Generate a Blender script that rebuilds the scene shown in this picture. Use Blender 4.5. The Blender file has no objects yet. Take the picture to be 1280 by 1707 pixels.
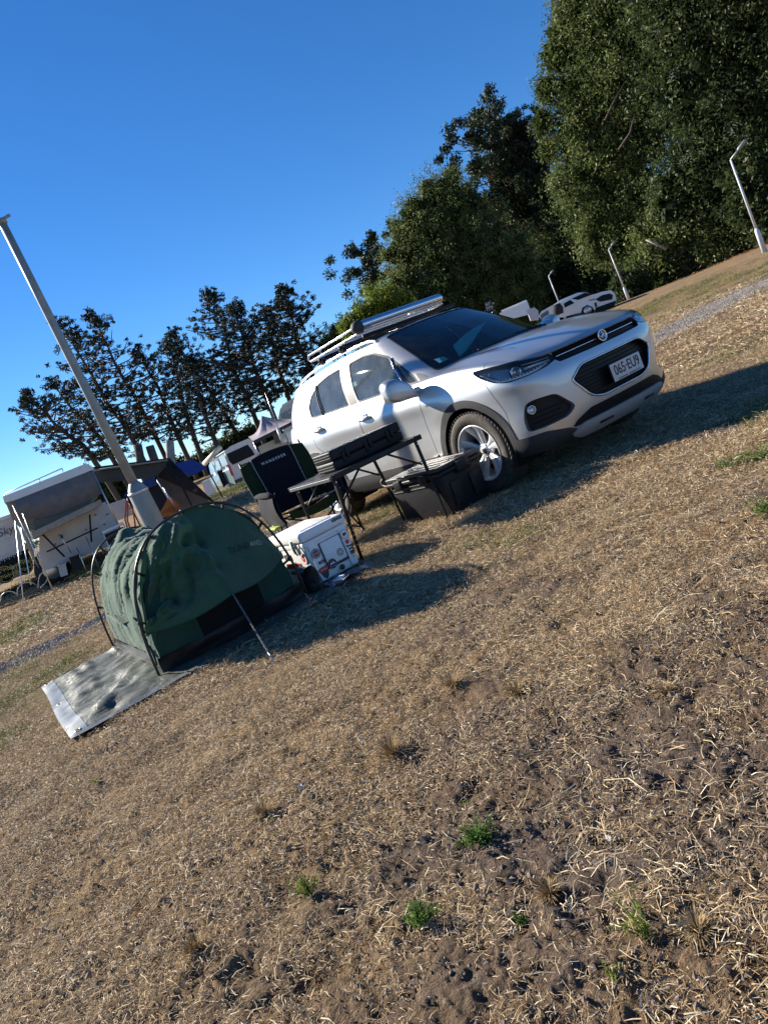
import bpy, bmesh, math, random
import numpy as np
from mathutils import Vector, Matrix, Quaternion, noise as mnoise
R_ = math.radians
scene = bpy.context.scene
COL = scene.collection

# ------------------------------------------------------------------ camera
CAM_POS = np.array([4.6641372, -4.7434574, 1.0463991])
YAW, PITCH, ROLL, FPX = 2.5953722, -0.1389252, 0.3993883, 1254.19
def cam_axes():
    f = np.array([math.cos(PITCH)*math.cos(YAW), math.cos(PITCH)*math.sin(YAW), math.sin(PITCH)])
    r = np.cross(f, [0, 0, 1]); r /= np.linalg.norm(r); u = np.cross(r, f)
    c, s = math.cos(ROLL), math.sin(ROLL)
    return c*r - s*u, s*r + c*u, f
CR, CU, CF = cam_axes()
cd = bpy.data.cameras.new('camera'); cam = bpy.data.objects.new('camera', cd); COL.objects.link(cam)
cam.matrix_world = Matrix(((CR[0], CU[0], -CF[0], CAM_POS[0]), (CR[1], CU[1], -CF[1], CAM_POS[1]), (CR[2], CU[2], -CF[2], CAM_POS[2]), (0, 0, 0, 1)))
cd.sensor_fit = 'VERTICAL'; cd.sensor_height = 36.0; cd.lens = 36.0*FPX/1707.0
cd.clip_start = 0.05; cd.clip_end = 3000
scene.camera = cam

# ------------------------------------------------------------------ light
SUN_AZ, SUN_EL = R_(25.0), R_(28.0)          # direction the shadows fall to, and height of the sun
world = bpy.data.worlds.new('World'); scene.world = world; world.use_nodes = True
wn = world.node_tree.nodes; wl = world.node_tree.links
sky = wn.new('ShaderNodeTexSky'); sky.sky_type = 'NISHITA'; sky.sun_disc = False
sky.sun_elevation = SUN_EL; sky.sun_rotation = math.atan2(-math.cos(SUN_AZ), -math.sin(SUN_AZ))
sky.altitude = 1500; sky.air_density = 1.0; sky.dust_density = 0.0; sky.ozone_density = 6.0
wn['Background'].inputs['Strength'].default_value = 0.072
hs = wn.new('ShaderNodeHueSaturation'); hs.inputs['Saturation'].default_value = 1.17; hs.inputs['Hue'].default_value = .503; wl.new(sky.outputs[0], hs.inputs['Color']); wl.new(hs.outputs[0], wn['Background'].inputs['Color'])
sd = bpy.data.lights.new('sun', 'SUN'); sd.energy = 5.0; sd.angle = R_(0.53); sd.color = (1.0, 0.92, 0.79)
sun = bpy.data.objects.new('sun', sd); COL.objects.link(sun)
SDIR = Vector((math.cos(SUN_AZ)*math.cos(SUN_EL), math.sin(SUN_AZ)*math.cos(SUN_EL), -math.sin(SUN_EL)))
sun.rotation_euler = SDIR.to_track_quat('-Z', 'Y').to_euler(); sun.location = (-20, -10, 30)
scene.view_settings.view_transform = 'Standard'; scene.view_settings.look = 'None'
scene.view_settings.exposure = 1.15; scene.view_settings.gamma = 1.0; scene.view_settings.use_curve_mapping = False
scene.render.engine = 'CYCLES'
scene.cycles.max_bounces = 8; scene.cycles.transparent_max_bounces = 16

# ------------------------------------------------------------------ helpers
def hx(c):
    return c if len(c) == 4 else (c[0], c[1], c[2], 1.0)
MATS = {}
def mat(name, col=(.5, .5, .5), rough=.5, metal=0.0, coat=0.0, noise=0.0, nscale=20.0, col2=None, bump=0.0, bscale=60.0, spec=None, transl=None):
    """procedural material: base colour broken up by noise, roughness variation and fine relief"""
    if name in MATS: return MATS[name]
    m = bpy.data.materials.new(name); m.use_nodes = True
    nt = m.node_tree; n = nt.nodes; l = nt.links; b = n['Principled BSDF']
    b.inputs['Base Color'].default_value = hx(col); b.inputs['Roughness'].default_value = rough
    b.inputs['Metallic'].default_value = metal
    if coat: b.inputs['Coat Weight'].default_value = coat; b.inputs['Coat Roughness'].default_value = .04
    if spec is not None: b.inputs['Specular IOR Level'].default_value = spec
    tc = n.new('ShaderNodeTexCoord')
    if noise or col2:
        t = n.new('ShaderNodeTexNoise'); t.inputs['Scale'].default_value = nscale; t.inputs['Detail'].default_value = 6; t.inputs['Roughness'].default_value = .6
        l.new(tc.outputs['Object'], t.inputs['Vector'])
        r = n.new('ShaderNodeValToRGB'); l.new(t.outputs['Fac'], r.inputs['Fac'])
        c2 = col2 if col2 else tuple(max(0, c*(1-noise)) for c in col[:3])
        c1 = col if col2 else tuple(min(1, c*(1+noise*.6)) for c in col[:3])
        r.color_ramp.elements[0].position = .32; r.color_ramp.elements[0].color = hx(c2)
        r.color_ramp.elements[1].position = .68; r.color_ramp.elements[1].color = hx(c1)
        l.new(r.outputs['Color'], b.inputs['Base Color'])
        mr = n.new('ShaderNodeMapRange'); mr.inputs['To Min'].default_value = max(.02, rough-.08); mr.inputs['To Max'].default_value = min(1, rough+.1)
        l.new(t.outputs['Fac'], mr.inputs['Value']); l.new(mr.outputs['Result'], b.inputs['Roughness'])
    if bump:
        t2 = n.new('ShaderNodeTexNoise'); t2.inputs['Scale'].default_value = bscale; t2.inputs['Detail'].default_value = 4
        l.new(tc.outputs['Object'], t2.inputs['Vector'])
        bp = n.new('ShaderNodeBump'); bp.inputs['Strength'].default_value = bump; bp.inputs['Distance'].default_value = .01
        l.new(t2.outputs['Fac'], bp.inputs['Height']); l.new(bp.outputs['Normal'], b.inputs['Normal'])
    MATS[name] = m; return m
def glass_mat(name, tint=(.55, .62, .60), dark=.35, rough=.02, spec=.5, dust_sheen=.09):
    """pane: fresnel reflection over a tinted see-through layer"""
    if name in MATS: return MATS[name]
    m = bpy.data.materials.new(name); m.use_nodes = True; nt = m.node_tree; n = nt.nodes; l = nt.links
    for x in list(n):
        if x.type != 'OUTPUT_MATERIAL': n.remove(x)
    out = [x for x in n if x.type == 'OUTPUT_MATERIAL'][0]
    tr = n.new('ShaderNodeBsdfTransparent'); tr.inputs[0].default_value = (tint[0]*dark, tint[1]*dark, tint[2]*dark, 1)
    gl = n.new('ShaderNodeBsdfGlossy'); gl.inputs['Roughness'].default_value = rough; gl.inputs[0].default_value = (.95, .97, 1, 1)
    fr = n.new('ShaderNodeFresnel'); fr.inputs[0].default_value = 1.3 + spec*.4
    mx = n.new('ShaderNodeMixShader'); l.new(fr.outputs[0], mx.inputs[0]); l.new(tr.outputs[0], mx.inputs[1]); l.new(gl.outputs[0], mx.inputs[2])
    # thin dusty film; its bluish diffuse also paints sky reflection into the side glass
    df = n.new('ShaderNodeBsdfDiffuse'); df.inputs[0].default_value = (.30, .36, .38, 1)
    tc = n.new('ShaderNodeTexCoord'); t = n.new('ShaderNodeTexNoise'); t.inputs['Scale'].default_value = 9; t.inputs['Detail'].default_value = 6
    l.new(tc.outputs['Object'], t.inputs['Vector']); mr = n.new('ShaderNodeMapRange'); mr.inputs['From Min'].default_value = .4; mr.inputs['From Max'].default_value = .8; mr.inputs['To Min'].default_value = .02 if dust_sheen < .2 else dust_sheen*.55; mr.inputs['To Max'].default_value = dust_sheen
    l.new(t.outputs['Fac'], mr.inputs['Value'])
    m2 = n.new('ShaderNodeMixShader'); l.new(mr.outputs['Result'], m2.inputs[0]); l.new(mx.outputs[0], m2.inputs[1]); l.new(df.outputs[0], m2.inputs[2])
    l.new(m2.outputs[0], out.inputs['Surface'])
    MATS[name] = m; return m

def link_mesh(name, verts, faces, m=None, parent=None, smooth=False, world=True):
    me = bpy.data.meshes.new(name); me.from_pydata([tuple(v) for v in verts], [], [tuple(f) for f in faces]); me.validate(); me.update()
    o = bpy.data.objects.new(name, me); COL.objects.link(o)
    if m is not None: me.materials.append(m)
    if smooth: me.polygons.foreach_set('use_smooth', [True]*len(me.polygons))
    if parent is not None:
        o.parent = parent
    return o
def thing(name, label, cat, loc=(0, 0, 0), rotz=0.0, group=None, rot=None):
    o = bpy.data.objects.new(name, None); COL.objects.link(o); o.empty_display_size = .1
    o.location = loc; o.rotation_euler = rot if rot else (0, 0, rotz)
    o['label'] = label; o['category'] = cat
    if group: o['group'] = group
    return o
def tag(o, label, cat, group=None, kind=None):
    if label: o['label'] = label
    if cat: o['category'] = cat
    if group: o['group'] = group
    if kind: o['kind'] = kind
    return o
def copy_tree(o, parent=None):
    c = o.copy(); COL.objects.link(c); c.parent = parent
    for ch in list(o.children): copy_tree(ch, c)
    return c

class MB:
    """collects shapes, builds ONE mesh object"""
    def __init__(s): s.v = []; s.f = []
    def add(s, vs, fs):
        k = len(s.v); s.v += [tuple(v) for v in vs]; s.f += [tuple(i+k for i in f) for f in fs]; return s
    def box(s, c, size, rot=None, bevel=0.0, seg=2):
        bm = bmesh.new(); bmesh.ops.create_cube(bm, size=1.0)
        bmesh.ops.scale(bm, vec=Vector(size), verts=bm.verts)
        if bevel: bmesh.ops.bevel(bm, geom=list(bm.edges), offset=bevel, segments=seg, affect='EDGES', profile=.5)
        M = Matrix.Translation(Vector(c))
        if rot is not None: M = M @ (rot.to_4x4() if not isinstance(rot, tuple) else Matrix.Rotation(rot[2], 4, 'Z') @ Matrix.Rotation(rot[1], 4, 'Y') @ Matrix.Rotation(rot[0], 4, 'X'))
        bmesh.ops.transform(bm, matrix=M, verts=bm.verts)
        bm.verts.ensure_lookup_table(); s.add([v.co[:] for v in bm.verts], [[v.index for v in f.verts] for f in bm.faces]); bm.free(); return s
    def boxz(s, x0, x1, y0, y1, z0, z1, bevel=0.0, seg=2):
        return s.box(((x0+x1)/2, (y0+y1)/2, (z0+z1)/2), (abs(x1-x0), abs(y1-y0), abs(z1-z0)), None, bevel, seg)
    def hexa(s, p):   # 8 corners: bottom 4 ccw, top 4 ccw
        return s.add(p, [(3, 2, 1, 0), (4, 5, 6, 7), (0, 1, 5, 4), (1, 2, 6, 5), (2, 3, 7, 6), (3, 0, 4, 7)])
    def tube(s, pts, r, n=8, cap=True, closed=False):
        P = [Vector(p) for p in pts]; m = len(P); rr = r if hasattr(r, '__len__') else [r]*m
        up = Vector((0, 0, 1)); vs = []; prev = None
        for i in range(m):
            if closed: t = (P[(i+1) % m]-P[i-1])
            else: t = (P[min(i+1, m-1)]-P[max(i-1, 0)])
            if t.length < 1e-9: t = Vector((0, 0, 1))
            t.normalize()
            if prev is None:
                a = t.cross(up)
                if a.length < .1: a = t.cross(Vector((1, 0, 0)))
            else: a = prev - t*prev.dot(t)
            a.normalize(); prev = a; b = t.cross(a)
            for k in range(n):
                an = 2*math.pi*k/n
                vs.append(P[i] + (a*math.cos(an)+b*math.sin(an))*rr[i])
        fs = []
        for i in range(m if closed else m-1):
            j = (i+1) % m
            for k in range(n): fs.append((i*n+k, i*n+(k+1) % n, j*n+(k+1) % n, j*n+k))
        if cap and not closed: fs.append(tuple(range(n-1, -1, -1))); fs.append(tuple((m-1)*n+k for k in range(n)))
        return s.add(vs, fs)
    def lathe(s, prof, origin, axis, n=32, closed=False):
        """prof: list of (radius, offset along axis)"""
        ax = Vector(axis).normalized(); a = ax.cross(Vector((0, 0, 1)))
        if a.length < .1: a = Vector((1, 0, 0))
        a.normalize(); b = ax.cross(a); O = Vector(origin); vs = []; fs = []
        for r, h in prof:
            for k in range(n):
                t = 2*math.pi*k/n; vs.append(O+ax*h+(a*math.cos(t)+b*math.sin(t))*r)
        m = len(prof)
        for i in range(m if closed else m-1):
            j = (i+1) % m
            for k in range(n): fs.append((i*n+k, i*n+(k+1) % n, j*n+(k+1) % n, j*n+k))
        return s.add(vs, fs)
    def disc(s, origin, axis, r, n=32, th=.003):
        return s.lathe([(0.0001, 0), (r, 0), (r, th), (0.0001, th)], origin, axis, n)
    def sheet(s, grid):
        """grid: rows of points"""
        m = len(grid); n = len(grid[0])
        return s.add([p for r in grid for p in r], [(i*n+j, i*n+j+1, (i+1)*n+j+1, (i+1)*n+j) for i in range(m-1) for j in range(n-1)])
    def prism(s, poly, a, b, fn):
        """poly 2D points, extruded between a and b, fn(u,v,w)->xyz"""
        n = len(poly); vs = [fn(p[0], p[1], a) for p in poly]+[fn(p[0], p[1], b) for p in poly]
        fs = [tuple(range(n-1, -1, -1)), tuple(range(n, 2*n))]+[(i, (i+1) % n, n+(i+1) % n, n+i) for i in range(n)]
        return s.add(vs, fs)
    def build(s, name, m=None, parent=None, smooth=False, label=None, autosmooth=None, off=None):
        vs = s.v
        if off is not None: vs = [(v[0]-off[0], v[1]-off[1], v[2]-off[2]) for v in vs]
        o = link_mesh(name, vs, s.f, m, parent, smooth)
        if autosmooth is not None:
            bm = bmesh.new(); bm.from_mesh(o.data); bmesh.ops.remove_doubles(bm, verts=bm.verts, dist=1e-5)
            bmesh.ops.recalc_face_normals(bm, faces=bm.faces)
            for e in bm.edges:
                e.smooth = (len(e.link_faces) == 2 and e.calc_face_angle(0) < autosmooth)
            for f in bm.faces: f.smooth = True
            bm.to_mesh(o.data); bm.free()
        if label: o['label'] = label
        return o
def text_part(txt, size, M, m, parent, name='lettering', depth=.0006, spacing=1.0, align='CENTER', bold=0.0, shear=0.0):
    """lettering as a mesh; M places the text's own plane (x right, y up, z out)"""
    if set(txt) <= {'#', ' '}:      # print too small to read in the photograph: short uneven strokes the size of letters
        rr = random.Random(len(txt)*7+int(size*1e4)); mb = MB(); x0 = -len(txt)*size*.3
        for k_, ch_ in enumerate(txt):
            if ch_ == '#':
                h_ = size*.36; w_ = size*.09; cx_ = x0+(k_+.5)*size*.6
                mb.box((cx_-size*.16, 0, 0), (w_, h_*2, .0006)); yy = rr.choice((-h_*.8, 0, h_*.8)); mb.box((cx_+size*.02, yy, 0), (size*.26, w_, .0006)); mb.box((cx_+size*.17, yy*.4, 0), (w_, h_*1.1, .0006))
        o = mb.build(name, m, parent); o.data.transform(M); return o
    cu = bpy.data.curves.new('tmp', 'FONT'); cu.body = txt; cu.size = size; cu.extrude = depth; cu.align_x = align; cu.align_y = 'CENTER'; cu.space_character = spacing; cu.offset = bold; cu.shear = shear
    cu.resolution_u = 3
    t = bpy.data.objects.new('tmp', cu); COL.objects.link(t)
    me = bpy.data.meshes.new_from_object(t); bpy.data.objects.remove(t); bpy.data.curves.remove(cu)
    me.transform(M); me.materials.clear(); me.materials.append(m)
    o = bpy.data.objects.new(name, me); COL.objects.link(o); o.parent = parent
    return o
def frame(o, x, y):
    """matrix from origin, x direction and y direction"""
    X = Vector(x).normalized(); Y = Vector(y); Y = (Y-X*Y.dot(X)).normalized(); Z = X.cross(Y); O = Vector(o)
    return Matrix(((X[0], Y[0], Z[0], O[0]), (X[1], Y[1], Z[1], O[1]), (X[2], Y[2], Z[2], O[2]), (0, 0, 0, 1)))
def spl(P, n, closed=False):
    """Catmull-Rom through points P -> n samples per span"""
    P = [np.array(p, float) for p in P]; m = len(P); out = []
    for i in range(m if closed else m-1):
        if closed: a, b, c, d = P[i-1], P[i], P[(i+1) % m], P[(i+2) % m]
        else: a, b, c, d = P[max(i-1, 0)], P[i], P[i+1], P[min(i+2, m-1)]
        for k in range(n):
            t = k/n; out.append(.5*((2*b)+(c-a)*t+(2*a-5*b+4*c-d)*t*t+(3*b-a-3*c+d)*t**3))
    if not closed: out.append(P[-1])
    return out
# numpy value noise, used for relief and for thinning the straw
_rs = np.random.RandomState(7); _NT = _rs.rand(256, 256)
def vnoise(x, y):
    xi = np.floor(x).astype(int); yi = np.floor(y).astype(int); fx = x-xi; fy = y-yi
    fx = fx*fx*(3-2*fx); fy = fy*fy*(3-2*fy)
    g = lambda i, j: _NT[i & 255, j & 255]
    return (g(xi, yi)*(1-fx)+g(xi+1, yi)*fx)*(1-fy)+(g(xi, yi+1)*(1-fx)+g(xi+1, yi+1)*fx)*fy
def fbm(x, y, o=4, lac=2.03, gain=.5):
    a = 1.0; s = 0; t = 0
    for k in range(o):
        s = s+a*vnoise(x+17.3*k, y-9.1*k); t += a; a *= gain; x = x*lac; y = y*lac
    return s/t
def pix(px, py, D):
    """point at horizontal distance D seen at a photo pixel (used once, to survey where things stand)"""
    d = CF+CR*(px-640)/FPX-CU*(py-853.5)/FPX; t = D/math.hypot(d[0], d[1]); return CAM_POS+t*d
# plumb direction in this frame (the camp site slopes a little)
PLUMB = Vector((-0.0276, -0.0379, 0.9989)).normalized()
PLUMB_ROT = Vector((0, 0, 1)).rotation_difference(PLUMB).to_euler()
# ------------------------------------------------------------------ terrain
_CP = np.array([(-12.2, -2.4, .20), (-14, 1, .30), (-13.3, -6, .24), (-24, 7, .0), (-19, 6, .0), (-12.7, 28, .44), (-19, 33, .60), (-14, 31, .58), (-27, 46, .60), (-23, 48.4, .59), (-36, 48, .60), (-34, 12, -.38), (-30, 10, -.2), (-27, 34, .85), (-44, 52, 1.3), (-40, 18, .5), (-61, 18, .75), (-60, 30, 1.0), (-10, 14, .08), (-60, -10, .6), (5, 40, 1.2), (40, 40, 1.5), (60, -20, .5), (0, -50, -.5), (-40, -40, .2), (-30, 0, .1), (-90, 60, 1.5), (-90, -20, .8)])
def terrain(x, y):
    x = np.asarray(x, float); y = np.asarray(y, float)
    d = np.hypot(x-1, y+2)
    num = 0; den = 1e-9
    for cx, cy, cz in _CP:
        w = 1/((x-cx)**2+(y-cy)**2+9)**1.5; num = num+w*cz; den = den+w
    for cx, cy in ((0, 0), (4, -4), (-4, -4), (-4, 3), (2, 4), (-8, 3), (-7, -4), (8, 0), (3, -10), (-1, 9)):
        w = 1/((x-cx)**2+(y-cy)**2+9)**1.5; den = den+w
    h = num/den
    k = np.clip((d-8)/8, 0, 1); k = k*k*(3-2*k)
    return h*k
def track_mask(x, y):
    """how much a point lies on the gravel wheel track that passes behind the car"""
    cx = np.interp(y, [-14, -5, -1, 4, 8, 11, 14, 20, 30], [-3.2, -4.1, -4.45, -4.7, -4.9, -5.1, -5.4, -6.2, -8])
    hw = np.interp(y, [-10, -1, 4, 8, 11, 30], [.46, .42, .55, .9, 1.1, 1.0])
    e = (fbm(x*1.7, y*1.7, 3)-.5)*.5
    return np.clip((hw-np.abs(x-cx)+e*.7)/.18, 0, 1)
def relief(x, y):
    d = np.hypot(x-CAM_POS[0], y-CAM_POS[1])
    n1 = fbm(x*3.1, y*3.1, 4)-.5; n2 = fbm(x*13, y*13, 4)-.5; n3 = vnoise(x*55, y*55)-.5; n4 = np.abs(fbm(x*27+5, y*27, 3)-.5)
    f = np.clip(1.25-d/14, .12, 1)
    n5 = np.abs(fbm(x*8+31, y*8-7, 3)-.5)
    z = (n1*.045 + n2*.040*np.clip(1.6-d/11, .3, 1) - n4*.030 - n5*.016 + n3*.010)*f
    z = z*(1-.75*track_mask(x, y))
    # flatter where the car, the swag and the gear stand
    flat = np.maximum.reduce([np.clip(1.3-np.hypot((x+1.2)/2.6, (y+.0)/1.5), 0, 1), np.clip(1.5-np.hypot((x+.9)/1.7, (y+3.5)/1.1), 0, 1), np.clip(1.5-np.hypot((x+.4)/1.0, (y+1.8)/1.1), 0, 1)])
    return z*(1-.8*flat)-.006*flat
def gz(x, y):
    return float(terrain(x, y)+relief(np.array([x]), np.array([y]))[0])
a0 = math.degrees(YAW)
fine = np.arange(a0-50, a0+50, .19); coarse = np.arange(a0+50, a0+310, 2.6)
ang = np.radians(np.concatenate([fine, coarse])); NA = len(ang)
rad = [.25]
while rad[-1] < 6.5: rad.append(rad[-1]*(1.0062 if rad[-1] > .8 else 1.05))
while rad[-1] < 1600: rad.append(rad[-1]*(1.018 if rad[-1] < 90 else 1.09))
rad = np.array(rad); NR = len(rad)
A, RR = np.meshgrid(ang, rad)
GX = CAM_POS[0]+RR*np.cos(A); GY = CAM_POS[1]+RR*np.sin(A)
GZ = terrain(GX, GY)+relief(GX, GY)
verts = np.stack([GX, GY, GZ], -1).reshape(-1, 3)
verts = np.vstack([verts, [[CAM_POS[0], CAM_POS[1], GZ[0].mean()]]])
i = np.arange(NR-1)[:, None]; j = np.arange(NA)[None, :]; jn = (j+1) % NA
quads = np.stack([i*NA+j, (i+1)*NA+j, (i+1)*NA+jn, i*NA+jn], -1).reshape(-1, 4)
me = bpy.data.meshes.new('ground'); me.vertices.add(len(verts)); me.vertices.foreach_set('co', verts.astype(np.float32).ravel())
nq = len(quads); nt_ = NA; centre = len(verts)-1
tris = np.array([(centre, k, (k+1) % NA) for k in range(NA)])
me.loops.add(nq*4+nt_*3); me.loops.foreach_set('vertex_index', np.concatenate([quads.ravel(), tris.ravel()]).astype(np.int32))
me.polygons.add(nq+nt_)
me.polygons.foreach_set('loop_start', np.concatenate([np.arange(nq)*4, nq*4+np.arange(nt_)*3]).astype(np.int32))
me.polygons.foreach_set('use_smooth', np.ones(nq+nt_, bool)); me.update(calc_edges=True)
# soil / thatch / gravel weights as plain material masks
def soil_w(x, y):
    u = (x-CAM_POS[0])*CR[0]/math.hypot(CR[0], CR[1])+(y-CAM_POS[1])*CR[1]/math.hypot(CR[0], CR[1])   # sideways
    d = np.hypot(x-CAM_POS[0], y-CAM_POS[1])
    n = fbm(x*1.1+3, y*1.1, 4); n2 = fbm(x*4.3, y*4.3+7, 3)
    near = np.clip((3.6-d)/2.2, -.3, 1)
    return np.clip((n-.5)*2.2+(n2-.5)*1.6+.30*near+.08*np.clip(u, -2, 3), 0, 1)
def green_w(x, y):
    n = fbm(x*.45+11, y*.45+4, 4)
    spots = 0
    for cx, cy, rx, ry, s in ((-7.1, -3.9, .9, .45, 1.0), (-1.2, -.6, .9, .5, .9), (-2.3, -4.3, 1.3, .5, .55), (-22, 6.0, 6, 4.5, 1.0), (-10.5, -.7, 1.2, 1.3, 1.0), (1.9, .05, .5, .35, .8), (-13, 20, 4, 3, .2), (1.1, -1.9, .5, .4, .35), (-.8, -4.75, .35, .25, .6)):
        spots = np.maximum(spots, s*np.clip(1.3-np.hypot((x-cx)/rx, (y-cy)/ry), 0, 1))
    return np.clip(spots+np.clip((n-.62)*3, 0, .35), 0, 1)
vx, vy = verts[:, 0], verts[:, 1]
att = me.attributes.new('mask', 'FLOAT_COLOR', 'POINT')
mk = np.stack([soil_w(vx, vy), green_w(vx, vy), track_mask(vx, vy), np.ones(len(vx))], -1)
att.data.foreach_set('color', mk.astype(np.float32).ravel())
ground = bpy.data.objects.new('ground', me); COL.objects.link(ground); ground['kind'] = 'structure'
gm = bpy.data.materials.new('dry_ground'); gm.use_nodes = True; nt = gm.node_tree; n = nt.nodes; l = nt.links; b = n['Principled BSDF']
b.inputs['Roughness'].default_value = .95; b.inputs['Specular IOR Level'].default_value = .15
tc = n.new('ShaderNodeTexCoord'); at = n.new('ShaderNodeAttribute'); at.attribute_name = 'mask'; sp = n.new('ShaderNodeSeparateColor'); l.new(at.outputs['Color'], sp.inputs[0])
def nz(scale, det=6, rough=.62, vec=None):
    t = n.new('ShaderNodeTexNoise'); t.inputs['Scale'].default_value = scale; t.inputs['Detail'].default_value = det; t.inputs['Roughness'].default_value = rough
    l.new(vec if vec else tc.outputs['Object'], t.inputs['Vector']); return t.outputs['Fac']
def ramp(fac, *st):
    r = n.new('ShaderNodeValToRGB'); e = r.color_ramp.elements
    while len(e) < len(st): e.new(.5)
    for k, (p, c) in enumerate(st): e[k].position = p; e[k].color = hx(c)
    l.new(fac, r.inputs['Fac']); return r.outputs['Color']
def mixc(f, a, bb, mode='MIX'):
    m_ = n.new('ShaderNodeMix'); m_.data_type = 'RGBA'; m_.blend_type = mode
    if isinstance(f, float): m_.inputs[0].default_value = f
    else: l.new(f, m_.inputs[0])
    l.new(a, m_.inputs[6]); l.new(bb, m_.inputs[7]); return m_.outputs[2]
thatch = ramp(nz(34, 8, .72), (.25, (.095, .060, .034)), (.42, (.24, .165, .095)), (.6, (.42, .30, .175)), (.78, (.58, .45, .28)))
th2 = ramp(nz(1.3, 5), (.3, (.82, .74, .70)), (.7, (1.1, 1.08, 1.0)))
thatch = mixc(1.0, thatch, th2, 'MULTIPLY')
soil = ramp(nz(26, 8, .7), (.3, (.085, .060, .045)), (.5, (.185, .136, .103)), (.72, (.32, .245, .19)))
green = ramp(nz(30, 7, .7), (.3, (.050, .055, .014)), (.5, (.12, .125, .032)), (.72, (.26, .23, .085)))
vo = n.new('ShaderNodeTexVoronoi'); vo.inputs['Scale'].default_value = 42; l.new(tc.outputs['Object'], vo.inputs['Vector'])
grav = ramp(vo.outputs['Distance'], (.0, (.34, .26, .19)), (.45, (.25, .19, .14)), (.75, (.12, .09, .065)))
c = mixc(sp.outputs[0], thatch, soil); c = mixc(sp.outputs[1], c, green); c = mixc(sp.outputs[2], c, grav)
l.new(c, b.inputs['Base Color'])
h = n.new('ShaderNodeMath'); h.operation = 'ADD'; l.new(nz(120, 5, .7), h.inputs[0])
h2 = n.new('ShaderNodeMath'); h2.operation = 'MULTIPLY'; h2.inputs[1].default_value = 2.2; l.new(nz(30, 6, .7), h2.inputs[0]); l.new(h2.outputs[0], h.inputs[1])
bp = n.new('ShaderNodeBump'); bp.inputs['Strength'].default_value = 1.0; bp.inputs['Distance'].default_value = .024; l.new(h.outputs[0], bp.inputs['Height']); l.new(bp.outputs[0], b.inputs['Normal'])
me.materials.append(gm)

# ------------------------------------------------------------------ straw, instanced clumps lying on the ground
def vcol_mat(name, stops, rough=.8, transl=0.0, spec=.2):
    m = bpy.data.materials.new(name); m.use_nodes = True; nt = m.node_tree; n = nt.nodes; l = nt.links; b = n['Principled BSDF']
    at = n.new('ShaderNodeAttribute'); at.attribute_name = 'tone'; oi = n.new('ShaderNodeObjectInfo')
    ad = n.new('ShaderNodeMath'); ad.operation = 'MULTIPLY_ADD'; ad.inputs[1].default_value = .22; l.new(oi.outputs['Random'], ad.inputs[0]); l.new(at.outputs['Fac'], ad.inputs[2])
    r = n.new('ShaderNodeValToRGB'); e = r.color_ramp.elements
    while len(e) < len(stops): e.new(.5)
    for k, (p, c) in enumerate(stops): e[k].position = p; e[k].color = hx(c)
    l.new(ad.outputs[0], r.inputs['Fac']); l.new(r.outputs['Color'], b.inputs['Base Color'])
    b.inputs['Roughness'].default_value = rough; b.inputs['Specular IOR Level'].default_value = spec
    if transl:
        tr = n.new('ShaderNodeBsdfTranslucent'); l.new(r.outputs['Color'], tr.inputs[0]); mx = n.new('ShaderNodeMixShader'); mx.inputs[0].default_value = transl
        out = [x for x in n if x.type == 'OUTPUT_MATERIAL'][0]; l.new(b.outputs[0], mx.inputs[1]); l.new(tr.outputs[0], mx.inputs[2]); l.new(mx.outputs[0], out.inputs['Surface'])
    return m
STRAW = vcol_mat('straw', [(.0, (.08, .047, .026)), (.3, (.25, .16, .085)), (.6, (.46, .33, .185)), (.85, (.64, .51, .33)), (1.15, (.76, .67, .48))], .7, .12)
STRAWG = vcol_mat('green_blades', [(.0, (.035, .055, .012)), (.4, (.09, .125, .03)), (.7, (.19, .20, .06)), (1.0, (.40, .34, .15))], .6, .2)
def clump_mesh(name, nst, rad, lmin, lmax, wmin, wmax, tilt, seed, m, lift=.006, bright=0.0):
    rs = random.Random(seed); vs = []; fs = []; tone = []
    for k in range(nst):
        r = rad*math.sqrt(rs.random()); a = rs.random()*6.283; x, y = r*math.cos(a), r*math.sin(a)
        L = rs.uniform(lmin, lmax)*(1 if rs.random() > .12 else 1.7); w = rs.uniform(wmin, wmax); d = rs.random()*6.283; el = abs(rs.gauss(0, tilt))
        bend = rs.gauss(0, .5); z = rs.random()*lift; P = []; t = min(1.0, max(0, rs.gauss(.5+bright, .24)))
        for s in range(3):
            P.append((x, y, z)); st = L/2
            x += st*math.cos(d)*math.cos(el); y += st*math.sin(d)*math.cos(el); z += st*math.sin(el); d += bend; el *= .4; el -= .15
        z0 = len(vs); tw = rs.uniform(-.8, .8)
        for s in range(3):
            ww = w*(1, .9, .25)[s]/2; nx, ny = -math.sin(d-bend), math.cos(d-bend)
            px, py, pz = P[s]; vs += [(px+nx*ww*math.cos(tw), py+ny*ww*math.cos(tw), pz+ww*math.sin(tw)+.001), (px-nx*ww*math.cos(tw), py-ny*ww*math.cos(tw), pz-ww*math.sin(tw)+.001)]
            tone += [t, t]
        fs += [(z0, z0+1, z0+3, z0+2), (z0+2, z0+3, z0+5, z0+4)]
    me = bpy.data.meshes.new(name); me.from_pydata(vs, [], fs); me.update(); me.materials.append(m)
    a = me.attributes.new('tone', 'FLOAT', 'POINT'); a.data.foreach_set('value', tone)
    return bpy.data.objects.new(name, me)
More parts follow.
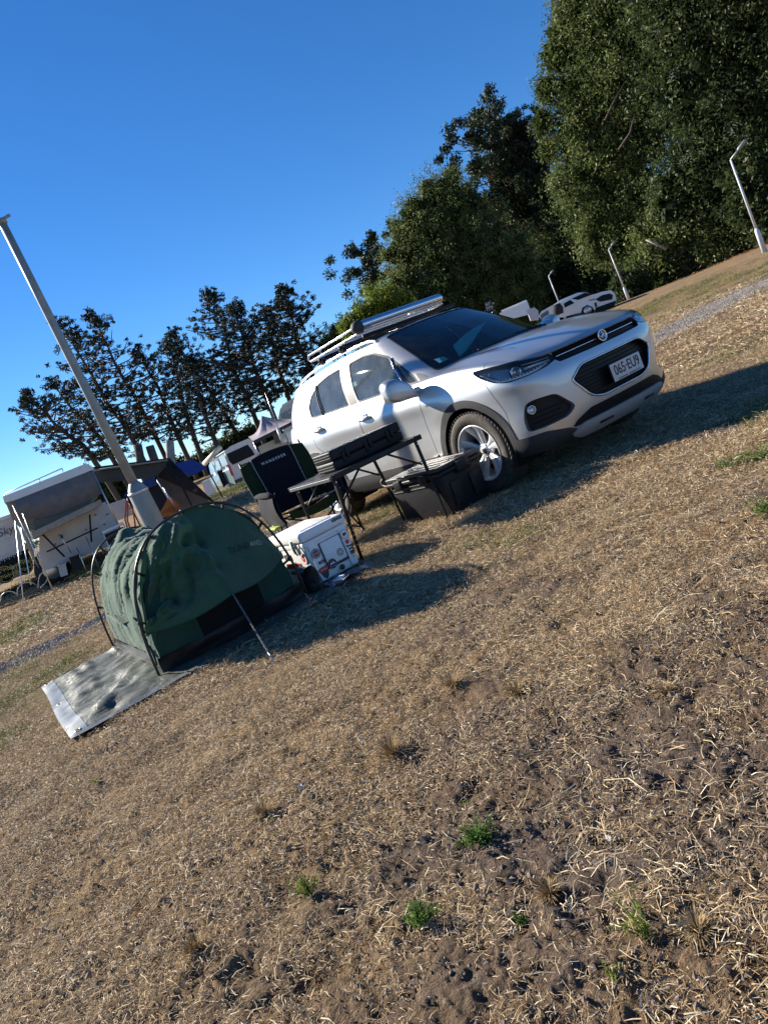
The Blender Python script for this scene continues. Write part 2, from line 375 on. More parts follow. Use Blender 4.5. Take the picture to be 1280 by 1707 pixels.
def scatter(name, coll_objs, pts, rotz, scl, idx):
    """one 'stuff' object: a point cloud mesh whose geometry nodes put a clump on every point"""
    c = bpy.data.collections.new(name+'_kinds')
    for o in coll_objs: c.objects.link(o)
    me = bpy.data.meshes.new(name); me.vertices.add(len(pts)); me.vertices.foreach_set('co', np.asarray(pts, np.float32).ravel())
    a = me.attributes.new('rz', 'FLOAT_VECTOR', 'POINT'); a.data.foreach_set('vector', np.asarray(rotz, np.float32).ravel())
    a = me.attributes.new('sc', 'FLOAT', 'POINT'); a.data.foreach_set('value', np.asarray(scl, np.float32))
    a = me.attributes.new('ix', 'INT', 'POINT'); a.data.foreach_set('value', np.asarray(idx, np.int32))
    o = bpy.data.objects.new(name, me); COL.objects.link(o); o['kind'] = 'stuff'
    ng = bpy.data.node_groups.new(name, 'GeometryNodeTree'); ng.interface.new_socket('Geometry', in_out='INPUT', socket_type='NodeSocketGeometry'); ng.interface.new_socket('Geometry', in_out='OUTPUT', socket_type='NodeSocketGeometry')
    N = ng.nodes; L = ng.links; gi = N.new('NodeGroupInput'); go = N.new('NodeGroupOutput'); ip = N.new('GeometryNodeInstanceOnPoints'); ci = N.new('GeometryNodeCollectionInfo')
    ci.inputs['Collection'].default_value = c; ci.inputs['Separate Children'].default_value = True; ci.inputs['Reset Children'].default_value = True
    def na(nm, ty):
        x = N.new('GeometryNodeInputNamedAttribute'); x.data_type = ty; x.inputs['Name'].default_value = nm; return x.outputs['Attribute']
    L.new(gi.outputs[0], ip.inputs['Points']); L.new(ci.outputs[0], ip.inputs['Instance']); ip.inputs['Pick Instance'].default_value = True
    L.new(na('ix', 'INT'), ip.inputs['Instance Index']); L.new(na('rz', 'FLOAT_VECTOR'), ip.inputs['Rotation']); L.new(na('sc', 'FLOAT'), ip.inputs['Scale']); L.new(ip.outputs[0], go.inputs[0])
    md = o.modifiers.new('scatter', 'NODES'); md.node_group = ng
    return o
rs = np.random.RandomState(3)
FA, FSPAN = YAW, R_(44)
def sector(r0, r1, per_m2, dens=None):
    area = FSPAN*(r1*r1-r0*r0); N = int(area*per_m2); r = np.sqrt(rs.uniform(r0*r0, r1*r1, N)); a = FA+rs.uniform(-FSPAN, FSPAN, N)
    x = CAM_POS[0]+r*np.cos(a); y = CAM_POS[1]+r*np.sin(a)
    keep = np.ones(N, bool)
    if dens is not None: keep = rs.rand(N) < dens(x, y)
    keep &= ~((x > -1.9) & (x < .2) & (y > -4.45) & (y < -2.65))       # the ground sheet and the swag
    keep &= ~((x > -.66) & (x < -.06) & (y > -2.56) & (y < -2.18)); keep &= ~((x > -.6) & (x < .0) & (y > -1.28) & (y < -1.0))
    keep &= rs.rand(N) > track_mask(x, y)*.97
    return x[keep], y[keep]
def place(name, objs, x, y, smin, smax, zoff=0.0, tilt=.08):
    z = terrain(x, y)+relief(x, y)+zoff; N = len(x)
    ro = np.stack([rs.normal(0, tilt, N), rs.normal(0, tilt, N), rs.rand(N)*6.283], -1)
    return scatter(name, objs, np.stack([x, y, z], -1), ro, rs.uniform(smin, smax, N), rs.randint(0, len(objs), N))
thin = lambda x, y: np.clip(1.08-soil_w(x, y)*1.0, .10, 1)
near_k = [clump_mesh('straw_clump', 120, .09, .008, .030, .0008, .0024, .42, 10+k, STRAW) for k in range(6)]
x, y = sector(.75, 4.2, 300, thin); place('straw_litter', near_k, x, y, .7, 1.25)
mid_k = [clump_mesh('straw_mat', 110, .15, .014, .042, .0015, .0032, .50, 30+k, STRAW, .012) for k in range(6)]
x, y = sector(4.0, 9.5, 130, lambda x, y: np.clip(1.15-soil_w(x, y)*.8, .2, 1)*(1-.75*green_w(x, y))); place('short_dry_grass', mid_k, x, y, .8, 1.3)
far_k = [clump_mesh('dry_turf', 120, .35, .03, .08, .005, .011, .35, 50+k, STRAW, .015) for k in range(5)]
x, y = sector(9.3, 24, 14, lambda x, y: 1-.8*green_w(x, y)); place('far_dry_grass', far_k, x, y, .8, 1.4)
# long straws and tangled stems, mostly at the lower right
long_k = [clump_mesh('long_straw', 20, .13, .025, .085, .0012, .0030, .18, 70+k, STRAW, .012, .12) for k in range(6)]
x, y = sector(.75, 4.8, 28, lambda x, y: np.clip((fbm(x*1.6+8, y*1.6, 3)-.42)*5, .10, 1)); place('long_straw', long_k, x, y, .7, 1.2)
tang_k = [clump_mesh('pale_tangle', 26, .07, .018, .050, .0010, .0028, .34, 170+k, STRAW, .014, .10) for k in range(5)]
def knot(x, y):
    w = 0
    for cx, cy, r, s_ in ((3.70, -3.86, .19, 1), (3.13, -4.25, .07, .8), (2.84, -2.97, .16, .8), (2.53, -4.5, .07, .7), (3.90, -3.98, .14, .8), (3.0, -2.82, .10, .7), (2.2, -2.3, .14, .5), (3.55, -3.55, .12, .6), (2.75, -3.9, .08, .5), (3.3, -3.3, .12, .4)): w = np.maximum(w, s_*np.clip(1.35-np.hypot(x-cx, y-cy)/r, 0, 1))
    return w
x, y = sector(.8, 4.0, 170, knot); place('pale_straw_tangle', tang_k, x, y, .7, 1.3, .006, .2)
soil_k = []
for k in range(4):     # crumbs of earth
    rr = random.Random(200+k); vs = []; fs = []
    for q in range(60):
        cx, cy = rr.uniform(-.12, .12), rr.uniform(-.12, .12); s_ = rr.uniform(.0015, .0045)*(1 if rr.random() < .9 else 2.0); o8 = len(vs)
        for (a_, b_, c_) in ((1, 0, 0), (-1, 0, 0), (0, 1, 0), (0, -1, 0), (0, 0, .8), (0, 0, -.5)):
            f_ = s_*rr.uniform(.7, 1.3); vs.append((cx+a_*f_+rr.uniform(-.3, .3)*s_, cy+b_*f_+rr.uniform(-.3, .3)*s_, c_*f_+s_*.3))
        fs += [tuple(i_+o8 for i_ in t_) for t_ in ((0, 2, 4), (2, 1, 4), (1, 3, 4), (3, 0, 4), (2, 0, 5), (1, 2, 5), (3, 1, 5), (0, 3, 5))]
    me_ = bpy.data.meshes.new('earth_crumbs'); me_.from_pydata(vs, [], fs); me_.materials.append(mat('earth', (.20, .150, .115), .95, noise=.45, nscale=60)); soil_k.append(bpy.data.objects.new('earth_crumbs', me_))
x, y = sector(.75, 4.5, 70, lambda x, y: .25+.75*soil_w(x, y)); place('earth_crumbs', soil_k, x, y, .7, 1.5)
grv_k = []
for k in range(4):
    rr = random.Random(300+k); vs = []; fs = []
    for q in range(40):
        cx, cy = rr.uniform(-.14, .14), rr.uniform(-.14, .14); s_ = rr.uniform(.006, .017); o8 = len(vs)
        for (a_, b_, c_) in ((1, 0, 0), (-1, 0, 0), (0, 1, 0), (0, -1, 0), (0, 0, .8), (0, 0, -.5)):
            f_ = s_*rr.uniform(.6, 1.3); vs.append((cx+a_*f_, cy+b_*f_, c_*f_))
        fs += [tuple(i_+o8 for i_ in t_) for t_ in ((0, 2, 4), (2, 1, 4), (1, 3, 4), (3, 0, 4), (2, 0, 5), (1, 2, 5), (3, 1, 5), (0, 3, 5))]
    me_ = bpy.data.meshes.new('gravel'); me_.from_pydata(vs, [], fs); me_.materials.append(mat('gravel_stone', (.40, .35, .30), .9, col2=(.24, .205, .17), nscale=25)); grv_k.append(bpy.data.objects.new('gravel', me_))
N = 9000; y = rs.uniform(-9, 14, N); x = np.interp(y, [-14, -5, -1, 4, 8, 11, 14], [-3.2, -4.1, -4.45, -4.7, -4.9, -5.1, -5.4])+rs.uniform(-1.6, 1.6, N)
k_ = rs.rand(N) < track_mask(x, y)*.9+.0; place('track_gravel', grv_k, x[k_], y[k_], .8, 1.3)
# greener blades where the turf is still alive
grn_k = [clump_mesh('green_blades', 90, .16, .02, .055, .002, .005, .9, 90+k, STRAWG, .01) for k in range(4)]
x, y = sector(3.0, 12, 75, lambda x, y: np.clip(green_w(x, y)*1.3, 0, 1)); place('short_green_grass', grn_k, x, y, .7, 1.2)
x, y = sector(12, 34, 14, lambda x, y: np.clip(green_w(x, y)*1.2, 0, 1)); place('far_green_grass', grn_k, x, y, 2.0, 3.2)
# bushes of leaf litter under the trees at the right
lf_k = [clump_mesh('fallen_leaves', 60, .5, .05, .11, .03, .06, .3, 120+k, vcol_mat('fallen_leaf', [(0, (.12, .055, .02)), (.5, (.30, .15, .06)), (1, (.45, .28, .13))], .8), .03) for k in range(3)]
N = 500; t_ = rs.rand(N); x = -32+12*t_+rs.normal(0, 1.2, N); y = 43.5+5*t_+rs.normal(0, 1.6, N); place('fallen_leaves', lf_k, x, y, .8, 1.3)
# ------------------------------------------------------------------ the silver SUV
PAINT = mat('silver_paint', (.50, .505, .51), .38, .76, coat=.9, noise=.015, nscale=400)
def _flake(m):
    nt = m.node_tree; n = nt.nodes; l = nt.links; b = n['Principled BSDF']
    t = n.new('ShaderNodeTexNoise'); t.inputs['Scale'].default_value = 3.0; t.inputs['Detail'].default_value = 8; tc = n.new('ShaderNodeTexCoord'); l.new(tc.outputs['Object'], t.inputs['Vector'])
    mr = n.new('ShaderNodeMapRange'); mr.inputs['To Min'].default_value = .38; mr.inputs['To Max'].default_value = .46; l.new(t.outputs['Fac'], mr.inputs['Value']); l.new(mr.outputs['Result'], b.inputs['Roughness'])
_flake(PAINT)
BLACKP = mat('black_trim', (.010, .010, .012), .5, noise=.2, nscale=60, spec=.25)
GREYP = mat('grey_cladding', (.040, .041, .044), .62, spec=.3, noise=.25, nscale=50, bump=.15, bscale=500)
RUB = mat('tyre_rubber', (.030, .027, .024), .8, noise=.35, nscale=30, col2=(.075, .062, .05), bump=.2, bscale=300)
CHROME = mat('chrome', (.85, .86, .88), .08, 1.0)
ALLOY = mat('alloy', (.74, .75, .77), .34, .45, coat=.4)
DARKIN = mat('interior_dark', (.022, .022, .024), .85, noise=.2)
SEATM = mat('seat_fabric', (.04, .04, .043), .9, noise=.2)
GLASSW = glass_mat('windscreen_glass', (.78, .97, .92), .95, .015, .35, dust_sheen=.06)
GLASSS = glass_mat('side_glass', (.80, .90, .90), .90, .015, 1.1, dust_sheen=.30)  # film set high: pale reflected sky is painted into these panes
LENSM = glass_mat('lamp_lens', (.98, .99, 1), .97, .01, .4, dust_sheen=.04)
SEAL = mat('window_seal', (.02, .02, .02), .6)

class Surf:
    """control grid [rows][stations] -> fine grid, spline in both directions; also keeps (u,v) per vertex"""
    def __init__(s, ctrl, ns, nr):
        g = [spl(row, ns) for row in ctrl]                  # along stations
        cols = list(zip(*g)); fine = [spl(c, nr) for c in cols]   # along rows -> fine[col][row]
        s.G = np.array(fine).transpose(1, 0, 2); s.nr, s.nc = s.G.shape[:2]
        s.ns, s.nrr = ns, nr
    def eval(s, u, v):
        """u in stations, v in rows"""
        x = min(max(u*s.ns, 0), s.nc-1.001); y = min(max(v*s.nrr, 0), s.nr-1.001); i, j = int(y), int(x); a, b = y-i, x-j
        G = s.G; return (G[i, j]*(1-a)*(1-b)+G[i, j+1]*(1-a)*b+G[i+1, j]*a*(1-b)+G[i+1, j+1]*a*b)
    def mesh(s):
        V = [tuple(p) for p in s.G.reshape(-1, 3)]; nc = s.nc
        F = [(i*nc+j, i*nc+j+1, (i+1)*nc+j+1, (i+1)*nc+j) for i in range(s.nr-1) for j in range(nc-1)]
        UV = [(j/s.ns, i/s.nrr) for i in range(s.nr) for j in range(nc)]
        return V, F, UV
def clip(M, fld):
    """keep the side of the mesh where fld > 0, cutting faces cleanly. M = (V, F, UV)"""
    V, F, UV = M; val = [fld(V[i], UV[i]) for i in range(len(V))]; nv, nf, nuv, mp, ep = [], [], [], {}, {}
    def gv(i):
        if i not in mp: mp[i] = len(nv); nv.append(V[i]); nuv.append(UV[i])
        return mp[i]
    def ge(i, j):
        k = (i, j) if i < j else (j, i)
        if k not in ep:
            a, b = k; t = val[a]/(val[a]-val[b]); ep[k] = len(nv)
            nv.append(tuple(V[a][q]+t*(V[b][q]-V[a][q]) for q in range(3))); nuv.append(tuple(UV[a][q]+t*(UV[b][q]-UV[a][q]) for q in range(2)))
        return ep[k]
    for f in F:
        s = [val[i] > 0 for i in f]
        if all(s): nf.append(tuple(gv(i) for i in f)); continue
        if not any(s): continue
        o = []
        for a in range(len(f)):
            i, j = f[a], f[(a+1) % len(f)]
            if s[a]: o.append(gv(i))
            if s[a] != s[(a+1) % len(f)]: o.append(ge(i, j))
        if len(o) >= 3: nf.append(tuple(o))
    return nv, nf, nuv
def sdf(poly):
    """signed distance to a 2D polygon, positive inside"""
    P = np.array(poly, float); Q = np.roll(P, -1, 0)
    def f(x, y):
        p = np.array([x, y]); e = Q-P; w = p-P; t = np.clip((w*e).sum(1)/(e*e).sum(1), 0, 1); d = np.sqrt(((w-e*t[:, None])**2).sum(1)).min()
        c = ((P[:, 1] > y) != (Q[:, 1] > y)) & (x < (Q[:, 0]-P[:, 0])*(y-P[:, 1])/(Q[:, 1]-P[:, 1]+1e-12)+P[:, 0])
        return d if c.sum() % 2 else -d
    return f
def rounded(poly, k=4): return [tuple(p) for p in spl([np.array(p) for p in poly], k, True)]
def chamf(poly, r, n=4):
    """round polygon corners by radius-like cut r"""
    out = []; m = len(poly)
    for i in range(m):
        a, b, c = (np.array(poly[i-1], float), np.array(poly[i], float), np.array(poly[(i+1) % m], float))
        d1 = a-b; d2 = c-b; l1, l2 = np.linalg.norm(d1), np.linalg.norm(d2); rr = min(r, .45*l1, .45*l2); p, q = b+d1/l1*rr, b+d2/l2*rr
        for k in range(n+1): t = k/n; out.append(tuple((1-t)**2*p+2*t*(1-t)*b+t*t*q))
    return out
def put(M, name, m, parent, both=True, off=0.0, thick=0.0, smooth=True, label=None):
    """mesh object from clipped surface; y mirrored copy joined in; pushed along its normal by off, given depth by thick"""
    V, F, UV = M
    if not F: return None
    bm = bmesh.new(); bv = [bm.verts.new(v) for v in V]
    for f in F:
        try: bm.faces.new([bv[i] for i in f])
        except ValueError: pass
    bmesh.ops.remove_doubles(bm, verts=bm.verts, dist=2e-4); bmesh.ops.dissolve_degenerate(bm, dist=1e-5, edges=bm.edges)
    if off or thick:
        bm.normal_update()
        # outward = away from the car's core
        for v in bm.verts:
            nn = v.normal.copy(); core = Vector((min(max(v.co.x, -2.7), .2), 0, min(v.co.z, .75)))
            if nn.dot(v.co-core) < 0: nn = -nn
            v.co += nn*off
    if thick:
        r = bmesh.ops.extrude_face_region(bm, geom=list(bm.faces)); nvs = [g for g in r['geom'] if isinstance(g, bmesh.types.BMVert)]
        bm.normal_update()
        for v in nvs:
            nn = v.normal.copy(); core = Vector((min(max(v.co.x, -2.7), .2), 0, min(v.co.z, .75)))
            if nn.dot(v.co-core) < 0: nn = -nn
            v.co -= nn*thick
    if both:
        g = bmesh.ops.duplicate(bm, geom=list(bm.verts)+list(bm.edges)+list(bm.faces)); vs = [x for x in g['geom'] if isinstance(x, bmesh.types.BMVert)]
        for v in vs: v.co.y = -v.co.y
        fs = [x for x in g['geom'] if isinstance(x, bmesh.types.BMFace)]; bmesh.ops.reverse_faces(bm, faces=fs)
        mid = [v for v in bm.verts if abs(v.co.y) < 1.5e-3]
        if mid: bmesh.ops.remove_doubles(bm, verts=mid, dist=2e-3)
    for f in bm.faces: f.smooth = smooth
    bmesh.ops.recalc_face_normals(bm, faces=bm.faces)
    for e in bm.edges:
        if len(e.link_faces) == 2 and e.calc_face_angle(0) > R_(42): e.smooth = False
    me = bpy.data.meshes.new(name); bm.to_mesh(me); bm.free(); me.materials.append(m)
    o = bpy.data.objects.new(name, me); COL.objects.link(o); o.parent = parent
    if label: o['label'] = label
    return o
def flipy(M): V, F, UV = M; return [(x, -y, z) for x, y, z in V], [tuple(reversed(f)) for f in F], UV

car = thing('suv', 'silver compact SUV with a roof rack parked on the dry grass', 'car', (0, 0, 0))
# ---- lower body wrap (half, y>0)
OUT = [(.858, 0), (.85, .22), (.822, .43), (.765, .61), (.665, .765), (.50, .845), (.25, .872), (-.1, .875), (-.5, .868), (-1.0, .868), (-1.5, .870), (-2.0, .876), (-2.4, .885), (-2.75, .872), (-3.02, .83), (-3.21, .74), (-3.33, .55), (-3.385, .25), (-3.395, 0)]
ZT = [.885, .885, .885, .890, .915, .950, 1.00, 1.040, 1.060, 1.075, 1.09, 1.105, 1.115, 1.125, 1.13, 1.13, 1.13, 1.13, 1.13]
ZB = [.205, .205, .21, .215, .22, .225, .23, .235, .24, .245, .25, .255, .26, .27, .30, .32, .33, .33, .33]
ROWS = [(0, .13, .06), (.09, .05, .020), (.22, .018, .010), (.36, .004, .009), (.50, .0, .009), (.64, .002, .004), (.765, .012, -.005), (.87, .035, .012), (.94, .055, .033), (.98, .075, .050), (1.0, .10, .075), (1.012, .15, .135)]
def nrm2(i):
    a, b = np.array(OUT[max(i-1, 0)]), np.array(OUT[min(i+1, len(OUT)-1)]); t = b-a; n_ = np.array([t[1], -t[0]]); n_ = -n_ if n_@(np.array(OUT[i])-np.array([-1.2, 0])) < 0 else n_; return n_/np.linalg.norm(n_)
ctrl = []
for fr_, nose, side in ROWS:
    row = []
    for i, (x_, y_) in enumerate(OUT):
        w = np.interp(i, [0, 3, 5, 13, 16, 18], [0, .15, 1, 1, .2, 0]); k = nose*(1-w)+side*w; nn = nrm2(i) if 0 < i < 18 else np.array([1, 0] if i == 0 else [-1, 0])
        p = np.array([x_, y_])-nn*k; z_ = ZB[i]+(ZT[i]-ZB[i])*fr_
        # arch flares
        for ax in (0.0, -2.555):
            r = math.hypot(x_-ax, z_-.345)
            if 4 < i < 15: p = p+nn*.020*math.exp(-((r-.42)/.10)**2)
        row.append((p[0], p[1] if i not in (0, 18) else 0.0, z_))
    ctrl.append(row)
body = Surf(ctrl, 12, 6)
SLEN = np.concatenate([[0], np.cumsum([math.hypot(OUT[i+1][0]-OUT[i][0], OUT[i+1][1]-OUT[i][1]) for i in range(18)])])
def s_of(uv): return float(np.interp(uv[0], range(19), SLEN))
def at_sz(s_, z_, off=0.0):
    """point on the lower body at outline distance s (negative = other side) and height z"""
    sg = -1 if s_ < 0 else 1; u = float(np.interp(abs(s_), SLEN, range(19))); lo, hi = 0.0, 11.0
    for _ in range(30):
        m_ = (lo+hi)/2
        if body.eval(u, m_)[2] < z_: lo = m_
        else: hi = m_
    p = body.eval(u, lo); 
    if off:
        a = body.eval(u+.05, lo)-body.eval(max(u-.05, 0), lo); b_ = body.eval(u, min(lo+.1, 11))-body.eval(u, max(lo-.1, 0)); nn = np.cross(a, b_); nn /= (np.linalg.norm(nn)+1e-9)
        if nn@(p-np.array([min(max(p[0], -2.7), .2), 0, .6])) < 0: nn = -nn
        p = p+nn*off
    return Vector((p[0], p[1]*sg, p[2]))
def at_xz(x_, z_, off=0.0, sy=-1):
    """point on the right (y<0) flank at x, z"""
    lo, hi = 4.5, 14.5
    for _ in range(30):
        m_ = (lo+hi)/2; lo2, hi2 = 0.0, 11.0
        for _ in range(18):
            q_ = (lo2+hi2)/2
            if body.eval(m_, q_)[2] < z_: lo2 = q_
            else: hi2 = q_
        if body.eval(m_, lo2)[0] > x_: lo = m_
        else: hi = m_
    p = body.eval(lo, lo2); return Vector((p[0], sy*(p[1]+off), p[2]))
M = body.mesh()
# wheel openings
def arch(r): return lambda v, uv: min(math.hypot(v[0], v[2]-.35)-r, math.hypot(v[0]+2.555, v[2]-.35)-r) if 4 < uv[0] < 15.5 else 1
M = clip(M, arch(.385))
M0 = M
# black/grey cladding: arch lips, sills and bumper bottoms
def clad(v, uv):
    s_ = s_of(uv); a_ = min(math.hypot(v[0], v[2]-.35), math.hypot(v[0]+2.555, v[2]-.35))
    band = .447-a_ if 4 < uv[0] < 15.5 else -1
    zl = np.interp(s_, [0, .30, .50, .62, .80, 1.05, 1.3, 1.6, 5], [.20, .20, .26, .32, .362, .370, .375, .395, .42])
    return max(band, zl-v[2])
side_u = lambda uv: 3.2 < uv[0] < 16
put(clip(M, clad), 'cladding', GREYP, car, off=.006, thick=.012)
Mp = clip(M, lambda v, uv: -clad(v, uv))
# front openings, (s, z)
HEX = chamf([(-.36, .715), (.36, .715), (.475, .64), (.465, .61), (.36, .47), (.25, .435), (-.25, .435), (-.36, .47), (-.465, .61), (-.475, .64)], .05)
SLOT = [(-.50, .795), (-.2, .79), (.2, .79), (.50, .795), (.545, .84), (.50, .885), (.2, .90), (-.2, .90), (-.50, .885), (-.545, .84)]
STRIP = chamf([(-.40, .395), (.40, .395), (.55, .345), (.60, .305), (-.60, .305), (-.55, .345)], .03)
SKID = chamf([(-.50, .315), (.50, .315), (.62, .26), (.50, .215), (-.50, .215), (-.62, .26)], .03)
FOG = chamf([(.885, .600), (.80, .612), (.64, .595), (.515, .455), (.60, .405), (.80, .395), (.935, .40), (.93, .5)], .035)
LAMP = chamf([(.515, .825), (.535, .875), (.62, .898), (.80, .918), (1.0, .938), (1.18, .958), (1.265, .965), (1.19, .90), (1.07, .835), (.93, .795), (.78, .79), (.62, .80)], .03)
fh, fs_, fst, fsk, ff, fl_ = [sdf(p) for p in (HEX, SLOT, STRIP, SKID, FOG, LAMP)]
def fld(f, sgn=1, grow=0.0): return lambda v, uv: sgn*(f(s_of(uv), v[2])+grow) if uv[0] < 8 else -sgn
def cutout(Min, f, g=.0): return clip(Min, fld(f, -1, g))
hexM = clip(M0, fld(fh)); 
for f in (fh, fs_, ff, fl_): Mp = cutout(Mp, f, .002)
GRILLE = mat('grille_black', (.006, .006, .007), .45, spec=.25)
CHR2 = mat('satin_chrome', (.62, .63, .65), .22, .9)
put(hexM, 'grille', GRILLE, car, off=-.045)
put(clip(M0, fld(fs_)), 'upper_grille', GRILLE, car, off=-.03)
put(clip(M0, lambda v, uv: fst(s_of(uv), v[2]) if uv[0] < 8 else -1), 'lower_intake', GRILLE, car, off=.002)
put(clip(M0, lambda v, uv: fsk(s_of(uv), v[2]) if uv[0] < 8 else -1), 'skid_plate', mat('skid_silver', (.42, .42, .42), .5, .4), car, off=.020, thick=.02)
for sg in (1, -1):
    q_ = clip(M0, fld(ff)); q_ = q_ if sg > 0 else flipy(q_); put(q_, 'fog_lamp_recess', BLACKP, car, both=False, off=-.05)
def ring(poly, name, m, par, r=.006, off=.0, sy=1, n=6, closed=True):
    P = []
    for i in range(len(poly)):
        a, b_ = np.array(poly[i]), np.array(poly[(i+1) % len(poly)])
        for k in range(2):
            p = a+(b_-a)*k/2; P.append(at_sz(sy*p[0], p[1], off) if p[0] >= 0 or sy > 0 else at_sz(-sy*abs(p[0]), p[1], off))
    mb = MB(); mb.tube(P, r, n, closed=closed); return mb.build(name, m, par, True)
ring(HEX, 'grille_surround', CHR2, car, .009, .001)
# walls of the openings
def wall(poly, depth, m, name, sy=1):
    P = [at_sz(sy*p[0], p[1], .0) for p in poly]; Q = [at_sz(sy*p[0], p[1], -depth) for p in poly]; n_ = len(P)
    MB().add(P+Q, [(i, (i+1) % n_, n_+(i+1) % n_, n_+i) for i in range(n_)]).build(name, m, car, True)
wall(HEX, .05, GRILLE, 'grille_wall'); wall(SLOT, .035, BLACKP, 'upper_grille_wall')
for sy in (1, -1): wall(FOG, .055, PAINT, 'fog_lamp_wall', sy)
# grille bars
for k in range(9):
    z_ = .455+.0285*k; w_ = float(np.interp(z_, [.44, .47, .61, .64, .71], [.27, .355, .46, .47, .36]))
    MB().tube([at_sz(s_, z_, -.030) for s_ in np.linspace(-w_, w_, 18)], .0045, 5).build('grille_bar', BLACKP, car, True)
MB().tube([at_sz(s_, .842, -.012) for s_ in np.linspace(-.50, -.075, 14)], .0045, 6).build('grille_bar', CHROME, car, True, label='thin chrome bar in the upper grille')
MB().tube([at_sz(s_, .842, -.012) for s_ in np.linspace(.075, .50, 14)], .0045, 6).build('grille_bar', CHROME, car, True, label='thin chrome bar in the upper grille')
for z_ in (.812, .872): MB().tube([at_sz(s_, z_, -.022) for s_ in np.linspace(-.49, .49, 26)], .004, 5).build('grille_bar', BLACKP, car, True)
# round badge: ring, dark field and a stylised lion holding a ball
bc = at_sz(0, .842, .004); bx = bc.x
mb = MB(); mb.tube([(bx+.004, .047*math.cos(a), .842+.042*math.sin(a)) for a in np.linspace(0, 2*math.pi, 33)[:-1]], .0055, 8, closed=True)
mb.tube([(bx+.003, .038*math.cos(a), .842+.034*math.sin(a)) for a in np.linspace(0, 2*math.pi, 33)[:-1]], .0022, 6, closed=True)
emb = mb.build('badge', CHROME, car, True); MB().disc((bx-.004, 0, .842), (1, 0, 0), .046, 32, .006).build('badge_field', mat('badge_dark', (.06, .06, .065), .3, .6), emb, True)
mb = MB()
for pts_, r_ in (([(-.020, -.018), (-.014, -.004), (-.002, .006), (.010, .012), (.020, .008)], [.004, .0065, .008, .006, .003]), ([(.012, .012), (.006, .022), (-.006, .024), (-.016, .016)], [.004, .005, .0045, .002]), ([(-.002, .004), (.010, -.004), (.018, -.010)], [.005, .004, .003]), ([(-.016, -.008), (-.006, -.018), (.006, -.020)], [.005, .004, .003]), ([(-.020, -.014), (-.028, -.004), (-.026, .008)], [.003, .0025, .002])):
    mb.tube([(bx+.008, a_, .842+b_) for a_, b_ in pts_], r_, 6)
mb.lathe([(0.0005, -.008), (.006, -.005), (.008, 0), (.006, .005), (.0005, .008)], (bx+.008, .018, .830), (1, 0, 0), 12); mb.build('badge_emblem', CHROME, emb, True)
# number plate
PLATE = mat('plate_white', (.62, .61, .60), .45, noise=.06, nscale=90)
pt = MB(); pc = Vector((.875, .065, .552)); pt.box(pc, (.006, .372, .134), None, .004, 2); po = pt.build('number_plate', PLATE, car)
MB().box((.868, .065, .552), (.008, .392, .152), None, .006, 2).build('plate_frame', BLACKP, po)
PTXT = mat('plate_letters', (.035, .012, .018), .5)
fm = frame((.8795, .065, .560), (0, 1, 0), (0, 0, 1))
text_part('065\u00b7EU9', .098, fm @ Matrix.Diagonal((.93, 1.12, 1, 1)), PTXT, po, 'plate_lettering', .0007, 1.0, bold=.0012)
text_part('QUEENSLAND - SUNSHINE STATE', .0165, frame((.8795, .065, .497), (0, 1, 0), (0, 0, 1)), PTXT, po, 'plate_lettering', .0005, 1.15)
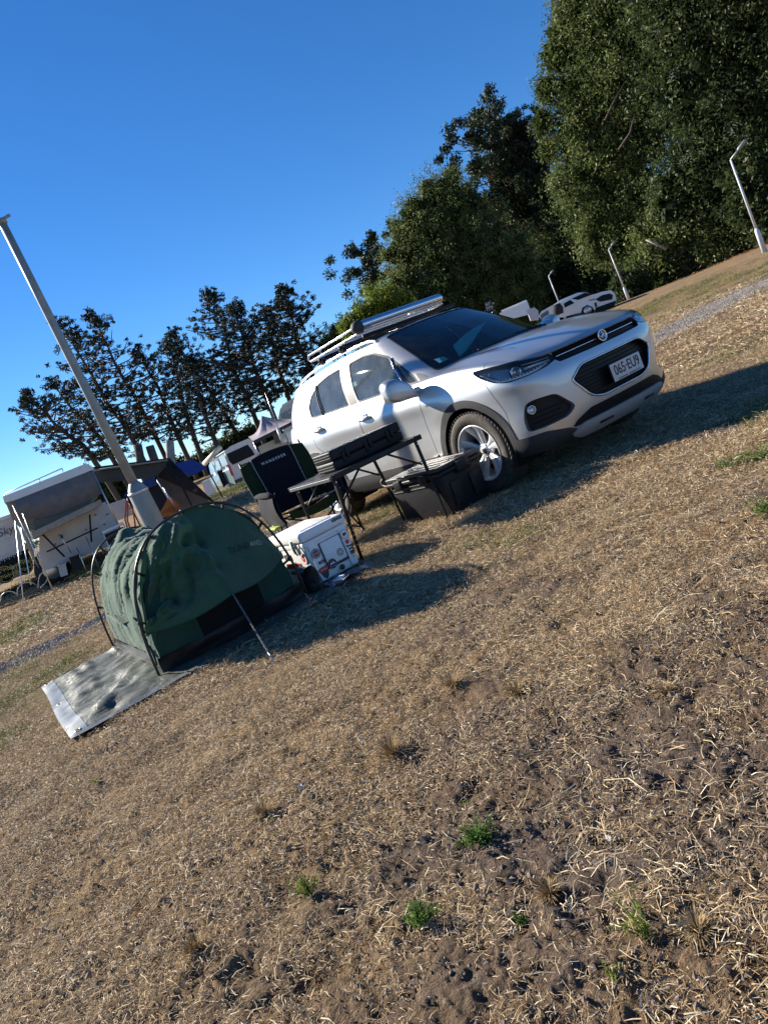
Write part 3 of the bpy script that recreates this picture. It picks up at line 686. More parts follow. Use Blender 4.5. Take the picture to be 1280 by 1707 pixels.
# headlamps
HLIN = mat('lamp_housing', (.22, .23, .24), .2, .8); LED = mat('lamp_led', (.9, .92, .95), .12, .3)
for sy in (1, -1):
    hl = thing('headlight', None, None); 
    for k_ in ('label', 'category'):
        if k_ in hl: del hl[k_]
    bpy.data.objects.remove(hl)
    q_ = clip(M0, fld(fl_, 1, -.001)); q_ = q_ if sy > 0 else flipy(q_)
    hl = put(q_, 'headlight', HLIN, car, both=False, off=-.055)
    q_ = clip(M0, fld(fl_, 1, .001)); q_ = q_ if sy > 0 else flipy(q_); put(q_, 'lens', LENSM, hl, both=False, off=.002)
    P = [at_sz(sy*p[0], p[1], .0) for p in LAMP]; Q = [at_sz(sy*p[0], p[1], -.055) for p in LAMP]; n_ = len(P)
    MB().add(P+Q, [(i, (i+1) % n_, n_+(i+1) % n_, n_+i) for i in range(n_)]).build('lamp_wall', BLACKP, hl, True)
    c0 = at_sz(sy*.865, .856, -.028); ax = (at_sz(sy*.865, .856, .01)-c0).normalized(); ax = Vector((1, sy*.25, .0)).normalized()
    MB().lathe([(.0005, .012), (.018, .010), (.030, .002), (.034, -.01)], c0, ax, 24).build('projector', mat('projector_glass', (.45, .48, .50), .06, .6, coat=1), hl, True)
    MB().lathe([(.034, .0), (.036, .012), (.041, .012), (.046, -.02), (.034, -.02)], c0, ax, 28).build('projector_ring', CHROME, hl, True)
    mb = MB(); mb.tube([at_sz(sy*s_, z_, -.012) for s_, z_ in ((.60, .828), (.68, .812), (.78, .806), (.90, .808), (1.0, .822), (1.08, .855), (1.14, .892), (1.19, .925))], .0075, 6); mb.build('light_strip', LED, hl, True)
    for s_ in np.linspace(.66, 1.04, 14):
        z_ = float(np.interp(s_, [.66, .78, .90, 1.0, 1.06], [.824, .817, .819, .833, .852])); p = at_sz(sy*s_, z_, -.010); mb = MB(); mb.box(p, (.012, .008, .009), None, .002, 1); mb.build('light_element', LED, hl)
    mb = MB(); mb.tube([at_sz(sy*s_, z_, -.014) for s_, z_ in ((.55, .862), (.66, .870), (.80, .884))], .003, 5); mb.tube([at_sz(sy*s_, z_, -.02) for s_, z_ in ((.56, .842), (.66, .848), (.79, .852))], .010, 6); mb.build('lamp_reflector', ALLOY, hl, True)
    # amber inner edge
    # fog lamp
    c1 = at_sz(sy*.855, .545, -.035); f_ = MB().lathe([(.0005, .016), (.022, .014), (.028, .004)], c1, ax, 20).build('fog_lamp', mat('fog_glass', (.62, .63, .64), .1, .5, coat=1), car, True)
    MB().lathe([(.028, .006), (.034, .008), (.038, -.02), (.028, -.02)], c1, ax, 20).build('fog_lamp_ring', CHR2, f_, True)
    for z_ in (.44, .475, .51): MB().tube([at_sz(sy*s_, z_, -.035) for s_ in np.linspace(.62 if z_ < .5 else .60, .90, 8)], .004, 5).build('recess_bar', BLACKP, car, True)
    mb = MB(); g = [[at_sz(sy*a, b_, .002) for a in np.linspace(.525+.0*b_, .60, 4)] for b_ in (.425, .445, .46)]
# skid plate slots
for s_ in (-.28, .28):
    MB().tube([at_sz(s_+d_, .268, .022) for d_ in (-.07, 0, .07)], .010, 6).build('skid_slot', BLACKP, car, True)
# doors, bonnet seam and panels of the flank
DF = [(-.475, 1.2), (-.475, .92), (-.525, .70), (-.515, .43), (-.50, .40), (-1.52, .40), (-1.50, .60), (-1.475, .9), (-1.475, 1.2)]
DR = [(-1.485, 1.2), (-1.485, .9), (-1.51, .60), (-1.53, .40), (-2.08, .40), (-2.16, .56), (-2.27, .72), (-2.42, .84), (-2.44, 1.2)]
fdf, fdr = sdf(DF), sdf(DR)
dfield = lambda f, sg, g: (lambda v, uv: sg*(f(v[0], v[2])+g) if 6.5 < uv[0] < 14 else -sg*1.0)
for f, hx_, hz_ in ((fdf, -1.36, .935), (fdr, -2.25, .995)):
    for sy in (1, -1):
        q_ = clip(Mp, dfield(f, 1, -.0030)); q_ = q_ if sy > 0 else flipy(q_)
        dr = put(q_, 'door', PAINT, car, both=False, thick=.01)
        # handle with its cup
        hp = [at_xz(hx_+d_, hz_, o_, sy) for d_, o_ in ((-.085, .006), (-.06, .028), (0, .034), (.06, .028), (.085, .006))]
        h_ = MB().tube(hp, [.013, .016, .016, .016, .013], 8).build('handle', CHR2, dr, True)
        c_ = at_xz(hx_, hz_, .0, sy); MB().lathe([(.0005, .001), (.036, .0015), (.050, .0005), (.054, -.004)], c_, (0, sy, 0), 20).build('handle_cup', CHR2, h_, True)
seam = clip(clip(Mp, lambda v, uv: -fdf(v[0], v[2])-.0030 if 6.5 < uv[0] < 14 else 1), lambda v, uv: -fdr(v[0], v[2])-.0030 if 6.5 < uv[0] < 14 else 1)
# bumper / fender joint
bj = lambda v, uv: v[0]-(.41-.16*max(0, (.80-v[2]))/.5*1.0) if v[2] < .80 else v[0]-.41
bline = lambda v, uv: (s_of(uv)-np.interp(v[2], [.60, .80, .83, 1.1], [1.06, 1.125, 1.14, 1.14])) if uv[0] < 8.5 else 1
bump_ = clip(seam, lambda v, uv: -bline(v, uv)-.0026); rest = clip(seam, lambda v, uv: bline(v, uv)-.0026)
put(bump_, 'front_bumper', PAINT, car); put(clip(rest, lambda v, uv: -1.0-v[0]), 'body', PAINT, car)
for sy in (1, -1): q_ = clip(rest, lambda v, uv: v[0]+1.0); put(q_ if sy > 0 else flipy(q_), 'fender', PAINT, car, both=False)
under = put(clip(M0, lambda v, uv: min(1.12-v[2], *(-f(s_of(uv), v[2])-.004 for f in (fh, fs_, ff, fl_))) if uv[0] < 8 else 1.12-v[2]), 'inner_shell', BLACKP, car, off=-.014)
# bottom and wheel houses
mb = MB(); mb.boxz(-3.2, .62, -.62, .62, .22, .26); mb.boxz(-2.05, -.48, -.80, .80, .23, .27); mb.boxz(-3.2, -.3, -.55, .55, .26, .45); mb.boxz(-3.2, .5, -.50, .50, .40, .75)
mb.build('underbody', BLACKP, car)
for ax in (0.0, -2.555):
    for sy in (1, -1):
        mb = MB(); n_ = 20; A_ = [(ax+.40*math.cos(t), .35+.40*math.sin(t)) for t in np.linspace(-.5, math.pi+.5, n_)]
        mb.add([(a_, sy*.53, b_) for a_, b_ in A_]+[(a_, sy*.86, b_) for a_, b_ in A_], [(i, i+1, n_+i+1, n_+i) for i in range(n_-1)])
        mb.add([(a_, sy*.532, b_) for a_, b_ in A_], [tuple(range(n_))]); mb.build('wheel_house', BLACKP, car)
# ---- greenhouse wrap
GB = [(-.165, 0, 1.085), (-.185, .25, 1.083), (-.235, .47, 1.078), (-.315, .655, 1.066), (-.43, .755, 1.05), (-.62, .795, 1.05), (-1.0, .808, 1.062), (-1.5, .812, 1.08), (-2.0, .812, 1.095), (-2.5, .80, 1.11), (-2.95, .76, 1.12), (-3.19, .66, 1.12), (-3.30, .42, 1.12), (-3.33, 0, 1.12)]
GR = [(-.985, 0, 1.578), (-.99, .19, 1.576), (-1.005, .37, 1.568), (-1.03, .50, 1.555), (-1.13, .578, 1.545), (-1.32, .600, 1.552), (-1.6, .615, 1.562), (-1.9, .618, 1.560), (-2.2, .612, 1.552), (-2.6, .592, 1.535), (-2.88, .56, 1.52), (-3.05, .49, 1.51), (-3.12, .30, 1.515), (-3.14, 0, 1.52)]
BUL = [0, .16, .38, .62, .82, .93, 1.0]
ctrl = []
for f in BUL:
    row = []
    for i, (a, b_) in enumerate(zip(GB, GR)):
        a, b_ = np.array(a), np.array(b_); p = a+(b_-a)*f; o_ = math.sin(math.pi*f)*np.interp(i, [0, 3, 5, 10, 13], [.028, .022, .035, .03, .04]); r = math.hypot(p[0]+1.8, p[1]*2.2)+1e-6
        dv = np.array([np.interp(i, [0, 3, 5, 10, 12, 13], [.8, .5, 0, 0, -1, -1]), np.interp(i, [0, 3, 5, 10, 12, 13], [0, .6, 1, 1, .3, 0]), np.interp(i, [0, 3, 5, 13], [.6, .5, .25, .2])])
        # the roof edge turns over quickly
        if f > .8: dv = dv*.9
        p = p+dv*o_; row.append(tuple(p))
    ctrl.append(row)
for t in (.12, .35, .65, 1.0):
    row = []
    for i, b_ in enumerate(GR):
        x_, y_, z_ = b_; xc = x_+(-1.9-x_)*(.10*t) if i in (0, 1, 2, 12, 13) else x_+(-1.9-x_)*.06*t
        zc = float(np.interp(xc, [-3.2, -2.9, -2.4, -1.8, -1.3, -1.0], [1.53, 1.565, 1.60, 1.612, 1.605, 1.585]))
        row.append((xc, y_*(1-t), z_+(zc-z_)*math.sin(t*math.pi/2)+.006*math.sin(t*math.pi)))
    ctrl.append(row)
gh = Surf(ctrl, 12, 6); MG = gh.mesh()
WF = chamf([(-.655, 1.063), (-1.455, 1.098), (-1.50, 1.22), (-1.575, 1.487), (-1.31, 1.487), (-1.12, 1.458), (-.885, 1.365)], .03)
WQ = chamf([(-.505, 1.055), (-.635, 1.062), (-.860, 1.345), (-.74, 1.262), (-.56, 1.12)], .02)
WR = chamf([(-1.63, 1.105), (-1.745, 1.487), (-2.02, 1.480), (-2.25, 1.447), (-2.42, 1.355), (-2.485, 1.26), (-2.455, 1.145), (-2.36, 1.133)], .012)
BP = chamf([(-1.475, 1.098), (-1.615, 1.103), (-1.725, 1.492), (-1.59, 1.492)], .006)
fwf, fwq, fwr, fbp = [sdf(p) for p in (WF, WQ, WR, BP)]
sidef = lambda f, sg, g: (lambda v, uv: sg*(f(v[0], v[2])+g) if (3.6 < uv[0] < 11 and uv[1] < 7) else -sg*1.0)
# windscreen and rear screen in (station, row)
sp_w = lambda v, uv: min(3.10-uv[0]-.25*max(0, (5.2-uv[1])/5.2)*0, uv[1]-.25, 5.85-uv[1])
wround = lambda uv: sdf_w(abs(uv[0]), uv[1])
sdf_w = sdf(chamf([(-3.16, .30), (3.16, .30), (3.20, 5.85), (-3.20, 5.85)], .25))
sdf_rr = sdf(chamf([(11.7, .5), (14.3, .5), (14.3, 5.4), (11.85, 5.4)], .25))
Mg = MG
for f in (fwf, fwq, fwr, fbp): Mg = clip(Mg, sidef(f, -1, .001))
Mg = clip(Mg, lambda v, uv: -sdf_w(uv[0], uv[1])-.0 if uv[0] < 5 else 1)
Mg = clip(Mg, lambda v, uv: -sdf_rr(uv[0], uv[1]) if uv[0] > 9 else 1)
# door seam over the windows
DOORTOP = chamf([(-.40, 1.0), (-.49, 1.14), (-.74, 1.345), (-.93, 1.455), (-1.10, 1.505), (-1.35, 1.535), (-1.9, 1.538), (-2.2, 1.518), (-2.45, 1.45), (-2.58, 1.33), (-2.56, 1.15), (-2.50, 1.0)], .04)
fdt = sdf(DOORTOP)
Ms = clip(Mg, lambda v, uv: abs(fdt(v[0], v[2]))-.0016 if 3.6 < uv[0] < 11 and uv[1] < 7 else 1)
put(Ms, 'cabin', PAINT, car)
put(clip(MG, lambda v, uv: min(-sdf_w(uv[0], uv[1]) if uv[0] < 5 else 1, -sdf_rr(uv[0], uv[1]) if uv[0] > 9 else 1, sidef(fwf, -1, .004)(v, uv), sidef(fwq, -1, .004)(v, uv), sidef(fwr, -1, .004)(v, uv))), 'inner_lining', DARKIN, car, off=-.022)
for f in (fwf, fwq, fwr):
    for sy in (1, -1):
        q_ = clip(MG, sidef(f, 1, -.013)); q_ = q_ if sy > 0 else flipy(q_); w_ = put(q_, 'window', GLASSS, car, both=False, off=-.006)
        q_ = clip(clip(MG, sidef(f, 1, .001)), sidef(f, -1, -.0125)); q_ = q_ if sy > 0 else flipy(q_); put(q_, 'seal', SEAL, w_, both=False, off=.001, thick=.008)
q_ = clip(MG, sidef(fbp, 1, -.001))
for sy in (1, -1): put(q_ if sy > 0 else flipy(q_), 'door_pillar_trim', mat('pillar_taupe', (.15, .142, .135), .5), car, both=False, off=.001, thick=.006)
TRI = sdf(chamf([(-.405, 1.055), (-.488, 1.056), (-.55, 1.138), (-.50, 1.118), (-.44, 1.085)], .01)); 
for sy in (1, -1): q_ = clip(MG, sidef(TRI, 1, 0)); put(q_ if sy > 0 else flipy(q_), 'corner_trim', mat('trim_grey', (.18, .18, .185), .55), car, both=False, off=.003, thick=.004)
q_ = clip(MG, lambda v, uv: (sdf_w(uv[0], uv[1])-.03) if uv[0] < 5 else -1); put(q_, 'windscreen', GLASSW, car, off=-.004)
q_ = clip(clip(MG, lambda v, uv: (sdf_w(uv[0], uv[1])+.03) if uv[0] < 5 else -1), lambda v, uv: .055-sdf_w(uv[0], uv[1])); put(q_, 'windscreen_seal', SEAL, car, off=.001)
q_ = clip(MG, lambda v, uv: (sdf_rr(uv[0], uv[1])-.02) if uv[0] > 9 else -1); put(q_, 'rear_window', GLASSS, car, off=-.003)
# bright strips along the bottom of the side windows
for sy in (1, -1):
    def gxz(x_, z_, o_):
        best = min(((v[0]-x_)**2+(v[2]-z_)**2, v) for v, uv in zip(MG[0], MG[2]) if 4 < uv[0] < 11 and uv[1] < 6)[1]; return (x_, sy*(best[1]+o_), z_)
    MB().tube([gxz(x_, float(np.interp(x_, [-2.37, -1.45, -.65, -.5], [1.124, 1.084, 1.049, 1.043])), .012) for x_ in np.linspace(-2.40, -.50, 14)], .0075, 6).build('belt_strip', CHR2, car, True)
    MB().tube([gxz(-2.17+(-2.285+2.17)*k/6, 1.128+(1.440-1.128)*k/6, .008) for k in range(7)], .009, 6).build('window_divider', SEAL, car, True)
    MB().tube([gxz(-.648+(-.872+.648)*k/6, 1.058+(1.352-1.058)*k/6, .010) for k in range(7)], .009, 6).build('window_divider', CHR2, car, True)
# ---- bonnet
E0 = [(.800, 0, .884), (.792, .22, .884), (.762, .42, .884), (.705, .575, .889), (.60, .690, .912), (.455, .765, .942)]
E1 = [(-.175, 0, 1.088), (-.19, .2, 1.086), (-.225, .4, 1.080), (-.275, .55, 1.072), (-.325, .655, 1.064), (-.36, .742, 1.058)]
ctrl = []
for t in (0, .03, .08, .16, .28, .42, .58, .74, .88, 1.0):
    row = []
    for w, (a, b_) in enumerate(zip(E0, E1)):
        a, b_ = np.array(a), np.array(b_); g_ = 1-(1-t)**1.55; p = a+(b_-a)*t; p[2] = a[2]+(b_[2]-a[2])*g_
        lift = math.sin(math.pi*min(1, t*1.0))**.6*[.012, .009, .007, .021, .010, .004][w]; nose = (1-math.exp(-t/.03))*.022*(1-t)*[1, 1, 1, 1, .8, .15][w]
        p[2] += lift+nose; p[0] -= 0; row.append(tuple(p))
    ctrl.append(row)
bon = Surf(ctrl, 10, 8)
Mb_ = bon.mesh(); put(Mb_, 'bonnet', PAINT, car, off=.002, thick=.012)
# wipers, cowl
mb = MB(); mb.tube([(-.20, -.30, 1.112), (-.16, .05, 1.108), (-.19, .36, 1.106)], .008, 6); mb.tube([(-.13, .50, 1.09), (-.19, .36, 1.112)], .010, 6); mb.tube([(-.25, .18, 1.122), (-.22, .5, 1.112), (-.30, .64, 1.102)], .007, 6); mb.build('wiper', BLACKP, car, True)
# ---- mirrors
for sy in (1, -1):
    ctrl = []
    for t, (cx_, cy_, cz_, rx, rz) in zip(range(8), [(-.47, .84, .985, .02, .015), (-.49, .88, .99, .05, .035), (-.52, .925, 1.03, .085, .072), (-.545, .985, 1.06, .095, .098), (-.555, 1.05, 1.07, .09, .102), (-.56, 1.10, 1.075, .072, .085), (-.56, 1.123, 1.075, .035, .045), (-.56, 1.127, 1.075, .0008, .0008)]):
        row = []
        for a in np.linspace(0, 2*math.pi, 13):
            c_, s_ = math.cos(a), math.sin(a); c_ = math.copysign(abs(c_)**.6, c_); s_ = math.copysign(abs(s_)**.55, s_); row.append((cx_+rx*c_*(1.0 if c_ > 0 else .8), sy*cy_, cz_+rz*s_-(.02*c_ if c_ > 0 else 0)))
        ctrl.append(row)
    ms = Surf(ctrl, 3, 4); Mm = ms.mesh(); mo = put(Mm, 'mirror', PAINT, car, both=False)
    MB().tube([(-.46, sy*.79, 1.0), (-.48, sy*.86, 1.0), (-.52, sy*.93, .99)], [.030, .028, .02], 10).build('mirror_foot', PAINT, mo, True)
    MB().box((-.638, sy*1.02, 1.068), (.012, .15, .13), None, .005).build('mirror_glass', CHROME, mo)
# ---- fender badge
text_part('\u25e6T\u25e6', .03, frame(at_xz(-.40, .845, .002), (1, 0, 0), (0, 0, 1)), CHROME, car, 'side_badge', .001)
# ---- wheels
def wheel(cx, cy, sy):
    w = MB()
    prof = [(.232, -.10), (.30, -.112), (.325, -.105), (.342, -.085), (.3455, -.05), (.346, 0), (.3455, .05), (.342, .085), (.325, .105), (.30, .112), (.268, .108), (.240, .098), (.232, .085)]
    w.lathe(prof, (cx, cy, .345), (0, 1, 0), 56, closed=True); wo = w.build('wheel', RUB, car, True)
    # tread blocks
    tb = MB()
    for k in range(60):
        a = 2*math.pi*k/60
        for (y_, wd, sh) in ((-.085, .036, .03), (.085, .036, .03), (-.038, .03, .0), (.038, .03, .0), (0, .026, .02)):
            aa = a+sh; r = .347 if abs(y_) < .07 else .3445
            M_ = Matrix.Translation((cx, cy, .345)) @ Matrix.Rotation(-aa, 4, 'Y') @ Matrix.Translation((r, y_, 0)) @ Matrix.Rotation(.35*(1 if y_ > 0 else -1), 4, 'X')
            h_ = .0135; q = [(-.006, -wd/2, -h_), (-.006, wd/2, -h_), (-.006, wd/2, h_), (-.006, -wd/2, h_), (.0015, -wd/2, -h_), (.0015, wd/2, -h_), (.0015, wd/2, h_), (.0015, -wd/2, h_)]
            tb.hexa([(M_ @ Vector(p))[:] for p in q])
    t_ = tb.build('tread', RUB, wo)
    o = sy
    rm = MB(); rm.lathe([(.235, .10*o), (.240, .104*o), (.236, .108*o), (.228, .106*o), (.222, .085*o), (.215, .03*o), (.213, -.08*o), (.235, -.095*o)], (cx, cy, .345), (0, 1, 0), 56)
    ri = rm.build('rim', ALLOY, wo, True)
    MB().lathe([(.0005, .045*o), (.030, .046*o), (.034, .038*o), (.060, .036*o), (.066, .02*o), (.07, 0)], (cx, cy, .345), (0, 1, 0), 28).build('hub', ALLOY, wo, True)
    MB().lathe([(.0005, .047*o), (.026, .0475*o), (.029, .044*o)], (cx, cy, .345), (0, 1, 0), 20).build('hub_cap', mat('cap_dark', (.05, .05, .055), .3, .5), wo, True)
    MB().lathe([(.0005, -.03*o), (.150, -.03*o), (.152, -.045*o), (.07, -.05*o)], (cx, cy, .345), (0, 1, 0), 28).build('brake_disc', mat('brake_steel', (.20, .19, .18), .45, .8, noise=.3), wo, True)
    MB().lathe([(.0005, -.06*o), (.235, -.06*o)], (cx, cy, .345), (0, 1, 0), 28).build('wheel_back', BLACKP, wo, True)
    for k in range(5):
        for dlt in (-.16, .16):
            a = 2*math.pi*k/5+dlt+.35; a2 = 2*math.pi*k/5+dlt*1.35+.35; mb = MB(); P = []
            for t_ in np.linspace(0, 1, 7):
                r = .045+(.229-.045)*t_; aa = a*(1-t_)+a2*t_; wd = .014+.014*t_+.009*t_*t_; y_ = (.030+.058*t_-.012*math.sin(t_*3.14))*o
                P.append((r, aa, wd, y_))
            vs = []
            for r, aa, wd, y_ in P:
                for (sd_, yy) in ((-1, -.022), (-1, 0), (-.45, .006), (.45, .006), (1, 0), (1, -.022)):
                    px, pz = r*math.cos(aa)-sd_*wd*math.sin(aa), r*math.sin(aa)+sd_*wd*math.cos(aa); vs.append((cx+px, cy+y_+yy*o, .345+pz))
            fs2 = [(i*6+j, i*6+(j+1) % 6, (i+1)*6+(j+1) % 6, (i+1)*6+j) for i in range(6) for j in range(6)]
            mb.add(vs, fs2+[tuple(range(6)), tuple(range(36, 42))]); mb.build('spoke', ALLOY, ri, autosmooth=R_(35))
    for k in range(5):
        a = 2*math.pi*k/5+.35+.63; MB().lathe([(.0005, .040*o), (.007, .040*o), (.008, .030*o)], (cx+.048*math.cos(a), cy, .345+.048*math.sin(a)), (0, 1, 0), 8).build('wheel_nut', CHROME, ri, True)
for cx in (0.0, -2.555):
    for sy in (1, -1): wheel(cx, sy*.765, sy)
# ---- interior
mb = MB(); mb.boxz(-.95, -.28, -.70, .70, .80, 1.02, .05); mb.boxz(-3.0, -.9, -.72, .72, .42, .52, .02); mb.build('dashboard', DARKIN, car, True)
for y_ in (-.36, .36):
    s_ = MB(); s_.box((-1.32, y_, .68), (.52, .50, .16), None, .05); s_.box((-1.60, y_, 1.0), (.14, .48, .62), (0, -.22, 0), .05); so = s_.build('seat', SEATM, car, autosmooth=R_(40))
    MB().box((-1.70, y_, 1.38), (.10, .26, .18), (0, -.15, 0), .04).build('headrest', SEATM, so, autosmooth=R_(40))
s_ = MB(); s_.box((-2.25, 0, .70), (.5, 1.25, .16), None, .05); s_.box((-2.58, 0, 1.0), (.14, 1.25, .60), (0, -.25, 0), .05); so = s_.build('seat', SEATM, car, autosmooth=R_(40))
for y_ in (-.4, .4): MB().box((-2.68, y_, 1.33), (.09, .24, .14), (0, -.2, 0), .04).build('headrest', SEATM, so, autosmooth=R_(40))
MB().tube([(-.98+.07*math.sin(a), -.36+.18*math.cos(a), 1.03+.17*math.sin(a)) for a in np.linspace(0, 2*math.pi, 25)[:-1]], .014, 8, closed=True).build('steering_wheel', BLACKP, car, True)
MB().box((-.86, 0, 1.47), (.03, .24, .06), None, .012).build('rear_view_mirror', BLACKP, car)
# folded pale green sunshade and slips of paper behind the windscreen
SHADE = mat('sunshade_green', (.50, .92, .78), .6, noise=.15)
mb = MB(); shp = [(-.475, -.30, 1.235), (-.54, -.02, 1.300), (-.62, .30, 1.330), (-.53, .02, 1.225), (-.47, -.18, 1.150), (-.43, -.31, 1.125)]
mb.add(shp+[(p[0]-.012, p[1], p[2]-.012) for p in shp], [(0, 1, 2, 3, 4, 5), (11, 10, 9, 8, 7, 6)]+[(k_, (k_+1) % 6, 6+(k_+1) % 6, 6+k_) for k_ in range(6)])
tag(mb.build('sunshade', SHADE), 'pale green folded sunshade lying behind the silver SUV windscreen', 'sunshade')
MB().hexa([(-.375, -.60, 1.135), (-.37, -.60, 1.135), (-.365, -.50, 1.135), (-.37, -.50, 1.135), (-.43, -.59, 1.18), (-.425, -.59, 1.18), (-.41, -.50, 1.175), (-.415, -.50, 1.175)]).build('permit_label', mat('label_green', (.45, .75, .62), .6), car)
# ---- roof rails
for sy in (1, -1):
    P = [(-1.12, sy*.575, 1.545), (-1.28, sy*.575, 1.590), (-1.8, sy*.585, 1.608), (-2.3, sy*.578, 1.598), (-2.68, sy*.562, 1.570), (-2.86, sy*.55, 1.535)]
    MB().tube(spl(P, 4), .013, 8).build('roof_rail', CHR2, car, True)

# ---- rack on the roof: bars, tray, polished tube
rk = thing('roof_rack', 'aluminium tray and polished tube carried on black bars over the silver SUV roof', 'roof rack', (-1.8, 0, 1.6))
def rb(mb, name, m, par=rk, **k): return mb.build(name, m, par, off=tuple(rk.location), **k)
for x_ in (-1.70, -2.14):
    b_ = rb(MB().tube(spl([(x_, -.62, 1.655), (x_, -.3, 1.668), (x_, 0, 1.672), (x_, .3, 1.668), (x_, .62, 1.655)], 3), .023, 10), 'crossbar', BLACKP, smooth=True)
    for sy in (1, -1):
        rb(MB().box((x_, sy*.585, 1.635), (.09, .055, .055), None, .012), 'bar_foot', BLACKP, b_, autosmooth=R_(35)); 
rb(MB().tube([(-1.27, -.60, 1.645), (-1.27, .60, 1.645)], .020, 10), 'crossbar', BLACKP, smooth=True)
TUBE = mat('tray_silver', (.74, .75, .76), .24, .85, noise=.08, nscale=30)
for sy in (-1, 1):
    for z_ in (1.715, 1.780): rb(MB().box(((-2.44-1.36)/2, sy*.53, z_-.012), (1.08, .034, .022), None, .009, 3), 'side_rail', TUBE, autosmooth=R_(30))
    rb(MB().tube(spl([(-2.44, sy*.53, 1.70), (-2.475, sy*.53, 1.735), (-2.44, sy*.53, 1.768)], 4), .010, 8), 'rail_end', TUBE, smooth=True)
for x_ in (-2.42, -2.15, -1.88, -1.61, -1.40): rb(MB().box((x_, 0, 1.703), (.06, 1.04, .022), None, .008), 'tray_slat', TUBE, autosmooth=R_(30))
rb(MB().box((-1.50, 0, 1.768), (.05, 1.04, .018), None, .006), 'tray_slat', TUBE, autosmooth=R_(30))
rb(MB().lathe([(.042, -.0), (.046, .02), (.046, 1.04), (.042, 1.06), (.0005, 1.06)], (-1.34, -.54, 1.757), (0, 1, 0), 28), 'storage_tube', mat('polished', (.62, .64, .68), .16, .95, noise=.06), smooth=True)
rb(MB().lathe([(.0005, -.055), (.030, -.05), (.052, -.030), (.064, .0), (.065, .04), (.058, .045)], (-1.34, -.58, 1.752), (0, 1, 0), 28), 'end_cap', mat('cap_rubber', (.03, .03, .032), .7), smooth=True)
# ------------------------------------------------------------------ the green swag tent
def fabric_mat(name, col, rough=.85, weave=900, sheen=.3, transl=.06, wr=.25):
    m = bpy.data.materials.new(name); m.use_nodes = True; nt = m.node_tree; n = nt.nodes; l = nt.links; b = n['Principled BSDF']
    tc = n.new('ShaderNodeTexCoord'); t = n.new('ShaderNodeTexNoise'); t.inputs['Scale'].default_value = 7; t.inputs['Detail'].default_value = 8; t.inputs['Roughness'].default_value = .65; l.new(tc.outputs['Object'], t.inputs['Vector'])
    r = n.new('ShaderNodeValToRGB'); r.color_ramp.elements[0].position = .3; r.color_ramp.elements[0].color = hx(tuple(c*.82 for c in col)); r.color_ramp.elements[1].position = .7; r.color_ramp.elements[1].color = hx(tuple(c*1.12 for c in col)); l.new(t.outputs['Fac'], r.inputs['Fac'])
    l.new(r.outputs['Color'], b.inputs['Base Color']); b.inputs['Roughness'].default_value = rough; b.inputs['Sheen Weight'].default_value = sheen; b.inputs['Specular IOR Level'].default_value = .2
    t2 = n.new('ShaderNodeTexNoise'); t2.inputs['Scale'].default_value = weave; t2.inputs['Detail'].default_value = 2; l.new(tc.outputs['Object'], t2.inputs['Vector'])
    t3 = n.new('ShaderNodeTexNoise'); t3.inputs['Scale'].default_value = 22; t3.inputs['Detail'].default_value = 5; t3.inputs['Distortion'].default_value = 1.2; l.new(tc.outputs['Object'], t3.inputs['Vector'])
    ad = n.new('ShaderNodeMath'); ad.operation = 'MULTIPLY_ADD'; ad.inputs[1].default_value = .12; l.new(t2.outputs['Fac'], ad.inputs[0]); l.new(t3.outputs['Fac'], ad.inputs[2])
    bp = n.new('ShaderNodeBump'); bp.inputs['Strength'].default_value = wr; bp.inputs['Distance'].default_value = .012; l.new(ad.outputs[0], bp.inputs['Height']); l.new(bp.outputs['Normal'], b.inputs['Normal'])
    if transl:
        tr = n.new('ShaderNodeBsdfTranslucent'); l.new(r.outputs['Color'], tr.inputs[0]); mx = n.new('ShaderNodeMixShader'); mx.inputs[0].default_value = transl
        out = [x for x in n if x.type == 'OUTPUT_MATERIAL'][0]; l.new(b.outputs[0], mx.inputs[1]); l.new(tr.outputs[0], mx.inputs[2]); l.new(mx.outputs[0], out.inputs['Surface'])
    return m
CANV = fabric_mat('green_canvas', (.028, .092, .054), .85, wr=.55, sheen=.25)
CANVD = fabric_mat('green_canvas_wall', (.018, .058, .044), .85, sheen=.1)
MESHB = fabric_mat('black_mesh', (.005, .006, .008), .8, sheen=0, transl=0)
PVC = mat('black_pvc', (.007, .008, .010), .42, bump=.3, bscale=14, spec=.25)
POLE = mat('pole_black', (.020, .020, .022), .4)
T0 = (-1.0, -3.28, 0.0)
swag = thing('swag_tent', 'dark green dome swag tent on black hoop poles, standing on a grey tarp', 'tent', T0)
YC = -3.28
def hoop(a, w=.54, h=.885, p=2.5, x=0.0):
    """a in 0..pi from the left foot over the top to the right foot"""
    q = min(1, max(0, -x/1.95)); w = w*(1-.175*q); c, s = math.cos(a), math.sin(a); k = (abs(c)**p+abs(s)**p)**(-1/p); return YC+.065*q-w*c*k, h*s*k
for xx, hh in ((0.02, .885), (-1.95, .87)):
    MB().tube([(xx+.03*math.sin(a)*(1 if xx > -1 else -1), hoop(a, .55, hh, 2.5, xx)[0], hoop(a, .55, hh, 2.5, xx)[1]) for a in np.linspace(.0, math.pi, 40)], .0085, 8).build('hoop_pole', POLE, swag, True, off=T0)
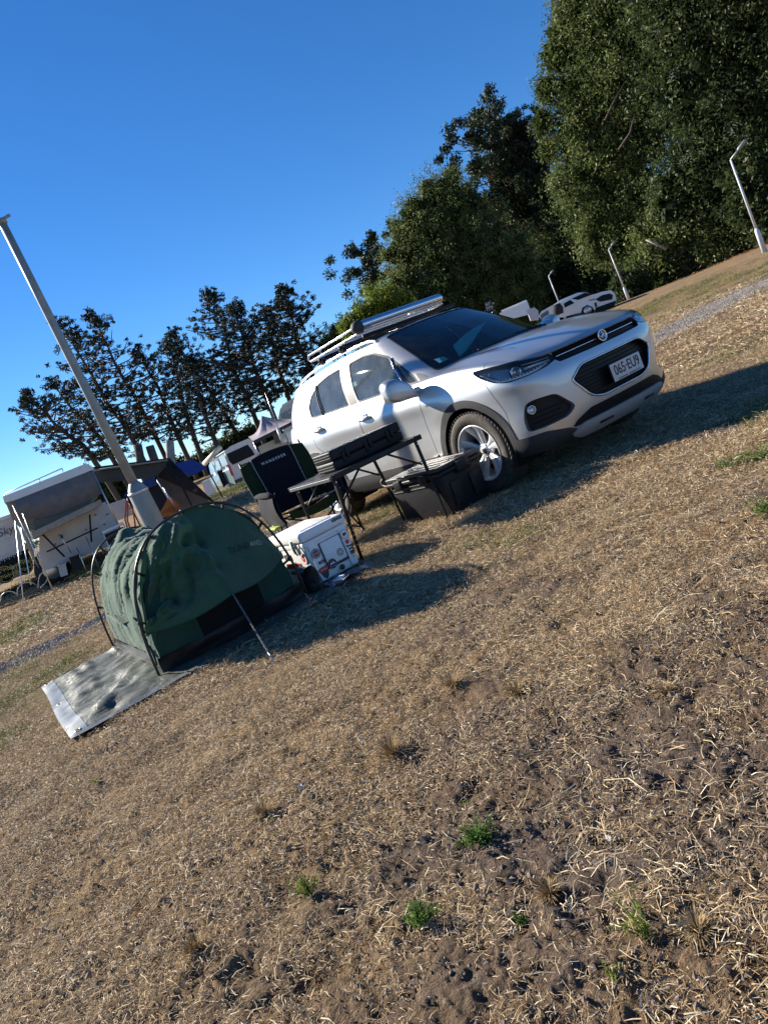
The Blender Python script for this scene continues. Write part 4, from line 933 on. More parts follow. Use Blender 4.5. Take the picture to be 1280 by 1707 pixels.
# main canvas
NU, NV = 90, 70; rows = []
for i in range(NU):
    t = i/(NU-1); x_ = -1.93+t*1.93; row = []
    for j in range(NV):
        a = math.pi*j/(NV-1); sag = 4*t*(1-t)
        y_, z_ = hoop(a, .505-.02*sag, .845-.085*sag*math.sin(a), 2.35, x_)
        sx = 1
        w = math.sin(a)
        n1 = abs(float(fbm(np.array([t*8.5+z_*1.6]), np.array([a*.9+3]), 3)[0])-.5)*2; n2 = abs(float(fbm(np.array([t*21.0+a*3.0]), np.array([a*1.9+9]), 3)[0])-.5)*2
        d = (-.130*n1-.050*n2+.050)*min(1, .35+w)
        # tension lines running down from the clips
        d += -.018*max(0, math.sin(t*26+a*2.2))**3*min(1, z_/.3)
        nn = np.array([math.cos(math.pi-a), math.sin(a)]); y2, z2 = y_+(-1 if a < math.pi/2 else 1)*abs(math.cos(a))*d, z_+math.sin(a)*d
        edge = min(t, 1-t); x2 = x_
        row.append((x2+.012*math.sin(9*a+4*t)*(1 if .02 < t < .98 else 0), y2, max(.012, z2)))
    rows.append(row)
cv = MB().sheet(rows); cvo = cv.build('canvas_body', CANV, swag, True, off=T0)
# rear end wall
e = [rows[0][j] for j in range(NV)]; rr_ = [[(p[0]-.03*math.sin(math.pi*k/6), YC+(p[1]-YC)*(1-k/6), p[2]*(1-k/6)+.02*(k/6)) for p in e] for k in range(7)]
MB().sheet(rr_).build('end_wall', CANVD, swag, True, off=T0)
# front wall under the flap: green panels either side of a dark net window, PVC tub at the bottom
def fx(y_, z_): return .005+.10*max(0, 1-((y_-YC)/.5)**2)*max(0, 1-abs(z_-.25)/.7)
def wallgrid(y0, y1, z0f, z1f, n=20, k=14, off_=0.0):
    g = []
    for i in range(n):
        y_ = y0+(y1-y0)*i/(n-1); g.append([(fx(y_, z0f(y_)+(z1f(y_)-z0f(y_))*j/(k-1))+off_+.012*(float(vnoise(np.array([y_*14]), np.array([j*.7]))[0])-.5), y_, z0f(y_)+(z1f(y_)-z0f(y_))*j/(k-1)) for j in range(k)])
    return g
def ztop(y_):
    c = min(.999, abs(y_-YC)/.505); return .845*(1-c**2.35)**(1/2.35)*.97
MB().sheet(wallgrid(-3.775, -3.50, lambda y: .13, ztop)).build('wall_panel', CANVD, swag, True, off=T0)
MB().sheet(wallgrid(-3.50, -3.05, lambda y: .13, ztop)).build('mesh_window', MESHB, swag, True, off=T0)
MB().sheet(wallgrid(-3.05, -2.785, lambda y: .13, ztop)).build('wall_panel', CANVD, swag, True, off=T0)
MB().sheet([[(fx(y_, .13*j/5)+.012+.035*(float(fbm(np.array([y_*6]), np.array([j*.8]), 3)[0])-.5), y_, .13*j/5+.01*(float(vnoise(np.array([y_*9]), np.array([3.0]))[0])-.5)*(j/5)) for j in range(6)] for y_ in np.linspace(-3.80, -2.75, 40)]).build('pvc_base', PVC, swag, True, off=T0)
MB().sheet([[(x_, -3.765-.055*x_-.012*math.sin(j*1.3)+.03*(float(fbm(np.array([x_*5]), np.array([j*.8]), 3)[0])-.5), .11*j/5) for j in range(6)] for x_ in np.linspace(-1.93, .0, 50)]).build('pvc_base', PVC, swag, True, off=T0)
# the flap pulled out to a guy rope
Tp = np.array([.43, -3.34, .34]); Lp = np.array([.02, -3.80, .30]); Rp = np.array([.02, -2.79, .33]); rows = []
NA_, NT = 60, 36
for i in range(NA_):
    a = i/(NA_-1); th = R_(22)+a*R_(138); y_, z_ = hoop(th, .52, .862, 2.4); H = np.array([.012, y_, z_])
    k = .46
    E_ = Lp+(Tp-Lp)*(a/k) if a < k else Tp+(Rp-Tp)*((a-k)/(1-k))
    E_ = E_+np.array([0, 0, -.035*math.sin(math.pi*min(1, (a/k if a < k else (a-k)/(1-k))))])
    row = []
    for j in range(NT):
        t = j/(NT-1); P = H+(E_-H)*t; bul = .022*math.sin(math.pi*t)*math.sin(math.pi*a)
        w1 = float(fbm(np.array([a*5.5+t*1.2]), np.array([t*2.3+5]), 3)[0])-.5; w2 = float(fbm(np.array([a*15+2]), np.array([t*5.5]), 3)[0])-.5
        fold = math.sin(a*34+t*3.0+4*w1)*.006*t
        amp = math.sin(math.pi*min(1, t*1.15+.03))**.5*(1.25 if a < .5 else .5)
        w3 = abs(float(fbm(np.array([a*9+t*4]), np.array([t*3.0-a*4+9]), 3)[0])-.5)
        P = P+np.array([1, (YC-P[1])*-.3, .6])*(bul+(w1*.16+w2*.06+fold+(.10-w3*.55)*.34)*amp*(1.6 if a < .34 else max(.16, 1.6-(a-.34)*6)))*np.array([1, .6, 1]); row.append(tuple(P))
    rows.append(row)
flap = MB().sheet(rows).build('door_flap', CANV, swag, True, off=T0)
MB().tube([r[-1] for r in rows], .004, 6).build('flap_hem', CANVD, swag, True, off=T0)
# ridge straps holding the canvas to the hoops
for xx, hh in ((0.02, .885), (-1.95, .87)):
    for a in (.42, .78, 1.12, 1.57, 2.05, 2.45, 2.8):
        y0, z0 = hoop(a, .55, hh, 2.5, xx); y1, z1 = hoop(a, .495, hh-.05, 2.35, xx); MB().tube([(xx, y0, z0), (xx*.99-.01, y1, z1)], .009, 6).build('clip_strap', POLE, swag, True, off=T0); 
        MB().box((xx, y0, z0), (.035, .022, .028), None, .006).build('hoop_clip', POLE, swag, off=T0)
# dark leg pocket and zip lines on the lit side, vent flap
g = [[(-1.33+.95*i/14, -3.735+.075*(1.33-.95*i/14)/1.95-.028*math.sin(i*.45)-.02*k/4+.004*math.sin(i*2.1), .30+.07*k/4+.01*math.sin(i*.9)) for k in range(5)] for i in range(15)]
MB().sheet(g).build('vent_flap', CANV, swag, True, off=T0)
MB().tube([(-.07+.02*math.sin(k), hoop(.10+.045*k, .51, .85)[0]-.006, hoop(.10+.045*k, .51, .85)[1]) for k in range(30)], .007, 6).build('zip', POLE, swag, True, off=T0)
# brand lettering on the flap
fo = np.array(rows[46][19]); fo2 = np.array(rows[52][22]); nx_ = np.array(rows[53][14])-np.array(rows[40][24])
xd = Vector(np.array(rows[52][16])-np.array(rows[41][22])).normalized(); up_ = Vector(np.array(rows[46][12])-np.array(rows[46][24])).normalized()
nrm_ = xd.cross(up_).normalized(); base_ = Vector(rows[46][18])+nrm_*.035
LETG = mat('print_dark', (.008, .022, .018), .7); LETW = mat('print_pale', (.35, .42, .40), .7)
to_l = Matrix.Translation(-Vector(T0))
def wrap(o, off_=.0025):
    """lay a flat print onto the flap by nearest point"""
    from mathutils.bvhtree import BVHTree
    bv = BVHTree.FromPolygons([v.co for v in flap.data.vertices], [tuple(p.vertices) for p in flap.data.polygons])
    for v in o.data.vertices:
        h_, n_, i_, d_ = bv.ray_cast(v.co+nrm_*.25, -nrm_)
        if h_: v.co = h_+nrm_*off_
wrap(text_part('DUNE', .062, to_l @ frame(base_-xd*.14, xd, up_), LETG, swag, 'lettering', .0, bold=.001))
wrap(text_part('4WD', .050, to_l @ frame(base_+xd*.015+up_*.004, xd, up_), LETW, swag, 'lettering', .0), .004)
# guy rope with its peg
pg = Vector((.93, -3.46, 0.0)); pg.z = gz(pg.x, pg.y)
rope = MB(); tp = Vector(Tp); A_ = [tp+(pg+Vector((0, 0, .05))-tp)*t for t in np.linspace(0, 1, 60)]
for ph in (0, math.pi): rope.tube([p+Vector((.004*math.cos(k*.9+ph), .004*math.sin(k*.9+ph), 0)) for k, p in enumerate(A_)], .0017, 5)
rope.build('guy_rope', mat('rope_white', (.36, .36, .35), .8, col2=(.05, .05, .05), nscale=120), swag, True, off=T0)
MB().tube([pg+Vector((-.02, 0, .07)), pg+Vector((.005, 0, .055)), pg+Vector((.05, -.01, -.08))], .004, 6).build('peg', mat('peg_steel', (.45, .42, .40), .4, .9), swag, True, off=T0)
MB().tube([(-.10, -2.66, .06), (.02, -2.60, .03), (.10, -2.56, .05), (.14, -2.58, .02)], .005, 6).build('peg', MATS['peg_steel'], swag, True, off=T0)

# ------------------------------------------------------------------ tarp under the swag
TARP = bpy.data.materials.new('tarp_weave'); TARP.use_nodes = True; nt = TARP.node_tree; n = nt.nodes; l = nt.links; b = n['Principled BSDF']
tc = n.new('ShaderNodeTexCoord'); t = n.new('ShaderNodeTexNoise'); t.inputs['Scale'].default_value = 3.5; t.inputs['Detail'].default_value = 9; t.inputs['Roughness'].default_value = .7; l.new(tc.outputs['Object'], t.inputs['Vector'])
r = n.new('ShaderNodeValToRGB'); r.color_ramp.elements[0].position = .3; r.color_ramp.elements[0].color = (.045, .052, .042, 1); r.color_ramp.elements[1].position = .75; r.color_ramp.elements[1].color = (.125, .132, .110, 1); l.new(t.outputs['Fac'], r.inputs['Fac']); l.new(r.outputs['Color'], b.inputs['Base Color'])
b.inputs['Roughness'].default_value = .55; b.inputs['Specular IOR Level'].default_value = .3; t3 = n.new('ShaderNodeTexNoise'); t3.inputs['Scale'].default_value = 6; t3.inputs['Detail'].default_value = 9; t3.inputs['Distortion'].default_value = 2.2; l.new(tc.outputs['Object'], t3.inputs['Vector'])
bp = n.new('ShaderNodeBump'); bp.inputs['Strength'].default_value = .5; bp.inputs['Distance'].default_value = .025; l.new(t3.outputs['Fac'], bp.inputs['Height']); l.new(bp.outputs['Normal'], b.inputs['Normal'])
tp_ = thing('tarp', 'grey woven tarp with pale taped edge spread under the green swag', 'tarp', (-.8, -3.5, 0))
Ac, Bc, Cc, Dc = np.array([-1.80, -4.30]), np.array([.26, -4.43]), np.array([.30, -2.60]), np.array([-2.05, -2.62])
def tpt(u, v, up=0.0):
    e = .012*math.sin(v*9)+.004*math.sin(v*23); p = (Ac*(1-u)+Bc*u)*(1-v)+(Dc*(1-u)+Cc*u)*v+np.array([e*(u-.5)*1.2, .006*math.sin(u*7)*(1-v)])
    x_, y_ = p; w = (float(fbm(np.array([u*9+v*2]), np.array([v*3.1]), 4)[0])-.5)
    w2 = abs(float(fbm(np.array([u*3+1]), np.array([v*7+2]), 3)[0])-.5)
    free = 1 if v < .35 else .35
    w3 = abs(float(fbm(np.array([u*4+v*5+8]), np.array([v*1.6+2]), 3)[0])-.5)
    z_ = float(terrain(x_, y_))+.028+(.075*w+.16*max(0, .16-w2)+.20*max(0, .09-w3))*free+up
    edge = min(u, 1-u, v, 1-v)
    ke = min(1, edge/.10); z_ = z_*ke+(float(terrain(x_, y_))+.022+up)*(1-ke)
    return (x_, y_, max(z_-(.004 if edge < .01 else 0), .016+up))
NUt, NVt = 110, 90; us = np.linspace(0, 1, NUt); vs_ = np.linspace(0, 1, NVt)
MB().sheet([[tpt(u, v) for v in vs_] for u in us]).build('tarp_sheet', TARP, tp_, True, off=tuple(tp_.location))
TAPE = mat('tarp_tape', (.15, .175, .205), .5, noise=.25, nscale=14)
MB().sheet([[tpt(u, v, .004) for v in np.linspace(0, .055, 5)] for u in us]).build('taped_edge', TAPE, tp_, True, off=tuple(tp_.location))
MB().sheet([[tpt(u, v, .005) for v in np.linspace(0, .45, 60)] for u in np.linspace(.985, 1, 4)]).build('taped_edge', TAPE, tp_, True, off=tuple(tp_.location))
MB().sheet([[tpt(u, v, .005) for v in np.linspace(0, .45, 60)] for u in np.linspace(0, .02, 4)]).build('taped_edge', TAPE, tp_, True, off=tuple(tp_.location))
for u in (.03, .5, .97): MB().lathe([(.012, 0), (.016, .003), (.020, 0)], tpt(u, .028, .006), (0, 0, 1), 14).build('eyelet', mat('brass', (.5, .42, .22), .35, 1.0), tp_, True, off=tuple(tp_.location))

# ------------------------------------------------------------------ white cooler with stickers
ICE = mat('cooler_white', (.78, .79, .78), .42, noise=.05, nscale=40, bump=.05, bscale=400)
CX0, CX1, CY0, CY1 = -.70, -.10, -2.565, -2.185
cool = thing('cooler_box', 'white hard cooler box covered in stickers beside the swag', 'cooler', ((CX0+CX1)/2, (CY0+CY1)/2, 0))
def bodyblock(x0, x1, y0, y1, z0, z1, tap, bev):
    bm = bmesh.new(); bmesh.ops.create_cube(bm, size=1)
    for v in bm.verts:
        s = 1-tap if v.co.z < 0 else 1; v.co = Vector(((x0+x1)/2+v.co.x*(x1-x0)*s, (y0+y1)/2+v.co.y*(y1-y0)*s, z0 if v.co.z < 0 else z1))
    bmesh.ops.bevel(bm, geom=list(bm.edges), offset=bev, segments=3, affect='EDGES', profile=.5); r = ([v.co[:] for v in bm.verts], [[v.index for v in f.verts] for f in bm.faces]); bm.free(); return r
co_ = cool.location
m_ = MB(); m_.add(*bodyblock(CX0, CX1, CY0, CY1, .015, .330, .05, .018)); m_.build('body', ICE, cool, off=co_, autosmooth=R_(40))
ld = MB().add(*bodyblock(CX0-.012, CX1+.012, CY0-.012, CY1+.012, .336, .408, -.0, .020)).build('lid', ICE, cool, off=co_, autosmooth=R_(40))
MB().add(*bodyblock(CX0-.004, CX1+.004, CY0-.004, CY1+.004, .300, .333, 0, .008)).build('rim', ICE, cool, off=co_, autosmooth=R_(40))
MB().boxz(CX0+.06, CX1-.06, CY0+.05, CY1-.05, .402, .414, .005).build('lid_panel', ICE, cool, off=co_, autosmooth=R_(40))
for y_ in (CY0+.055, CY1-.055): MB().boxz(CX1-.045, CX1+.010, y_-.030, y_+.030, .03, .32, .008).build('corner_rib', ICE, cool, off=co_, autosmooth=R_(40))
DRK = mat('recess_dark', (.03, .03, .033), .5)
ym = (CY0+CY1)/2+.015
MB().boxz(CX1-.002, CX1+.006, ym-.095, ym+.095, .085, .285, .003).build('handle_recess', DRK, cool, off=co_)
MB().boxz(CX1-.002, CX1+.011, ym-.088, ym+.082, .105, .283, .012).build('front_panel', ICE, cool, off=co_, autosmooth=R_(40))
MB().lathe([(.0005, .012), (.018, .012), (.020, .004)], (CX1, ym+.01, .055), (1, 0, 0), 20).build('drain_plug', DRK, cool, True, off=co_)
# latch with a rubber T on the side facing left
for x_ in (-.24, -.56): MB().boxz(x_-.02, x_+.02, CY0-.024, CY0-.006, .27, .37, .008).build('latch', ICE, cool, off=co_, autosmooth=R_(40))
MB().tube([(-.21, CY0-.028, .37), (-.20, CY0-.034, .30), (-.20, CY0-.020, .26)], .006, 6).build('latch_pin', DRK, cool, True, off=co_)
def stk(poly, m, pos, face, th=.0012):
    """flat sticker: poly in metres, face 'x' (front) or 'y' (left side)"""
    fn = (lambda u, v, w: (CX1+pos[0]+w, pos[1]+u, pos[2]+v)) if face == 'x' else (lambda u, v, w: (pos[1]+u, CY0-pos[0]-w, pos[2]+v))
    k = MB().prism(poly, 0, th, fn); return k.build('sticker', m, cool, off=co_)
def circ(r, n=24, sy=1): return [(r*math.cos(2*math.pi*k/n), r*sy*math.sin(2*math.pi*k/n)) for k in range(n)]
NAVY = mat('sticker_navy', (.03, .035, .06), .35); REDS = mat('sticker_red', (.55, .05, .05), .35); WHS = mat('sticker_white', (.75, .75, .76), .4); BLKS = mat('sticker_black', (.02, .02, .022), .35)
def fx_(pos, txt, size, m, rot=0.0, face='x', bold=0.0004, par=None):
    c, s = math.cos(rot), math.sin(rot); d = (lambda a, b_: (0, a, b_)) if face == 'x' else (lambda a, b_: (a, 0, b_))
    o_ = (CX1+pos[0], pos[1], pos[2]) if face == 'x' else (pos[1], CY0-pos[0], pos[2]); o_ = tuple(o_[k]-co_[k] for k in range(3))
    text_part(txt, size, frame(o_, d(c, s), d(-s, c)), m, par or cool, 'sticker_print', .0003, bold=bold)
stk(circ(.036), NAVY, (.0105, CY0+.062, .232), 'x'); stk(circ(.029), WHS, (.0118, CY0+.062, .232), 'x', .0004); stk(circ(.026), mat('sticker_plum', (.16, .05, .08), .4), (.0124, CY0+.062, .232), 'x', .0004); fx_((.0131, CY0+.062, .232), '#######', .011, WHS)
stk([(-.026, -.011), (.026, -.011), (.026, .011), (-.026, .011)], NAVY, (.0115, CY0+.078, .160), 'x'); fx_((.0129, CY0+.078, .160), '###', .013, WHS)
stk([(-.045, .03), (-.02, .040), (.02, .040), (.045, .03), (.02, -.035), (0, -.05), (-.02, -.035)], NAVY, (.0105, CY0+.070, .085), 'x'); stk([(-.040, .028), (-.018, .036), (.018, .036), (.040, .028), (.030, .008), (-.030, .008)], REDS, (.0118, CY0+.070, .085), 'x', .0005); fx_((.0126, CY0+.070, .105), '#######', .011, WHS)
stk(circ(.036), NAVY, (.0112, ym-.055, .112), 'x'); stk([(-.022, -.004), (-.008, .012), (.002, .004), (.012, .014), (.024, -.004), (.006, -.002)], WHS, (.0126, ym-.055, .112), 'x', .0005); fx_((.0128, ym-.055, .092), '#### #######', .0068, WHS)
gear = [(lambda r, a: (r*math.cos(a), r*math.sin(a)))(.030 if k % 2 else .025, 2*math.pi*k/24) for k in range(24)]
stk(gear, BLKS, (.0112, ym+.038, .160), 'x'); stk(circ(.021), WHS, (.0126, ym+.038, .160), 'x', .0004); stk(circ(.015), BLKS, (.0132, ym+.038, .160), 'x', .0004); stk(circ(.009), WHS, (.0138, ym+.038, .160), 'x', .0004)
stk(circ(.034), BLKS, (.011, CY1-.050, .262), 'x'); stk(circ(.031), WHS, (.0124, CY1-.050, .262), 'x', .0004); stk([(-.014, -.012), (-.016, .004), (-.006, .012), (.002, .006), (.014, .012), (.016, -.010), (.006, -.004), (.0, -.014)], BLKS, (.013, CY1-.050, .262), 'x', .0004)
stk(circ(.017), REDS, (.011, CY1-.052, .203), 'x'); fx_((.0125, CY1-.046, .140), 'JTB', .050, BLKS, -math.pi/2, bold=.003); fx_((.0125, CY1-.050, .088), '###', .014, BLKS)
fx_((.0135, CY1-.060, .385), 'KINGS', .030, BLKS, 0, bold=.002)
# stickers of the left side
stk([(-.05, -.022), (.05, -.022), (.05, .022), (-.05, .022)], BLKS, (.002, -.42, .245), 'y'); fx_((.0035, -.42, .245), '###', .028, WHS, face='y')
stk([(-.10, -.02), (.13, -.02), (.13, .02), (-.10, .02)], REDS, (.002, -.40, .175), 'y'); stk([(-.10, -.012), (.10, -.012), (.10, .012), (-.10, .012)], BLKS, (.002, -.38, .120), 'y'); fx_((.0035, -.39, .120), '###', .018, WHS, face='y')
stk(circ(.042), BLKS, (.002, -.17, .225), 'y'); stk(circ(.039), WHS, (.0034, -.17, .225), 'y', .0004); stk(circ(.027), REDS, (.004, -.17, .225), 'y', .0004); fx_((.005, -.17, .225), '####', .013, WHS, face='y')
stk([(-.03, -.018), (.03, -.018), (.03, .018), (-.03, .018)], REDS, (.002, -.17, .140), 'y'); 

# ------------------------------------------------------------------ folding table
BLK = mat('black_powdercoat', (.012, .012, .013), .45, spec=.3, noise=.3, nscale=90); BLKL = mat('table_top', (.018, .018, .020), .6, spec=.25, noise=.35, nscale=50); STEEL = mat('steel', (.55, .55, .56), .3, 1.0)
tab = thing('folding_table', 'black folding camp table with a long black case on top', 'table', (-.46, -1.71, 0))
to_ = tab.location; X0, X1, Y0, Y1, ZT_ = -.83, -.09, -2.15, -1.27, .675
MB().boxz(X0+.012, X1-.012, Y0+.012, Y1-.012, ZT_-.012, ZT_+.003, .003).build('tabletop', BLKL, tab, off=to_)
for a in ((X0, X1, Y0, Y0+.025), (X0, X1, Y1-.025, Y1), (X0, X0+.025, Y0+.027, Y1-.027), (X1-.025, X1, Y0+.027, Y1-.027)): MB().boxz(a[0], a[1], a[2], a[3], ZT_-.034, ZT_+.006, .004).build('edge_rail', BLK, tab, off=to_, autosmooth=R_(35))
MB().boxz(X0+.03, X1-.03, Y0-.003, Y0+.001, ZT_-.030, ZT_-.008, .001).build('edge_strip', STEEL, tab, off=to_)
legs = [((-.16, -2.09), (-.235, -2.105)), ((-.12, -1.36), (-.04, -1.37)), ((-.74, -1.33), (-.76, -1.28)), ((-.78, -2.07), (-.93, -2.04))]
for (a, b_) in (((-.15, -2.10), (-.235, -2.105)), ((-.11, -1.33), (-.04, -1.37)), ((-.78, -1.33), (-.76, -1.285)), ((-.79, -2.10), (-.90, -2.05))):
    z0 = gz(*b_); tpz = ZT_-.03; lg = MB()
    P0 = Vector((a[0], a[1], tpz)); P1 = Vector((b_[0], b_[1], z0)); d = (P1-P0); 
    def seg(p, q, w, name, m, par):
        dd = (q-p); L = dd.length; rot = dd.to_track_quat('Z', 'Y').to_matrix(); return MB().box((p+q)/2, (w, w, L), rot, .004).build(name, m, par, off=to_, autosmooth=R_(35))
    u_ = seg(P0, P0+d*.52, .026, 'leg', BLK, tab); seg(P0+d*.50, P1, .020, 'lower_tube', BLK, u_)
    for t in (.56, .62, .68, .74, .80): MB().disc(P0+d*t+Vector((.0105, 0, 0)), (1, 0, 0), .0035, 10, .001).build('pin_hole', STEEL, u_, off=to_)
    MB().disc(P0+d*.04+Vector((.014, 0, 0)), (1, 0, 0), .006, 10, .002).build('rivet', STEEL, u_, off=to_)
tb = lambda pts, nm, r=.009, m=BLK: MB().tube(pts, r, 8).build(nm, m, tab, True, off=to_)
tb([(-.10, -1.36, .46), (-.10, -1.62, .645)], 'brace'); tb([(-.77, -1.34, .46), (-.77, -1.60, .645)], 'brace'); tb([(-.17, -2.10, .46), (-.15, -1.86, .645)], 'brace'); tb([(-.80, -2.09, .46), (-.80, -1.85, .645)], 'brace')
tb(spl([(-.085, -1.36, .36), (-.30, -1.36, .355), (-.62, -1.345, .350), (-.76, -1.34, .355), (-.80, -1.33, .39), (-.77, -1.31, .42)], 4), 'cross_bar', .011); tb([(-.19, -2.10, .36), (-.84, -2.08, .36)], 'cross_bar', .011)
# long case
CASE = mat('case_plastic', (.012, .013, .015), .5, spec=.25, noise=.2, nscale=60, bump=.1, bscale=300)
cs = thing('long_case', 'long black plastic case lying on the folding table', 'case', (-.42, -1.64, .68)); cso = cs.location
MB().boxz(-.56, -.27, -1.985, -1.30, .682, .758, .014, 3).build('case_base', CASE, cs, off=cso, autosmooth=R_(35)); MB().boxz(-.56, -.27, -1.985, -1.30, .760, .838, .014, 3).build('case_lid', CASE, cs, off=cso, autosmooth=R_(35))
for y_ in (-1.86, -1.64, -1.42):
    MB().boxz(-.275, -.258, y_-.035, y_-.008, .715, .800, .006).build('latch', CASE, cs, off=cso, autosmooth=R_(35)); MB().boxz(-.275, -.258, y_+.008, y_+.035, .735, .815, .006).build('latch', CASE, cs, off=cso, autosmooth=R_(35))
for z_ in (.70, .72, .74, .785, .805, .825): MB().boxz(-.545, -.285, -1.990, -1.982, z_-.004, z_+.004, .002).build('rib', CASE, cs, off=cso)

# ------------------------------------------------------------------ storage tub
TUBM = mat('tub_plastic', (.012, .013, .016), .45, spec=.25, noise=.2, nscale=30, bump=.08, bscale=200)
tub = thing('storage_tub', 'black plastic storage tub with clipped lid beside the front wheel', 'tub', (-.32, -1.14, 0)); tuo = tub.location
MB().add(*bodyblock(-.69, .045, -1.345, -.925, .0, .335, .07, .022)).build('body', TUBM, tub, off=tuo, autosmooth=R_(40))
MB().add(*bodyblock(-.715, .07, -1.37, -.90, .330, .362, 0, .010)).build('rim', TUBM, tub, off=tuo, autosmooth=R_(40))
MB().add(*bodyblock(-.705, .06, -1.36, -.91, .364, .402, .02, .012)).build('lid', mat('tub_lid', (.035, .037, .041), .42, noise=.3, nscale=20), tub, off=tuo, autosmooth=R_(40))
for k in range(4): MB().boxz(-.63, -.02, -1.30+.10*k, -1.255+.10*k, .400, .408, .003).build('lid_rib', MATS['tub_lid'], tub, off=tuo)
for y_ in (-1.235, -1.03): MB().boxz(.03, .052, y_-.055, y_+.055, .07, .26, .010).build('side_panel', TUBM, tub, off=tuo, autosmooth=R_(40))
MB().boxz(.045, .088, -1.20, -1.06, .30, .385, .014).build('clip', TUBM, tub, off=tuo, autosmooth=R_(40))
for x_ in (-.52, -.16): MB().boxz(x_-.05, x_+.05, -1.385, -1.350, .30, .375, .010).build('clip', TUBM, tub, off=tuo, autosmooth=R_(40))
for z_ in (.27, .30): MB().boxz(-.65, .0, -1.349, -1.338, z_-.006, z_+.006, .003).build('rib', TUBM, tub, off=tuo)

# ------------------------------------------------------------------ camp chair
CHG = fabric_mat('chair_green', (.016, .030, .011), .9, sheen=.05, transl=0); CHN = fabric_mat('chair_navy', (.007, .008, .015), .9, sheen=.05, transl=0); PIP = mat('piping_grey', (.28, .29, .28), .7)
CH = (-1.60, -1.70, 0.0); ch = thing('camp_chair', 'folding camp chair in black and dark green behind the table', 'chair', CH, rotz=R_(-6))
def Bk(u, v):   # u across -1..1, v up 0..1
    hw = .335+.02*v-.05*max(0, v-.8)*2; z_ = .43+.58*v - (.055*abs(u)**2.2*v); return (-.155-.12*v-.05*(1-u*u)*.9, hw*u, z_)
def bgrid(u0, u1, off_=0.0, n=12, k=16): return [[(lambda p: (p[0]+off_, p[1], p[2]))(Bk(u0+(u1-u0)*i/(n-1), j/(k-1))) for j in range(k)] for i in range(n)]
def shell(g, th=.02):
    m_ = MB(); m_.sheet(g); m_.sheet([[ (p[0]-th, p[1], p[2]) for p in r] for r in g]); 
    n_, k_ = len(g), len(g[0]); ring_ = [(i, 0) for i in range(n_)]+[(n_-1, j) for j in range(1, k_)]+[(i, k_-1) for i in range(n_-2, -1, -1)]+[(0, j) for j in range(k_-2, 0, -1)]
    A_ = [g[i][j] for i, j in ring_]; q = len(A_); m_.add(A_+[(p[0]-th, p[1], p[2]) for p in A_], [(i, (i+1) % q, q+(i+1) % q, q+i) for i in range(q)]); return m_
shell(bgrid(-.62, .62, .012), .03).build('back_panel', CHN, ch, True); shell(bgrid(-1, -.62)).build('side_panel', CHG, ch, True); shell(bgrid(.62, 1)).build('side_panel', CHG, ch, True)
for s in (-1, 1):
    MB().tube([(lambda p: (p[0]+.014, p[1], p[2]))(Bk(.62*s-.04*math.sin(t*3.1)*s, t)) for t in np.linspace(0, 1, 14)], .005, 6).build('piping', PIP, ch, True)
MB().tube([(lambda p: (p[0]+.016, p[1], p[2]))(Bk(u, .52)) for u in np.linspace(-.6, .6, 10)], .004, 5).build('seam', CHN, ch, True)
p_ = Vector(Bk(0, .84)); text_part('WANDERER', .036, frame((p_.x+.030, 0, p_.z), (0, 1, 0), (-.2, 0, 1)), mat('lettering_white', (.6, .6, .62), .6), ch, 'lettering', .0008, 1.5, bold=.0006)
sg = [[(-.15+.46*i/10, -.27+.54*j/12, .43-.05*math.sin(math.pi*j/12)*math.sin(math.pi*min(1, i/10+.15))+.03*(i/10)) for j in range(13)] for i in range(11)]
m_ = MB(); m_.sheet(sg); m_.sheet([[(p[0], p[1], p[2]-.035) for p in r] for r in sg]); m_.build('seat', CHN, ch, True)
m_ = MB(); m_.sheet([[(.31+.01*math.sin(j), -.27+.54*j/12, .46-.07*k/3-.05*math.sin(math.pi*j/12)) for j in range(13)] for k in range(4)]); m_.build('seat_skirt', CHG, ch, True)
MB().tube([sg[10][j] for j in range(13)], .006, 6).build('piping', PIP, ch, True)
for s in (-1, 1):
    MB().tube([(-.20, s*.33, .66), (-.02, s*.345, .665), (.20, s*.34, .655), (.29, s*.33, .63)], [.018, .026, .026, .018], 10).build('armrest', CHN, ch, True)
    sp2 = [[(-.16+.44*i/8, s*(.335+.03*math.sin(math.pi*k/7)), .645-.29*k/7+.02*math.sin(i*.9)) for k in range(8)] for i in range(9)]
    m_ = MB(); m_.sheet(sp2); m_.sheet([[(p[0], p[1]-s*.03, p[2]) for p in r] for r in sp2]); m_.build('side_pocket', CHN, ch, True)
    MB().tube([(.30, s*.32, .02), (.27, s*.325, .35), (.26, s*.33, .64)], .011, 8).build('leg', BLK, ch, True)
    MB().tube([(-.26, s*.33, .02), (-.17, s*.33, .40), (-.30, s*.315, 1.0)], .011, 8).build('leg', BLK, ch, True)
    MB().tube([(.30, s*.32, .04), (-.14, s*.33, .44)], .009, 8).build('side_brace', BLK, ch, True); MB().tube([(-.25, s*.33, .04), (.27, s*.325, .44)], .009, 8).build('side_brace', BLK, ch, True)
    for x_ in (.30, -.26): MB().lathe([(.0005, -.012), (.018, -.012), (.016, .02), (.0005, .02)], (x_, s*.32, .014), (0, 0, 1), 12).build('foot', BLK, ch, True)
MB().tube([(.30, -.32, .05), (.27, .32, .42)], .008, 8).build('front_brace', BLK, ch, True); MB().tube([(.30, .32, .05), (.27, -.32, .42)], .008, 8).build('front_brace', BLK, ch, True)
m_ = MB(); m_.add(*bodyblock(-.10, .17, -.40, -.33, .335, .365, .2, .012)); m_.build('pocket_base', mat('lime_accent', (.33, .45, .08), .7), ch)

